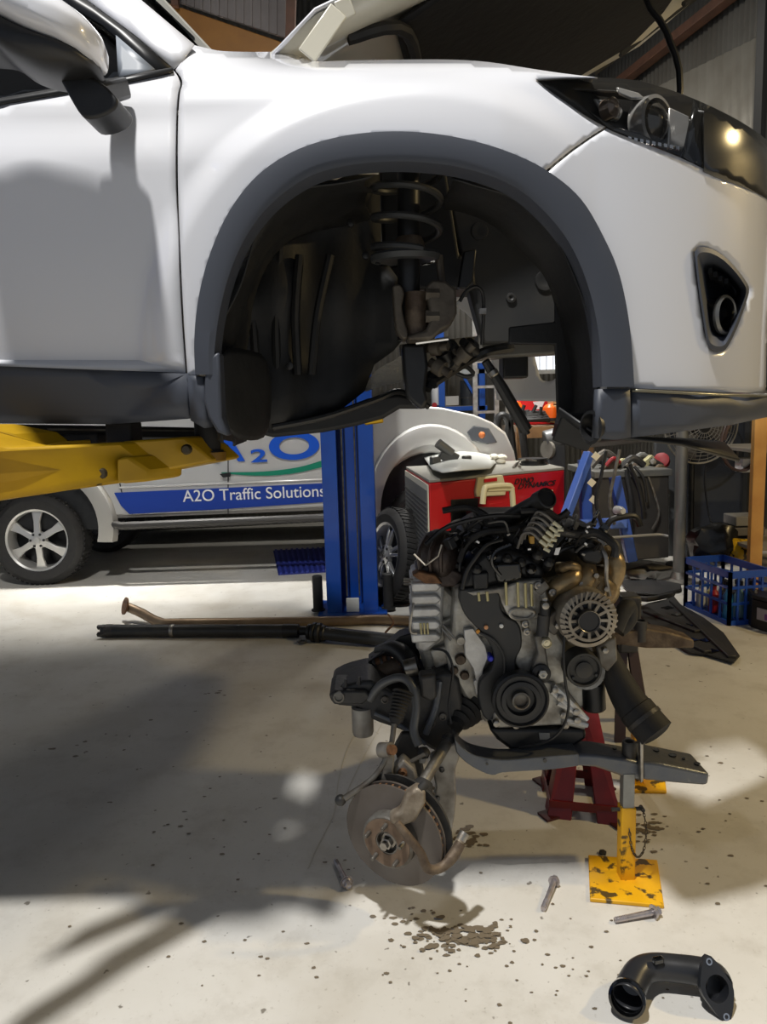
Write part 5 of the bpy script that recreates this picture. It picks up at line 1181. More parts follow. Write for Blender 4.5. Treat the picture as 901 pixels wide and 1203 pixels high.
bm = nb(); lathe(bm, dc, n_, [(0.078, -0.002), (0.0775, 0.034), (0.073, 0.038), (0.030, 0.038), (0.030, 0.020), (0, 0.020)], 48); Q('disc_hat', bm, GREYMET, parent=bd_)
bm = nb(); lathe(bm, dc, n_, [(0.070, 0.0382), (0.070, 0.0395), (0.034, 0.0395), (0.034, 0.0382)], 48); Q('hat_face', bm, mat('rust_tinted_hub', (122, 102, 84), 0.55, 0.3, var=(30, (84, 66, 52), 0.7)), parent=bd_)
for k in range(5):
    an = 2 * PI * k / 5 + 0.35; e = a_ * math.cos(an) + b_ * math.sin(an)
    bm = nb(); lathe(bm, dc + e * 0.055, n_, [(0.0065, 0.036), (0.0062, 0.060), (0.0045, 0.064), (0, 0.064)], 12); Q('wheel_stud', bm, GREYMET, parent=bd_)
bm = nb(); lathe(bm, dc, n_, [(0.026, 0.02), (0.024, 0.028), (0.017, 0.030), (0.017, 0.044), (0.012, 0.046), (0.012, 0.058), (0, 0.060)], 6); Q('axle_nut', bm, STEEL, parent=bd_)
bm = nb(); lathe(bm, dc - n_ * 0.055, n_, [(0.05, -0.01), (0.150, -0.004), (0.158, 0.008), (0.158, 0.014), (0.05, 0.0)], 40, a0=0.0, a1=2 * PI); Q('dust_shield', bm, SUBB)
# caliper bracket bridging the disc edge
CB = mat('caliper_bracket_iron', (152, 142, 126), 0.55, 0.4, var=(22, (98, 84, 68), 0.8), bump=0.25)
qz('caliper_bracket', [(478, 934), (490, 926), (500, 930), (500, 944), (488, 966), (470, 972), (458, 968), (458, 960), (470, 954), (474, 944)], 1.83, 0.04, CB, 0.008)
bm = nb(); tube(bm, [P(466, 966, 1.80), P(480, 984, 1.79), P(494, 1002, 1.79), P(502, 1020, 1.80), P(516, 1020, 1.82), P(530, 1008, 1.84), P(541, 990, 1.86)], [0.010, 0.012, 0.012, 0.013, 0.013, 0.016, 0.015], 12, n=5); Q('bracket_arm', bm, IRON)
qt('slider_pin', [(534, 1000, 1.85), (544, 981, 1.87)], [0.013, 0.012], CB, 0, 12); qt('pin_cap', [(541, 987, 1.865), (546, 978, 1.875)], 0.014, STEEL, 0, 14)
qt('slider_pin', [(492, 930, 1.84), (499, 922, 1.86)], 0.013, RUB, 0, 12)
# ================================================================== AXLE STANDS
def quad_slab(c4, t):
    bm = nb(); prism(bm, c4, (0, 0, t)); return bm
ys = thing('axle_stand', 'yellow square-post axle stand with chained pin under the subframe horn', 'axle stand', F(735, 1035))
o = ob('base_plate', quad_slab([F(693, 1060), F(780, 1068), F(772, 1014), F(691, 1008)], 0.012), YELST, ys, bevel=0.003)
pb = F(735, 1033); pt_ = V((pb.x, pb.y, P(737, 946, pb.y).z))
bm = nb(); box(bm, pb.lerp(pt_, 0.5), (0.043, 0.043, (pt_ - pb).length)); ob('outer_post', bm, YELST, ys, bevel=0.003)
ptt = V((pb.x, pb.y, P(737, 905, pb.y).z))
bm = nb(); box(bm, pt_.lerp(ptt, 0.45), (0.034, 0.034, (ptt - pt_).length * 1.05)); ob('inner_post', bm, mat('galvanised_post', (150, 152, 150), 0.4, 0.6, var=(14, (110, 110, 106), 0.6)), ys, bevel=0.002)
pin = pt_ + V((0, 0, -0.012))
bm = nb(); tube(bm, [pin + V((-0.045, 0, 0)), pin + V((0.045, 0, 0))], 0.006, 10); tube(bm, [pin + V((0.045, -0.012, 0)), pin + V((0.045, 0.012, 0))], 0.006, 8); ob('lock_pin', bm, SUBB, ys)
ch = [pin + V((0.045, -0.01, 0)), pin + V((0.048, -0.03, -0.05)), pin + V((0.040, -0.035, -0.11)), pin + V((0.024, -0.03, -0.135)), pin + V((0.008, -0.026, -0.11)), pin + V((0.0, -0.024, -0.05))]
cp_ = spl(ch, 5)
CHM = mat('chain_dark', (70, 62, 50), 0.5, 0.5)
for k in range(0, len(cp_) - 1):
    a, b = cp_[k], cp_[k + 1]; m_ = (a + b) / 2; d = (b - a).normalized(); s = V((1, 0, 0)) if k % 2 else V((0, 1, 0))
    pts = [m_ + d * 0.007 * math.cos(t) + s * 0.0035 * math.sin(t) for t in [2 * PI * i / 8 for i in range(8)]]
    bm = nb(); tube(bm, pts, 0.0013, 5, closed=True); ob('chain_link', bm, CHM, ys)
y2 = thing('axle_stand', 'second yellow axle stand, only its base corner showing behind the red stand', 'axle stand', F(757, 922))
ob('base_plate', quad_slab([F(735, 932), F(783, 933), F(781, 917), F(736, 915)], 0.012), YELST, y2, bevel=0.003)
pb2 = F(748, 921); bm = nb(); box(bm, pb2 + V((0, 0, 0.14)), (0.04, 0.04, 0.27)); ob('outer_post', bm, YELST, y2, bevel=0.003)
# red stamped-steel stand
rs = thing('axle_stand', 'red stamped steel axle stand beneath the engine', 'axle stand', F(688, 962))
ct = F(688, 950) + V((0, 0.10, 0)); hz = 0.34
feet = [F(643, 961), F(731, 971), F(731, 971) + V((0.03, 0.26, 0)), F(643, 961) + V((0.03, 0.26, 0))]
tops = [V((ct.x + dx * 0.055, ct.y + dy * 0.05, hz)) for dx, dy in ((-1, -1), (1, -1), (1, 1), (-1, 1))]
for k in range(4):
    f0, t0 = feet[k], tops[k]; inn_ = V((ct.x, ct.y, 0))
    for j in (k - 1, (k + 1) % 4):
        g = (feet[j] - f0).normalized(); g2 = (tops[j] - t0).normalized()
        bm = nb(); prism(bm, [f0, f0 + g * 0.078, t0 + g2 * 0.05, t0], (inn_ - f0).normalized() * 0.006); ob('leg_flange', bm, REDST, rs)
    bm = nb(); box(bm, f0 + (inn_ - f0).normalized() * 0.015 + V((0, 0, 0.004)), (0.06, 0.06, 0.008), 0.4); ob('foot', bm, mat('dark_red_foot', (70, 20, 22), 0.5), rs)
for a, b in ((0, 1), (1, 2), (2, 3), (3, 0)):
    bm = nb(); q = [tops[a], tops[b], tops[b].lerp(feet[b], 0.36), tops[b].lerp(feet[b], 0.36).lerp(tops[a].lerp(feet[a], 0.36), 0.3), (tops[b].lerp(feet[b], 0.27) + tops[a].lerp(feet[a], 0.27)) / 2, tops[a].lerp(feet[a], 0.36).lerp(tops[b].lerp(feet[b], 0.36), 0.3), tops[a].lerp(feet[a], 0.36)]
    prism(bm, q, (V((ct.x, ct.y, 0.2)) - (tops[a] + tops[b]) / 2).normalized() * 0.004); ob('web_plate', bm, REDST, rs)
    bm = nb(); bar(bm, feet[a].lerp(tops[a], 0.13), feet[b].lerp(tops[b], 0.13), 0.006, 0.03); ob('lower_tie', bm, REDST, rs)
bm = nb(); box(bm, V((ct.x, ct.y, hz + 0.03)), (0.10, 0.09, 0.10)); ob('collar', bm, REDST, rs, bevel=0.008)
bm = nb(); box(bm, V((ct.x, ct.y, hz + 0.13)), (0.05, 0.04, 0.14)); box(bm, V((ct.x, ct.y, hz + 0.20)), (0.12, 0.06, 0.02)); ob('ratchet_post', bm, SUBB, rs, bevel=0.004)
# dark stand under the far rail
ds = thing('axle_stand', 'dark maroon axle stand under the far rail, behind the black hose', 'axle stand', F(745, 876))
b0 = F(740, 868); 
for x0, y0 in ((728, 872), (757, 872), (757, 846), (728, 846)):
    bm = nb(); bar(bm, F(x0, y0), V((b0.x + (0.02 if x0 > 740 else -0.02), b0.y + 0.06, 0.40)), 0.045, 0.012); ob('leg', bm, mat('maroon_black_paint', (46, 26, 27), 0.5), ds)
bm = nb(); box(bm, V((b0.x, b0.y + 0.06, 0.43)), (0.08, 0.07, 0.12)); ob('head', bm, SUBB, ds, bevel=0.008)
bm = nb(); box(bm, V((b0.x, b0.y + 0.06, 0.55)), (0.09, 0.10, 0.14)); ob('saddle', bm, SUBB, ds, bevel=0.01)
# ================================================================== BOLTS
def bolt(label, a, b, hd):
    """a: thread tip pixel, b: head pixel"""
    t = thing('bolt', label, 'bolt', F(*b), 'loose bolts on the floor')
    p = F(a[0], a[1], 0.009); q = F(b[0], b[1], 0.016); d = (q - p).normalized(); BM = mat('zinc_bolt', (190, 184, 186), 0.32, 0.75, var=(40, (140, 130, 124), 0.5))
    bm = nb(); tube(bm, [p, q], [0.0072, 0.0085], 12); ob('shank', bm, BM, t)
    for k in range(7): 
        bm = nb(); lathe(bm, p + d * (0.004 + 0.005 * k), d, [(0.0070, 0), (0.0086, 0.0015), (0.0070, 0.003)], 12); ob('thread', bm, BM, t)
    bm = nb(); lathe(bm, q, d, [(0, -0.004), (0.017, -0.004), (0.017, 0.0), (0.0135, 0.003), (0.0, 0.003)], 20); ob('flange', bm, BM, t)
    bm = nb(); lathe(bm, q, d, [(0.0115, 0.002), (0.0115, 0.013), (0.009, 0.015), (0.005, 0.013), (0, 0.012)], 6); ob('hex_head', bm, BM, t, ang=20)
    if hd: 
        bm = nb(); lathe(bm, q - d * 0.008, d, [(0.010, 0), (0.020, 0.0), (0.020, 0.003), (0.010, 0.003), (0.010, 0)], 20); ob('washer', bm, BM, t)
bolt('small rusty-headed bolt on the floor left of the brake disc', (394, 1011), (408, 1038), True)
bolt('long bolt pointing up on the floor between the disc and the yellow stand', (638, 1068), (651, 1035), False)
bolt('long bolt lying in front of the yellow stand base', (722, 1081), (770, 1071), True)
bm = nb(); lathe(bm, F(708, 1003, 0.0), (0, 0, 1), [(0, 0), (0.012, 0), (0.012, 0.008), (0.006, 0.010), (0, 0.010)], 6)
tag(ob('hex_nut', bm, SUBB), 'tiny dark nut on the floor behind the yellow base plate', 'nut')
# ================================================================== BLACK INTAKE ELBOW
el = thing('intake_elbow', 'black plastic intake elbow with two-hole flange lying on the floor', 'intake pipe', F(788, 1180))
ELM = mat('elbow_plastic', (34, 36, 40), 0.34, var=(12, (50, 50, 52), 0.5))
mouth = F(737, 1172, 0.045); 
pts = [mouth, F(742, 1158, 0.05), F(752, 1142, 0.055), F(770, 1136, 0.055), F(800, 1138, 0.055), F(824, 1142, 0.052), F(838, 1148, 0.050), F(842, 1156, 0.050)]
bm = nb(); tube(bm, pts, [0.036, 0.035, 0.033, 0.031, 0.031, 0.033, 0.035, 0.036], 24, n=5, caps=False); ob('pipe', bm, ELM, el, solid=-0.003, norm=True)
vw = (EYE - mouth).normalized(); ax1 = V((-0.35, -0.75, 0.35)).normalized()
bm = nb(); lathe(bm, mouth, ax1, [(0.036, -0.012), (0.041, -0.010), (0.042, 0.0), (0.042, 0.010), (0.036, 0.012), (0.034, 0.0), (0.032, -0.05), (0, -0.05)], 32); ob('mouth_ring', bm, GLOSSBLK, el)
fc = F(841, 1161, 0.054); ax2 = V((0.15, -0.85, 0.45)).normalized()
a_, b_, _ = frame(ax2); flp = []
for k in range(28):
    t = 2 * PI * k / 28; r = 0.040 + 0.028 * abs(math.sin(t)) ** 4; flp.append(fc + a_ * (0.040 * math.cos(t)) + b_ * (r * math.sin(t) * (1.0 if r < 0.05 else 1.05)) + a_ * 0.006 * math.sin(t))
bm = nb(); n = len(flp); o1 = [bm.verts.new(p + ax2 * 0.006) for p in flp]; o2 = [bm.verts.new(p - ax2 * 0.006) for p in flp]
i1 = [bm.verts.new(fc + (p - fc).normalized() * 0.029 + ax2 * 0.006) for p in flp]; i2 = [bm.verts.new(fc + (p - fc).normalized() * 0.029 - ax2 * 0.03) for p in flp]
for k in range(n):
    j = (k + 1) % n
    for A, B in ((o2, o1), (o1, i1), (i1, i2)): bm.faces.new((A[k], A[j], B[j], B[k]))
bm.faces.new(i2); ob('flange', bm, ELM, el, ang=40)
for s in (-1, 1):
    bm = nb(); lathe(bm, fc + b_ * 0.057 * s + a_ * 0.006 * s, ax2, [(0.0045, 0.005), (0.0045, 0.008), (0.008, 0.008), (0.008, 0.004)], 16); ob('sleeve', bm, CHROME, el)
bm = nb(); box(bm, F(773, 1128, 0.092), (0.026, 0.014, 0.014), 0.2); ob('tab', bm, GLOSSBLK, el, bevel=0.003)
# ================================================================== OIL SPOTS AND SCRATCHES ON THE FLOOR
def splat(bm, c, r, z=0.0012, sx=1.0, n=9, rg=random):
    vs_ = []
    for k in range(n):
        t = 2 * PI * k / n; rr = r * rg.uniform(0.75, 1.15); vs_.append(bm.verts.new((c.x + rr * math.cos(t) * sx, c.y + rr * math.sin(t), z)))
    bm.faces.new(vs_)
rg = random.Random(5); bm = nb()
for cx, cy, sx, sy, n, r0_, r1_ in [(545, 1102, 60, 16, 150, 0.003, 0.010), (555, 985, 22, 12, 26, 0.004, 0.012), (760, 975, 24, 14, 44, 0.003, 0.010), (480, 1075, 40, 12, 14, 0.003, 0.007), (420, 1000, 40, 30, 10, 0.002, 0.004), (100, 870, 60, 20, 8, 0.004, 0.012), (240, 950, 160, 120, 34, 0.0025, 0.006), (600, 1120, 140, 60, 40, 0.002, 0.005), (830, 960, 60, 100, 22, 0.003, 0.008), (700, 1160, 150, 40, 16, 0.002, 0.004), (300, 1130, 120, 60, 14, 0.002, 0.005), (255, 815, 30, 4, 5, 0.006, 0.012)]:
    for k in range(n):
        c = F(cx + rg.gauss(0, 0.5) * sx, cy + rg.gauss(0, 0.5) * sy); splat(bm, c, rg.uniform(r0_, r1_) , 0.0012 + 0.00003 * k, rg.uniform(1.0, 1.8), 13, rg)
o = ob('oil_spots', bm, mat('oil_stain', (112, 101, 84), 0.45), floor, ang=0, norm=False); o['kind'] = 'stuff'
for pl in ([(425, 848), (408, 880), (398, 915), (392, 955), (370, 1000), (362, 1020)], [(450, 848), (432, 880), (412, 920), (402, 948)]):
    bm = nb(); pts = spl([F(x, y, 0.0015) for x, y in pl], 6); 
    for a, b in zip(pts, pts[1:]): bar(bm, a, b, 0.004, 0.0008)
    ob('scratch', bm, mat('pale_scratch', (196, 192, 180), 0.6), floor, ang=0)
# ================================================================== RED DYNAMOMETER CABINET
zt = 0.98
fl_ = F(504, 564, zt); fr_ = F(663, 549, zt); bl_ = F(477, 548, zt); br_ = fr_ + (bl_ - fl_) * 0.72
cab = thing('dyno_cabinet', 'red steel dynamometer cabinet with a grey top behind the engine', 'cabinet', (fl_.x, fl_.y, 0))
def down(p, z): return V((p.x, p.y, z))
bm = nb(); prism(bm, [down(fl_, 0.05), down(fr_, 0.05), down(br_, 0.05), down(bl_, 0.05)], (0, 0, zt - 0.07)); ob('body', bm, REDC, cab, bevel=0.008)
bm = nb(); prism(bm, [down(fl_, zt - 0.018), down(fr_, zt - 0.018), down(br_, zt - 0.018), down(bl_, zt - 0.018)], (0, 0, 0.018)); ob('top_sheet', bm, mat('grey_top_sheet', (146, 144, 136), 0.5, 0.2), cab, bevel=0.003)
fx = (fr_ - fl_).normalized(); fn = V((fx.y, -fx.x, 0)); sx_ = (bl_ - fl_).normalized(); sn = V((-abs(sx_.y), 0, 0)); sn = V((-sx_.y, sx_.x, 0)); 
if sn.x > 0: sn = -sn
def onf(px, py, off=0.004):
    o = fl_ + fn * off; d = ray(px, py); return EYE + d * ((o - EYE).dot(fn) / d.dot(fn))
def cabz(name, pix, m, off=0.004, t=0.012, bev=0.002, parent=cab):
    bm = nb(); prism(bm, [onf(x, y, off) for x, y in pix], -fn * t); return ob(name, bm, m, parent, bevel=bev)
# perforated side vent with a pale frame
s0 = fl_ + sx_ * 0.03; s1 = bl_ - sx_ * 0.02
bm = nb(); prism(bm, [down(fl_ + sx_ * 0.0, 0.08) + sn * 0.004, down(bl_, 0.08) + sn * 0.004, down(bl_, zt - 0.03) + sn * 0.004, down(fl_, zt - 0.03) + sn * 0.004], sn * 0.006); ob('vent_frame', bm, mat('cream_frame', (206, 202, 186), 0.5), cab)
bm = nb(); prism(bm, [down(s0, 0.12) + sn * 0.012, down(s1, 0.12) + sn * 0.012, down(s1, zt - 0.07) + sn * 0.012, down(s0, zt - 0.07) + sn * 0.012], sn * 0.002); vent = ob('vent_mesh', bm, mat('vent_grey', (110, 110, 106), 0.6), cab, ang=0)
for k in range(22):
    z = 0.15 + k * 0.032; bm = nb(); bar(bm, down(s0, z) + sn * 0.015, down(s1, z) + sn * 0.015, 0.004, 0.012); ob('louvre', bm, mat('vent_dark', (66, 66, 64), 0.6), vent, ang=0)
cabz('recess_panel', [(530, 587), (562, 585), (562, 640), (530, 640)], BLK)
cabz('red_knob', [(575, 592), (590, 590), (590, 600), (575, 602)], REDC)
text('lettering', 'DYNO', onf(604, 569), onf(627, 566.5), BLK, cab, normal=fn, hpx=7 / ppm(620, 565, fl_.y), shear=0.4, off=0.02)
text('lettering', 'DYNAMICS', onf(608, 574.5), onf(653, 569.5), BLK, cab, normal=fn, hpx=6.5 / ppm(620, 565, fl_.y), shear=0.4, off=0.02)
CREAM = mat('cream_plastic', (206, 196, 156), 0.45)
pl_ = cabz('cream_plate', [(559, 577), (562, 561), (591, 558), (595, 574), (594, 582), (560, 584)], CREAM, 0.02, 0.03, 0.006)
cabz('plate_slot', [(569, 563), (584, 561), (584, 565), (569, 567)], REDC, 0.026, 0.004, 0, pl_)
hd_ = thing('carry_handle', 'cream plastic handle standing in front of the cream plate', 'handle', onf(584, 600, 0.20))
bm = nb(); tube(bm, [onf(567, 592, 0.2), onf(569, 575, 0.2), onf(574, 572, 0.2), onf(596, 570.5, 0.2), onf(601, 575, 0.2), onf(603, 600, 0.2)], 0.019, 10, n=3); ob('grip', bm, CREAM, hd_)
bm = nb(); bar(bm, onf(570, 575, 0.185), onf(602, 574, 0.185), 0.03, 0.05, fn); ob('grip_bar', bm, CREAM, hd_, bevel=0.008)
bm = nb(); prism(bm, [onf(566, 598, 0.22), onf(606, 598, 0.22), onf(606, 690, 0.22), onf(566, 690, 0.22)], fn * -0.16); ob('case', bm, BLK, hd_, bevel=0.01)
sk = cabz('socket_plate', [(634, 577), (650, 575.5), (650, 600), (635, 602)], CREAM, 0.01, 0.02, 0.004)
for dy in (3, 14): cabz('socket_rocker', [(638, 578 + dy), (647, 577 + dy), (647, 585 + dy), (638, 586 + dy)], mat('cream_rocker', (188, 180, 146), 0.4), 0.014, 0.004, 0.001, sk)
# things lying on the cabinet
tray = thing('shaped_tray', 'pale shaped cover tray lying on the red cabinet', 'tray', F(535, 550, zt))
bm = gridpanel([(498, 538), (506, 528), (530, 522), (560, 520), (574, 530), (582, 544), (576, 551), (545, 553), (520, 556), (508, 552)], 6, lambda x, y: F(x, y, zt + 0.02 + 0.05 * math.sin(max(0, min(1, (x - 498) / 84)) * PI)))
ob('panel', bm, mat('pale_grey_plastic', (186, 188, 184), 0.4), tray, solid=0.01)
mo = thing('wiper_motor', 'black electric motor part on the pale tray', 'motor', F(525, 540, zt))
c = F(527, 536, zt + 0.10); bm = nb(); box(bm, c, (0.13, 0.10, 0.09), mx=Matrix.Rotation(0.5, 3, 'Y')); ob('housing', bm, mat('dark_motor', (70, 70, 68), 0.4, 0.3), mo, bevel=0.01)
bm = nb(); tube(bm, [c + V((0.02, -0.02, 0.02)), c + V((-0.08, -0.05, 0.10))], 0.035, 14); ob('can', bm, mat('dark_motor_can', (90, 90, 88), 0.35, 0.4), mo)
bm = nb(); box(bm, c + V((-0.1, -0.03, -0.03)), (0.07, 0.06, 0.06), 0.3); ob('bracket', bm, MATS['dark_motor'], mo, bevel=0.008)
bm = nb(); box(bm, c + V((0.13, 0, -0.02)), (0.06, 0.05, 0.04), 0.5); ob('connector', bm, MATS['dark_motor'], mo, bevel=0.008)
rag = thing('rag', 'crumpled white rag on the red cabinet', 'rag', F(585, 545, zt))
bm = nb(); rq = random.Random(3)
for k in range(9): sph(bm, F(585, 545, zt) + V((rq.uniform(-0.07, 0.07), rq.uniform(-0.03, 0.03), 0.02 + rq.uniform(0, 0.045))), rq.uniform(0.018, 0.034), 8, (1.3, 1, 0.7))
ob('cloth', bm, mat('white_cloth', (222, 218, 204), 0.8), rag)
rl_ = thing('tape_reel', 'flat black reel lying at the right of the red cabinet top', 'reel', F(626, 546, zt))
bm = nb(); lathe(bm, F(626, 546, zt), (0, 0, 1), [(0, 0.0), (0.11, 0.0), (0.11, 0.012), (0.09, 0.014), (0.09, 0.04), (0.11, 0.042), (0.11, 0.05), (0, 0.052)], 24); ob('reel', bm, BLK, rl_)
bm = nb(); tube(bm, [F(606, 548, zt + 0.01), F(610, 542, zt + 0.05), F(618, 540, zt + 0.08), F(630, 541, zt + 0.06)], 0.006, 6, n=4); ob('lead', bm, STEEL, rl_)
sp = thing('wire_clip', 'small bright wire clip beside the reel on the cabinet', 'clip', F(608, 548, zt))
bm = nb(); tube(bm, [F(603, 549, zt + 0.01), F(607, 544, zt + 0.02), F(611, 548, zt + 0.01)], 0.009, 6, n=3); ob('wire', bm, STEEL, sp)
# ================================================================== BLUE SHELVING BEHIND
BY = 8.6
BSH = mat('blue_shelving_paint', (26, 92, 196), 0.4)
sh = thing('shelving_unit', 'blue steel shelving with boxes against the back wall', 'shelving', V((P(545, 470, BY).x, BY, 0)))
for px in (519, 566):
    for dy in (0, 0.4):
        p = P(px, 470, BY); bm = nb(); box(bm, (p.x, BY + dy, 1.15), (0.07, 0.05, 2.3)); ob('upright', bm, BSH, sh, ang=0)
xa = P(516, 470, BY).x; xb = P(572, 470, BY).x
for py in (437, 480, 530):
    z = P(540, py, BY).z
    bm = nb(); box(bm, ((xa + xb) / 2, BY, z), (xb - xa, 0.05, 0.05)); ob('beam', bm, BSH if py > 450 else mat('pale_beam', (190, 196, 196), 0.5), sh, ang=0)
    bm = nb(); box(bm, ((xa + xb) / 2, BY + 0.2, z + 0.02), (xb - xa, 0.42, 0.02)); ob('shelf_board', bm, mat('shelf_board_grey', (150, 148, 140), 0.6), sh, ang=0)
bm = nb(); bar(bm, P(543, 440, BY), P(556, 462, BY), 0.03, 0.03); ob('brace', bm, BSH, sh, ang=0)
def tbox(name, label, cat, pix, Y, m, t=0.3, bev=0.006, group=None):
    bm = nb(); pprism(bm, pix, Y, t); o = ob(name, bm, m, None, bevel=bev); return tag(o, label, cat, group)
tbox('carton', 'small white carton with red marks on the blue shelving', 'box', [(517, 466), (539, 465), (539, 476), (517, 477)], BY + 0.05, mat('white_card', (222, 220, 214), 0.6))
bo = thing('oil_bottle', 'white bottle with dark cap at the left of the blue shelving', 'bottle', P(513, 477, BY))
bm = nb(); lathe(bm, P(513, 476, BY + 0.05), (0, 0, 1), [(0, 0), (0.06, 0), (0.06, 0.17), (0.025, 0.22), (0, 0.22)], 16); ob('bottle_body', bm, mat('white_bottle', (214, 216, 220), 0.4), bo)
bm = nb(); lathe(bm, P(513, 476, BY + 0.05), (0, 0, 1), [(0, 0.21), (0.03, 0.21), (0.03, 0.28), (0, 0.28)], 12); ob('bottle_cap', bm, BLK, bo)
bm = nb(); lathe(bm, P(510, 476, BY + 0.05), (0, -1, 0), [(0, 0.062), (0.03, 0.062), (0.03, 0.06)], 12); ob('bottle_label', bm, mat('red_label', (200, 40, 50), 0.5), bo)
bkt = thing('drum', 'dark drum on the blue shelving behind the strut rod', 'drum', P(550, 476, BY))
bm = nb(); lathe(bm, P(551, 478, BY + 0.15), (0, 0, 1), [(0, 0), (0.10, 0), (0.105, 0.15), (0.10, 0.30), (0, 0.30)], 20); ob('shell', bm, mat('dark_drum', (50, 54, 60), 0.5), bkt)
bm = nb(); lathe(bm, P(551, 478, BY + 0.15), (0, 0, 1), [(0.106, 0.10), (0.11, 0.105), (0.106, 0.11)], 20); ob('hoop', bm, GREYMET, bkt)
lad = thing('ladder', 'grey aluminium ladder standing beside the blue shelving', 'ladder', V((P(572, 470, 8.4).x, 8.4, 0)))
for px in (558, 583):
    p = P(px, 460, 8.4); bm = nb(); box(bm, (p.x, 8.4, 1.2), (0.05, 0.06, 2.4)); ob('stile', bm, ALU_L, lad, ang=0)
for k in range(8):
    z = 0.25 + k * 0.28; bm = nb(); box(bm, (P(570.5, 460, 8.4).x, 8.4, z), (P(583, 460, 8.4).x - P(558, 460, 8.4).x, 0.05, 0.03)); ob('rung', bm, ALU_L, lad, ang=0)
# ================================================================== WORKBENCH
WY = 6.9
wbt = P(640, 500, WY).z
wb = thing('workbench', 'timber-edged workbench cluttered with parts behind the red cabinet', 'workbench', V((P(640, 520, WY).x, WY, 0)))
xa = P(606, 500, WY).x; xb = P(700, 500, WY).x
bm = nb(); box(bm, ((xa + xb) / 2, WY + 0.4, wbt - 0.03), (xb - xa, 0.8, 0.05)); ob('top', bm, mat('grimy_bench_top', (120, 104, 84), 0.6, var=(5, (80, 68, 54), 0.7)), wb, ang=0)
bm = nb(); box(bm, ((xa + xb) / 2, WY - 0.01, wbt - 0.06), (xb - xa, 0.03, 0.10)); ob('edge_board', bm, mat('worn_bench_edge', (150, 112, 72), 0.6, var=(8, (104, 76, 48), 0.7)), wb, ang=0)
for x in (xa + 0.06, xb - 0.06):
    bm = nb(); box(bm, (x, WY + 0.06, wbt / 2 - 0.03), (0.09, 0.09, wbt - 0.06)); ob('leg', bm, MATS['worn_bench_edge'], wb, ang=0)
tl = thing('tool_case', 'bright red tool case standing on the workbench', 'tool case', P(630, 492, 7.4))
bm = nb(); xA = P(608, 480, 7.45).x; xB = P(653, 480, 7.45).x; zT = P(630, 467, 7.45).z; box(bm, ((xA + xB) / 2, 7.55, (wbt - 0.005 + zT) / 2), (xB - xA, 0.2, zT - wbt + 0.005)); ob('shell', bm, mat('bright_red_plastic', (216, 30, 36), 0.4), tl, bevel=0.02)
bm = nb(); pprism(bm, [(626, 472), (640, 471), (636, 480), (630, 481)], 7.445, 0.004); ob('badge', bm, DECW, tl)
for k, (x, y, r) in enumerate([(646, 483, 0.075), (607, 480, 0.06)]):
    bt = thing('orange_lamp', ['round orange lamp at the right end of the red tool case', 'small orange lamp at the left end of the red tool case'][k], 'lamp', P(x, y + 8, 7.2))
    bm = nb(); lathe(bm, P(x, y + 8, 7.2), (0, 0, 1), [(0, 0), (r, 0.0), (r, 0.05), (r * 0.9, 0.10), (r * 0.5, 0.13), (0, 0.135)], 18); ob('dome', bm, mat('orange_plastic', (226, 96, 24), 0.3), bt)
    bm = nb(); lathe(bm, P(x, y + 8, 7.2), (0, 0, 1), [(0, -0.03), (r * 1.05, -0.03), (r * 1.05, 0.0), (0, 0.0)], 18); ob('base', bm, BLK, bt)
for k, q in enumerate([[(650, 454), (664, 454), (664, 475), (650, 475)], [(649, 476), (666, 475), (666, 496), (649, 497)]]):
    tbox('cardboard_box', ['tan cardboard box on the bench, upper of the pair', 'tan cardboard box on the bench, lower of the pair'][k], 'box', q, 7.15, mat('cardboard', (196, 158, 112), 0.7), 0.25)
cl = thing('coiled_hose', 'coil of black hose lying on the workbench', 'hose', P(622, 497, 7.05)); bm = nb(); pts = []
for k in range(60):
    a = k * 0.5; r = 0.17 - 0.001 * k; pts.append(P(624, 497, 7.1) + V((r * math.cos(a), r * 0.8 * math.sin(a), 0.02 + 0.0015 * k)))
tube(bm, pts, 0.02, 7); ob('coil', bm, RUB, cl)
for k, (x0, y0, x1, y1) in enumerate([(610, 492, 616, 476), (622, 492, 630, 476), (634, 490, 636, 478)]):
    bm = nb(); tube(bm, [P(x0, y0, 7.0), P(x1, y1, 7.0)], 0.016, 8); tag(ob('screwdriver', bm, BLK), ['left of three dark rods standing in the bench clutter', 'middle of three dark rods standing in the bench clutter', 'right of three dark rods standing in the bench clutter'][k], 'tool', 'rods on the bench')
gr_ = thing('bench_grinder', 'grey grinder on a dark pedestal at the right of the workbench', 'grinder', P(648, 512, 6.6))
bm = nb(); tube(bm, [P(640, 518, 6.6), P(662, 512, 6.6)], 0.09, 18); ob('motor', bm, mat('grinder_grey', (84, 86, 88), 0.4), gr_, bevel=0.01)
bm = nb(); lathe(bm, P(645, 528, 6.55), (-1, -0.6, 0), [(0, 0), (0.08, 0), (0.08, 0.03), (0, 0.03)], 18); ob('grinding_wheel', bm, mat('stone_grey', (110, 106, 98), 0.8), gr_)
gp = P(652, 522, 6.6); bm = nb(); box(bm, (gp.x, gp.y, gp.z / 2), (0.16, 0.14, gp.z)); ob('pedestal', bm, mat('grinder_dark', (52, 53, 55), 0.5), gr_, bevel=0.015)
# timber upright and white panel between shelving and bench
tbox('door_leaf', 'brown timber board against the back wall beside the white edge', 'board', [(602, 436), (618, 436), (618, 560), (602, 560)], 8.9, mat('brown_board', (96, 66, 46), 0.6), 0.04)
tbox('white_board', 'narrow white board against the back wall', 'board', [(594, 446), (602, 446), (602, 560), (594, 560)], 8.85, mat('white_board_m', (216, 214, 206), 0.5), 0.04)
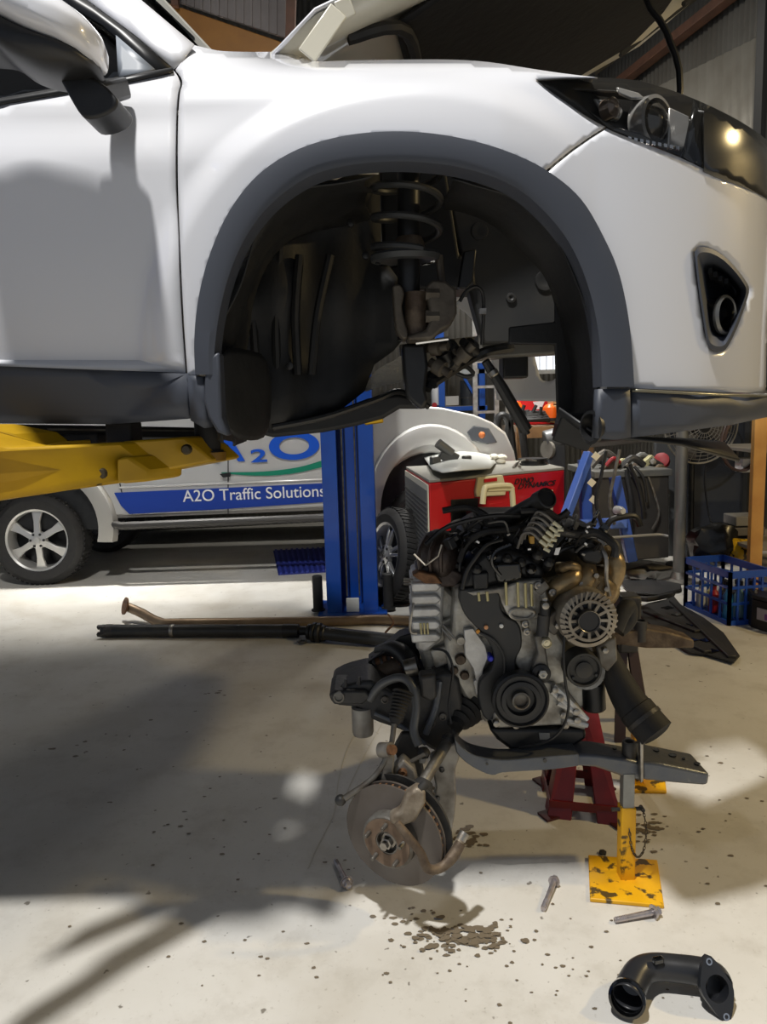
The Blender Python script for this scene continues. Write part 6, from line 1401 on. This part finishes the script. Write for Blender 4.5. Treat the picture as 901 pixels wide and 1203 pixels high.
# ================================================================== BLUE TRESTLE / ENGINE CRANE LEGS
tr = thing('engine_crane', 'blue A-frame engine crane standing right of the red cabinet', 'engine crane', F(690, 690))
for a, b, w in (((692, 532, 5.2), (652, 640, 5.0), 0.06), ((722, 560, 5.2), (742, 660, 5.1), 0.07), ((686, 540, 5.25), (690, 640, 5.2), 0.075)):
    bm = nb(); bar(bm, P(*a), P(*b), w, w); ob('frame_leg', bm, mat('pale_blue_paint', (74, 104, 178), 0.4) if w == 0.06 else mat('crane_blue', (40, 72, 148), 0.4), tr, bevel=0.006)
bm = nb(); bar(bm, P(655, 618, 5.05), P(735, 614, 5.1), 0.06, 0.07); ob('cross_bar', bm, MATS['pale_blue_paint'], tr, bevel=0.006)
for x, y in ((697, 587), (695, 567), (700, 536)):
    bm = nb(); box(bm, P(x, y, 5.1), (0.045, 0.01, 0.045), mx=Matrix.Rotation(0.7, 3, 'Y')); ob('paper_tag', bm, mat('cream_tag', (214, 204, 176), 0.6), tr, ang=0)
for k, pl in enumerate([[(712, 530), (706, 560), (700, 590), (708, 620)], [(728, 528), (722, 556), (716, 590), (722, 616)], [(740, 545), (752, 580), (756, 610)]]):
    bm = nb(); tube(bm, [P(x, y, 5.0) for x, y in pl], 0.012, 7, n=5); ob('hanging_cable', bm, [BLK, GREYMET, BLK][k], tr)
bm = nb(); tube(bm, [P(712, 620, 4.9), P(720, 610, 4.9), P(745, 606, 4.9), P(752, 618, 4.9)], 0.022, 8, n=4); ob('handle', bm, BLK, tr)
bm = nb(); lathe(bm, P(724, 599, 4.95), (0.3, -1, 0), [(0, 0), (0.03, 0), (0.03, 0.05), (0.02, 0.08), (0, 0.08)], 12); ob('air_fitting', bm, ALU_L, tr)
# ================================================================== DARK TOOL BENCH WITH HOSES
DY = 5.9
db = thing('parts_bin', 'large dark steel bin heaped with car parts right of the engine', 'bin', V((P(745, 640, DY).x, DY, 0)))
bm = nb(); pprism(bm, [(702, 558), (786, 556), (786, 655), (702, 662)], DY, 0.8); ob('body', bm, mat('dark_bin', (44, 42, 40), 0.6, var=(4, (62, 58, 52), 0.6)), db, bevel=0.01)
bm = nb(); pprism(bm, [(698, 554), (790, 551), (790, 559), (698, 562)], DY - 0.02, 0.85); ob('rim', bm, mat('bin_rim', (96, 96, 92), 0.5), db, bevel=0.006)
rq = random.Random(8)
SCR = ['black', 'steel grey', 'dark grey', 'rusty brown', 'red', 'light grey', 'jet black', 'cream']; SKS = ['block', 'bent tube', 'round housing']; SPL = ['at the left end', 'left of the middle', 'at the right end']
for k in range(22):
    x = 706 + k * 3.6; bm = nb(); c = P(x, rq.uniform(540, 555), DY + rq.uniform(0.1, 0.6)); s = rq.uniform(0.04, 0.11)
    kind = k % 3
    if kind == 0: box(bm, c, (s * 1.6, s, s * 0.7), mx=Matrix.Rotation(rq.uniform(-0.8, 0.8), 3, 'Y'))
    elif kind == 1: tube(bm, [c + V((-s, 0, -s * 0.4)), c + V((0, 0, s * 0.6)), c + V((s, 0.02, 0))], s * 0.28, 8, n=4)
    else: lathe(bm, c, (rq.uniform(-1, 1), -1, 0.5), [(0, 0), (s * 0.6, 0), (s * 0.6, s * 0.5), (s * 0.3, s * 0.6), (0, s * 0.6)], 14)
    m_ = [BLK, GREYMET, SUBB, IRON, mat('red_scrap', (150, 30, 36), 0.5), mat('grey_scrap', (120, 120, 116), 0.5), BLK, mat('pale_scrap', (190, 184, 140), 0.5)][k % 8]
    tag(ob('scrap_part', bm, m_, bevel=0.006 if kind == 0 else 0), '%s %s in the heap on the dark bin, %s' % (SCR[k % 8], SKS[k % 3], SPL[min(2, k // 8)]), 'car part', 'parts heaped on the dark bin')
for k, pl in enumerate([[(735, 552), (742, 590), (740, 620)], [(738, 548), (750, 570), (756, 600)], [(760, 556), (774, 600), (766, 622)], [(745, 548), (756, 562), (760, 590)]]):
    bm = nb(); tube(bm, [P(x, y, DY - (0.0 if i_ == 0 else 0.05)) for i_, (x, y) in enumerate(pl)], [0.025, 0.02, 0.01, 0.012][k], 7, n=5)
    tag(ob('hanging_hose', bm, [RUB, RUB, GREYMET, RUB][k]), ['thick black hose hanging at the left of the dark bin', 'black hose drooping over the front of the dark bin', 'thin grey cable looped low on the dark bin', 'short black hose over the right of the dark bin'][k], 'hose', 'hoses on the dark bin')
pp_ = thing('steel_pole', 'grey steel pole standing on a round foot beside the dark panel', 'pole', F(797, 683))
b0 = F(797, 683); bm = nb(); tube(bm, [b0, b0 + V((0, 0, 1.35))], 0.045, 16); ob('pole', bm, mat('galvanised_pipe', (128, 128, 124), 0.4, 0.6), pp_)
bm = nb(); lathe(bm, b0, (0, 0, 1), [(0, 0), (0.13, 0), (0.13, 0.012), (0.07, 0.03), (0.05, 0.08), (0, 0.08)], 20); ob('foot', bm, GREYMET, pp_)
tbox('grey_panel', 'mid-grey sheet panel standing behind the steel pole', 'panel', [(770, 520), (806, 520), (806, 672), (786, 672), (786, 560), (770, 560)], 6.75, mat('mid_grey_sheet', (88, 90, 92), 0.5), 0.05)
cbn = thing('tall_cabinet', 'tall dark navy cabinet between the steel pole and the timber post', 'cabinet', V((P(845, 650, 6.5).x, 6.5, 0)))
xa = P(810, 600, 6.5).x; xb = P(872, 600, 6.5).x
bm = nb(); box(bm, ((xa + xb) / 2, 6.75, 0.78), (xb - xa, 0.5, 1.56)); ob('carcass', bm, mat('dark_navy', (34, 38, 46), 0.5), cbn, bevel=0.006)
bm = nb(); box(bm, ((xa + xb) / 2 - 0.005, 6.49, 0.80), (xb - xa - 0.05, 0.02, 1.45)); dd = ob('door', bm, mat('dark_navy_door', (40, 45, 54), 0.45), cbn, bevel=0.004)
bm = nb(); tube(bm, [(xb - 0.08, 6.47, 0.85), (xb - 0.08, 6.46, 0.98)], 0.01, 8); ob('handle', bm, GREYMET, dd)
tube_ = nb(); tube(tube_, [P(829, 548, 5.8), P(828, 570, 5.8), P(833, 606, 5.8), P(838, 616, 5.6), P(858, 634, 5.3)], 0.008, 6, n=4); tag(ob('power_lead', tube_, BLK), 'thin black lead hanging down the dark cabinet', 'cable')
# pedestal fan
fan = thing('pedestal_fan', 'large round wire-guard fan beneath the SUV bumper', 'fan', F(824, 672))
fc = P(824, 500, 6.15); fax = V((0.1, -1, -0.1)).normalized(); a_, b_, _ = frame(fax); WIREM = mat('fan_guard_wire', (150, 146, 136), 0.4, 0.5)
for k in range(9):
    r = 0.06 + 0.032 * k; pts = [fc + fax * (0.06 * (1 - (r / 0.32) ** 2)) + (a_ * math.cos(t) + b_ * math.sin(t)) * r for t in [2 * PI * i / 36 for i in range(36)]]
    bm = nb(); tube(bm, pts, 0.003 if k < 8 else 0.009, 5, closed=True); ob('guard_ring', bm, WIREM, fan)
for k in range(24):
    t = 2 * PI * k / 24; e = a_ * math.cos(t) + b_ * math.sin(t); bm = nb(); tube(bm, [fc + fax * 0.06 + e * 0.05, fc + fax * 0.045 + e * 0.17, fc + e * 0.316], 0.0025, 5); ob('guard_wire', bm, WIREM, fan)
for k in range(4):
    t = PI / 2 * k + 0.4; e = a_ * math.cos(t) + b_ * math.sin(t); s = fax.cross(e); bm = nb(); prism(bm, [fc - fax * 0.05 + e * 0.05 - s * 0.03, fc - fax * 0.05 + e * 0.05 + s * 0.03, fc - fax * 0.02 + e * 0.27 + s * 0.10, fc - fax * 0.07 + e * 0.28 - s * 0.06], -fax * 0.004); ob('blade', bm, mat('fan_blade', (104, 98, 90), 0.4), fan)
bm = nb(); lathe(bm, fc, -fax, [(0, -0.06), (0.05, -0.06), (0.06, 0.0), (0.09, 0.06), (0.09, 0.22), (0, 0.24)], 20); ob('motor', bm, BLK, fan)
bm = nb(); tube(bm, [fc - fax * 0.15, V((fc.x, fc.y + 0.15, 0.03))], 0.025, 10); ob('stand', bm, BLK, fan)
bm = nb(); lathe(bm, V((fc.x, fc.y + 0.15, 0)), (0, 0, 1), [(0, 0), (0.2, 0), (0.2, 0.02), (0.03, 0.05), (0, 0.05)], 20); ob('base', bm, BLK, fan)
# ================================================================== TIMBER SHELF FRAME AT THE RIGHT
tf = thing('timber_rack', 'timber-post rack holding white boxes at the right edge', 'rack', F(886, 690))
pw = V((P(886, 660, 4.9).x, 4.9, 0)); 
for dx, dy in ((0, 0), (1.1, 0), (1.1, 0.7)):
    bm = nb(); box(bm, pw + V((dx, dy, 0.95)), (0.085, 0.045, 1.9)); ob('post', bm, WOOD, tf, bevel=0.004)
for z in (0.42, 1.08, 1.7):
    bm = nb(); box(bm, pw + V((0.56, 0.35, z)), (1.15, 0.72, 0.025)); ob('shelf_board', bm, mat('grey_ply', (128, 122, 112), 0.6), tf, bevel=0.003)
def rackbox(name, label, cat, px, py, Y, s, m):
    bm = nb(); box(bm, P(px, py, Y), s); o = ob(name, bm, m, bevel=0.006); return tag(o, label, cat)
rackbox('storage_box', 'small white box on the timber rack shelf', 'box', 878, 546, 5.3, (0.13, 0.12, 0.10), mat('white_plastic', (206, 206, 204), 0.5))
rackbox('storage_box', 'flat grey box, upper of two beside the timber post', 'box', 873, 610, 5.3, (0.20, 0.2, 0.07), mat('grey_flat_box', (120, 118, 114), 0.6))
rackbox('storage_box', 'flat grey box, lower of two beside the timber post', 'box', 873, 622, 5.3, (0.22, 0.2, 0.06), mat('grey_flat_box2', (96, 92, 88), 0.6))
bm = nb(); pts = []
for k in range(40):
    a = k * 0.4; pts.append(P(872, 520, 5.2) + V((0.14 * math.cos(a), 0.03 * math.sin(a * 0.3), 0.20 * math.sin(a))))
tube(bm, pts, 0.009, 6); tag(ob('cable_coil', bm, mat('brown_cable', (70, 52, 44), 0.5)), 'coil of brown cable hanging by the timber post', 'cable')
# ================================================================== BLUE CRATE AND CONTENTS
CRB = mat('blue_crate_plastic', (26, 74, 170), 0.4)
cr = thing('milk_crate', 'blue plastic milk crate full of workshop bits on the floor', 'crate', F(835, 720))
c0 = F(805, 712); c1 = F(856, 735); zc = P(805, 655, c0.y).z; c3 = c0 + V((0.22, 0.42, 0)); 
ux_ = (c1 - c0); vy = V((ux_.y * -1.0, ux_.x, 0)).normalized(); dpt = vy * 0.28
if dpt.y < 0: dpt = -dpt
cs = [c0, c1, c1 + dpt, c0 + dpt]
for k in range(4):
    a = cs[k]; b = cs[(k + 1) % 4]; d = b - a
    for z, hgt in ((0.015, 0.03), (zc * 0.40, 0.016), (zc * 0.70, 0.016), (zc - 0.02, 0.045)):
        bm = nb(); bar(bm, down(a, z), down(b, z), 0.016, hgt); ob('rail', bm, CRB, cr, ang=0)
    for j in range(6):
        p = a.lerp(b, j / 5.0); bm = nb(); bar(bm, down(p, 0.0), down(p, zc), 0.022 if j in (0, 5) else 0.012, 0.016); ob('slat', bm, CRB, cr, ang=0)
bm = nb(); prism(bm, [down(p, 0.006) for p in cs], (0, 0, 0.008)); ob('base', bm, CRB, cr, ang=0)
ctr = (cs[0] + cs[2]) / 2; rq = random.Random(4)
cols = [(190, 196, 200), (150, 30, 40), (60, 140, 190), (206, 200, 150), (40, 40, 44), (120, 160, 170), (170, 150, 60), (90, 90, 96), (200, 200, 196)]
labs = ['pale', 'dark red', 'sky blue', 'cream', 'black', 'teal', 'mustard', 'mid grey', 'white']
for k in range(9):
    u = -0.30 + 0.30 * (k % 3); v = -0.30 + 0.30 * (k // 3)
    c = down(ctr + (cs[1] - cs[0]) * u + (cs[3] - cs[0]) * v, 0.02); r = 0.034
    bt = thing('spray_bottle', labs[k] + ' bottle standing inside the blue milk crate', 'bottle', c, 'bottles in the crate')
    m_ = mat('bottle_' + labs[k].replace(' ', '_'), cols[k], 0.35); hh = 0.15 + 0.03 * (k % 3)
    bm = nb(); lathe(bm, c, (0, 0, 1), [(0, 0), (r, 0), (r, hh * 0.7), (r * 0.4, hh * 0.85), (r * 0.4, hh), (0, hh)], 14); ob('body', bm, m_, bt)
    bm = nb(); lathe(bm, c, (0, 0, 1), [(0, hh), (r * 0.5, hh), (r * 0.5, hh + 0.03), (0, hh + 0.03)], 12); ob('cap', bm, BLK, bt)
bg = thing('sack', 'black sack with yellow print stuffed in the top of the crate', 'bag', down(ctr, 0.2))
BAG = mat('black_sack', (16, 16, 17), 0.3, bump=0.3, bscale=18); BAGY = mat('black_yellow_sack', (200, 160, 16), 0.4, wear=(16, (22, 20, 16), 0.52), bump=0.2, bscale=18)
def lump(c, sx, sy, sz, seed):
    bm = nb(); bmesh.ops.create_icosphere(bm, subdivisions=3, radius=1.0); r_ = random.Random(seed); ph = [r_.uniform(0, 6) for _ in range(6)]
    for v in bm.verts:
        n = v.co.normalized(); f = 1 + 0.10 * math.sin(5 * n.x + ph[0]) + 0.09 * math.sin(6 * n.z + ph[1] + 3 * n.y) + 0.06 * math.sin(11 * n.y + ph[2])
        v.co = V(c) + V((n.x * sx, n.y * sy, n.z * sz)) * f
    return bm
q0 = P(842, 640, c0.y + 0.15)
ob('sack_top', lump(q0 + V((0.0, 0.05, 0.0)), 0.17, 0.14, 0.16, 2), BAG, bg)
ob('printed_panel', lump(q0 + V((0.15, 0.0, -0.05)), 0.13, 0.12, 0.10, 5), BAGY, bg)
# second blue crate tucked behind, and the battery at the frame edge
bt = thing('car_battery', 'black car battery with purple label at the right edge', 'battery', F(905, 742))
b0 = F(882, 737); b1 = F(930, 752); bd2 = V((0.05, 0.20, 0))
bh = P(882, 703, b0.y).z
bm = nb(); prism(bm, [b0, b1, b1 + bd2, b0 + bd2], (0, 0, bh)); ob('case', bm, BLK, bt, bevel=0.006)
bm = nb(); prism(bm, [down(b0, bh) + V((-0.005, -0.005, 0)), down(b1, bh) + V((0.005, -0.005, 0)), down(b1 + bd2, bh), down(b0 + bd2, bh)], (0, 0, 0.03)); ob('lid', bm, mat('battery_lid', (30, 30, 32), 0.4), bt, bevel=0.005)
dirb = (b1 - b0); nbv = V((dirb.y, -dirb.x, 0)).normalized()
for (u0, u1, z0, z1, m_) in ((0.15, 0.9, 0.35, 0.75, mat('battery_label_silver', (170, 166, 172), 0.4)), (0.35, 0.88, 0.40, 0.60, mat('battery_label_purple', (120, 70, 140), 0.4))):
    bm = nb(); prism(bm, [down(b0.lerp(b1, u0), bh * z0) + nbv * 0.002, down(b0.lerp(b1, u1), bh * z0) + nbv * 0.002, down(b0.lerp(b1, u1), bh * z1) + nbv * 0.002, down(b0.lerp(b1, u0), bh * z1) + nbv * 0.002], nbv * (0.002 if z0 < 0.38 else 0.004)); ob('label_sticker', bm, m_, bt, ang=0)
for u in (0.15, 0.85):
    bm = nb(); lathe(bm, down(b0.lerp(b1, u) + bd2 * 0.3, bh + 0.03), (0, 0, 1), [(0, 0.02), (0.009, 0.02), (0.01, 0), (0, 0)], 12); ob('terminal', bm, STEEL, bt)
# ================================================================== UNDERTRAYS LYING ON THE FLOOR
UT = mat('undertray_black', (34, 34, 35), 0.55, var=(5, (52, 50, 48), 0.6))
ut = thing('undertray', 'black ribbed plastic undertray lying on the floor behind the rail', 'undertray', F(800, 745))
out = [(748, 716), (762, 710), (782, 706), (790, 700), (800, 712), (828, 728), (850, 745), (869, 772), (862, 780), (830, 770), (810, 768), (790, 756), (768, 738), (752, 726)]
bm = nb(); prism(bm, [F(x, y, 0.012) for x, y in out], (0, 0, 0.012)); ob('panel', bm, UT, ut, bevel=0.004)
for x, y in ((784, 714), (806, 735), (796, 722), (830, 752), (836, 765), (812, 752)):
    bm = nb(); box(bm, F(x, y, 0.026), (0.07, 0.05, 0.006), 0.5); ob('hole', bm, GLOSSBLK, ut, ang=0)
for (x0, y0, x1, y1) in ((758, 718, 820, 742), (790, 706, 860, 772), (772, 738, 832, 766)):
    bm = nb(); bar(bm, F(x0, y0, 0.03), F(x1, y1, 0.03), 0.05, 0.02); ob('rib', bm, UT, ut, bevel=0.006)
u2 = thing('splash_guard', 'smaller black splash guard lying beyond the undertray', 'splash guard', F(760, 690))
bm = nb(); prism(bm, [F(x, y, 0.012) for x, y in [(728, 684), (760, 680), (800, 688), (800, 694), (776, 700), (740, 698)]], (0, 0, 0.015)); ob('panel', bm, UT, u2, bevel=0.004)
bm = nb(); tube(bm, [F(730, 700, 0.02), F(760, 704, 0.05), F(790, 698, 0.03)], 0.02, 8, n=4); ob('edge', bm, UT, u2)
tag(ob('floor_rag', orient(gridpanel([(735, 670), (765, 662), (800, 668), (804, 676), (770, 682), (740, 680)], 6, lambda x, y: F(x, y, 0.01 + 0.02 * (math.sin(x * 0.3) * math.sin(y * 0.5) + 1))), EYE), mat('dusty_cloth', (126, 122, 114), 0.8), norm=False, solid=0.004), 'dusty grey cloth on the floor before the dark bin', 'cloth')
# ================================================================== UPPER LEFT: BEAM AND PANEL SEEN OVER THE COWL
ub = thing('mezzanine_screen', 'ribbed grey screen with orange lower beam and brown upright, high behind the SUV', 'screen', P(290, 40, 7.0) * 1.0)
bm = nb(); pts = [P(150, -30, 7.2), P(338, 50, 7.2), P(338, -40, 7.2)]; prism(bm, [P(120, -60, 7.2), P(185, -6, 7.2), P(335, 44, 7.2), P(338, -60, 7.2)], (0, 0.03, 0)); scr = ob('screen_panel', bm, mat('grey_screen', (150, 142, 138), 0.6, var=(3, (120, 112, 108), 0.6)), ub, ang=0)
for k in range(16):
    t = k / 15; bm = nb(); y1 = -4 + 48 * t
    bar(bm, P(188 + 146 * t, y1, 7.19), P(188 + 146 * t, -60, 7.19), 0.02, 0.02); ob('screen_rib', bm, MATS['grey_screen'], scr, ang=0)
bm = nb(); prism(bm, [P(120, -46, 7.1), P(200, 4, 7.1), P(340, 52, 7.1), P(340, 90, 7.1), P(300, 84, 7.1), P(180, 20, 7.1)], (0, 0.08, 0)); ob('orange_beam', bm, mat('orange_brown_beam', (170, 116, 44), 0.5, var=(4, (140, 90, 36), 0.6)), ub, bevel=0.01)
bm = nb(); bar(bm, P(340, 80, 7.05), P(344, -60, 7.05), 0.08, 0.08); ob('upright', bm, STEELBR, ub, ang=0)
bm = nb(); bar(bm, P(206, 8, 7.05), P(204, -60, 7.05), 0.06, 0.06); ob('upright', bm, STEELBR, ub, ang=0)
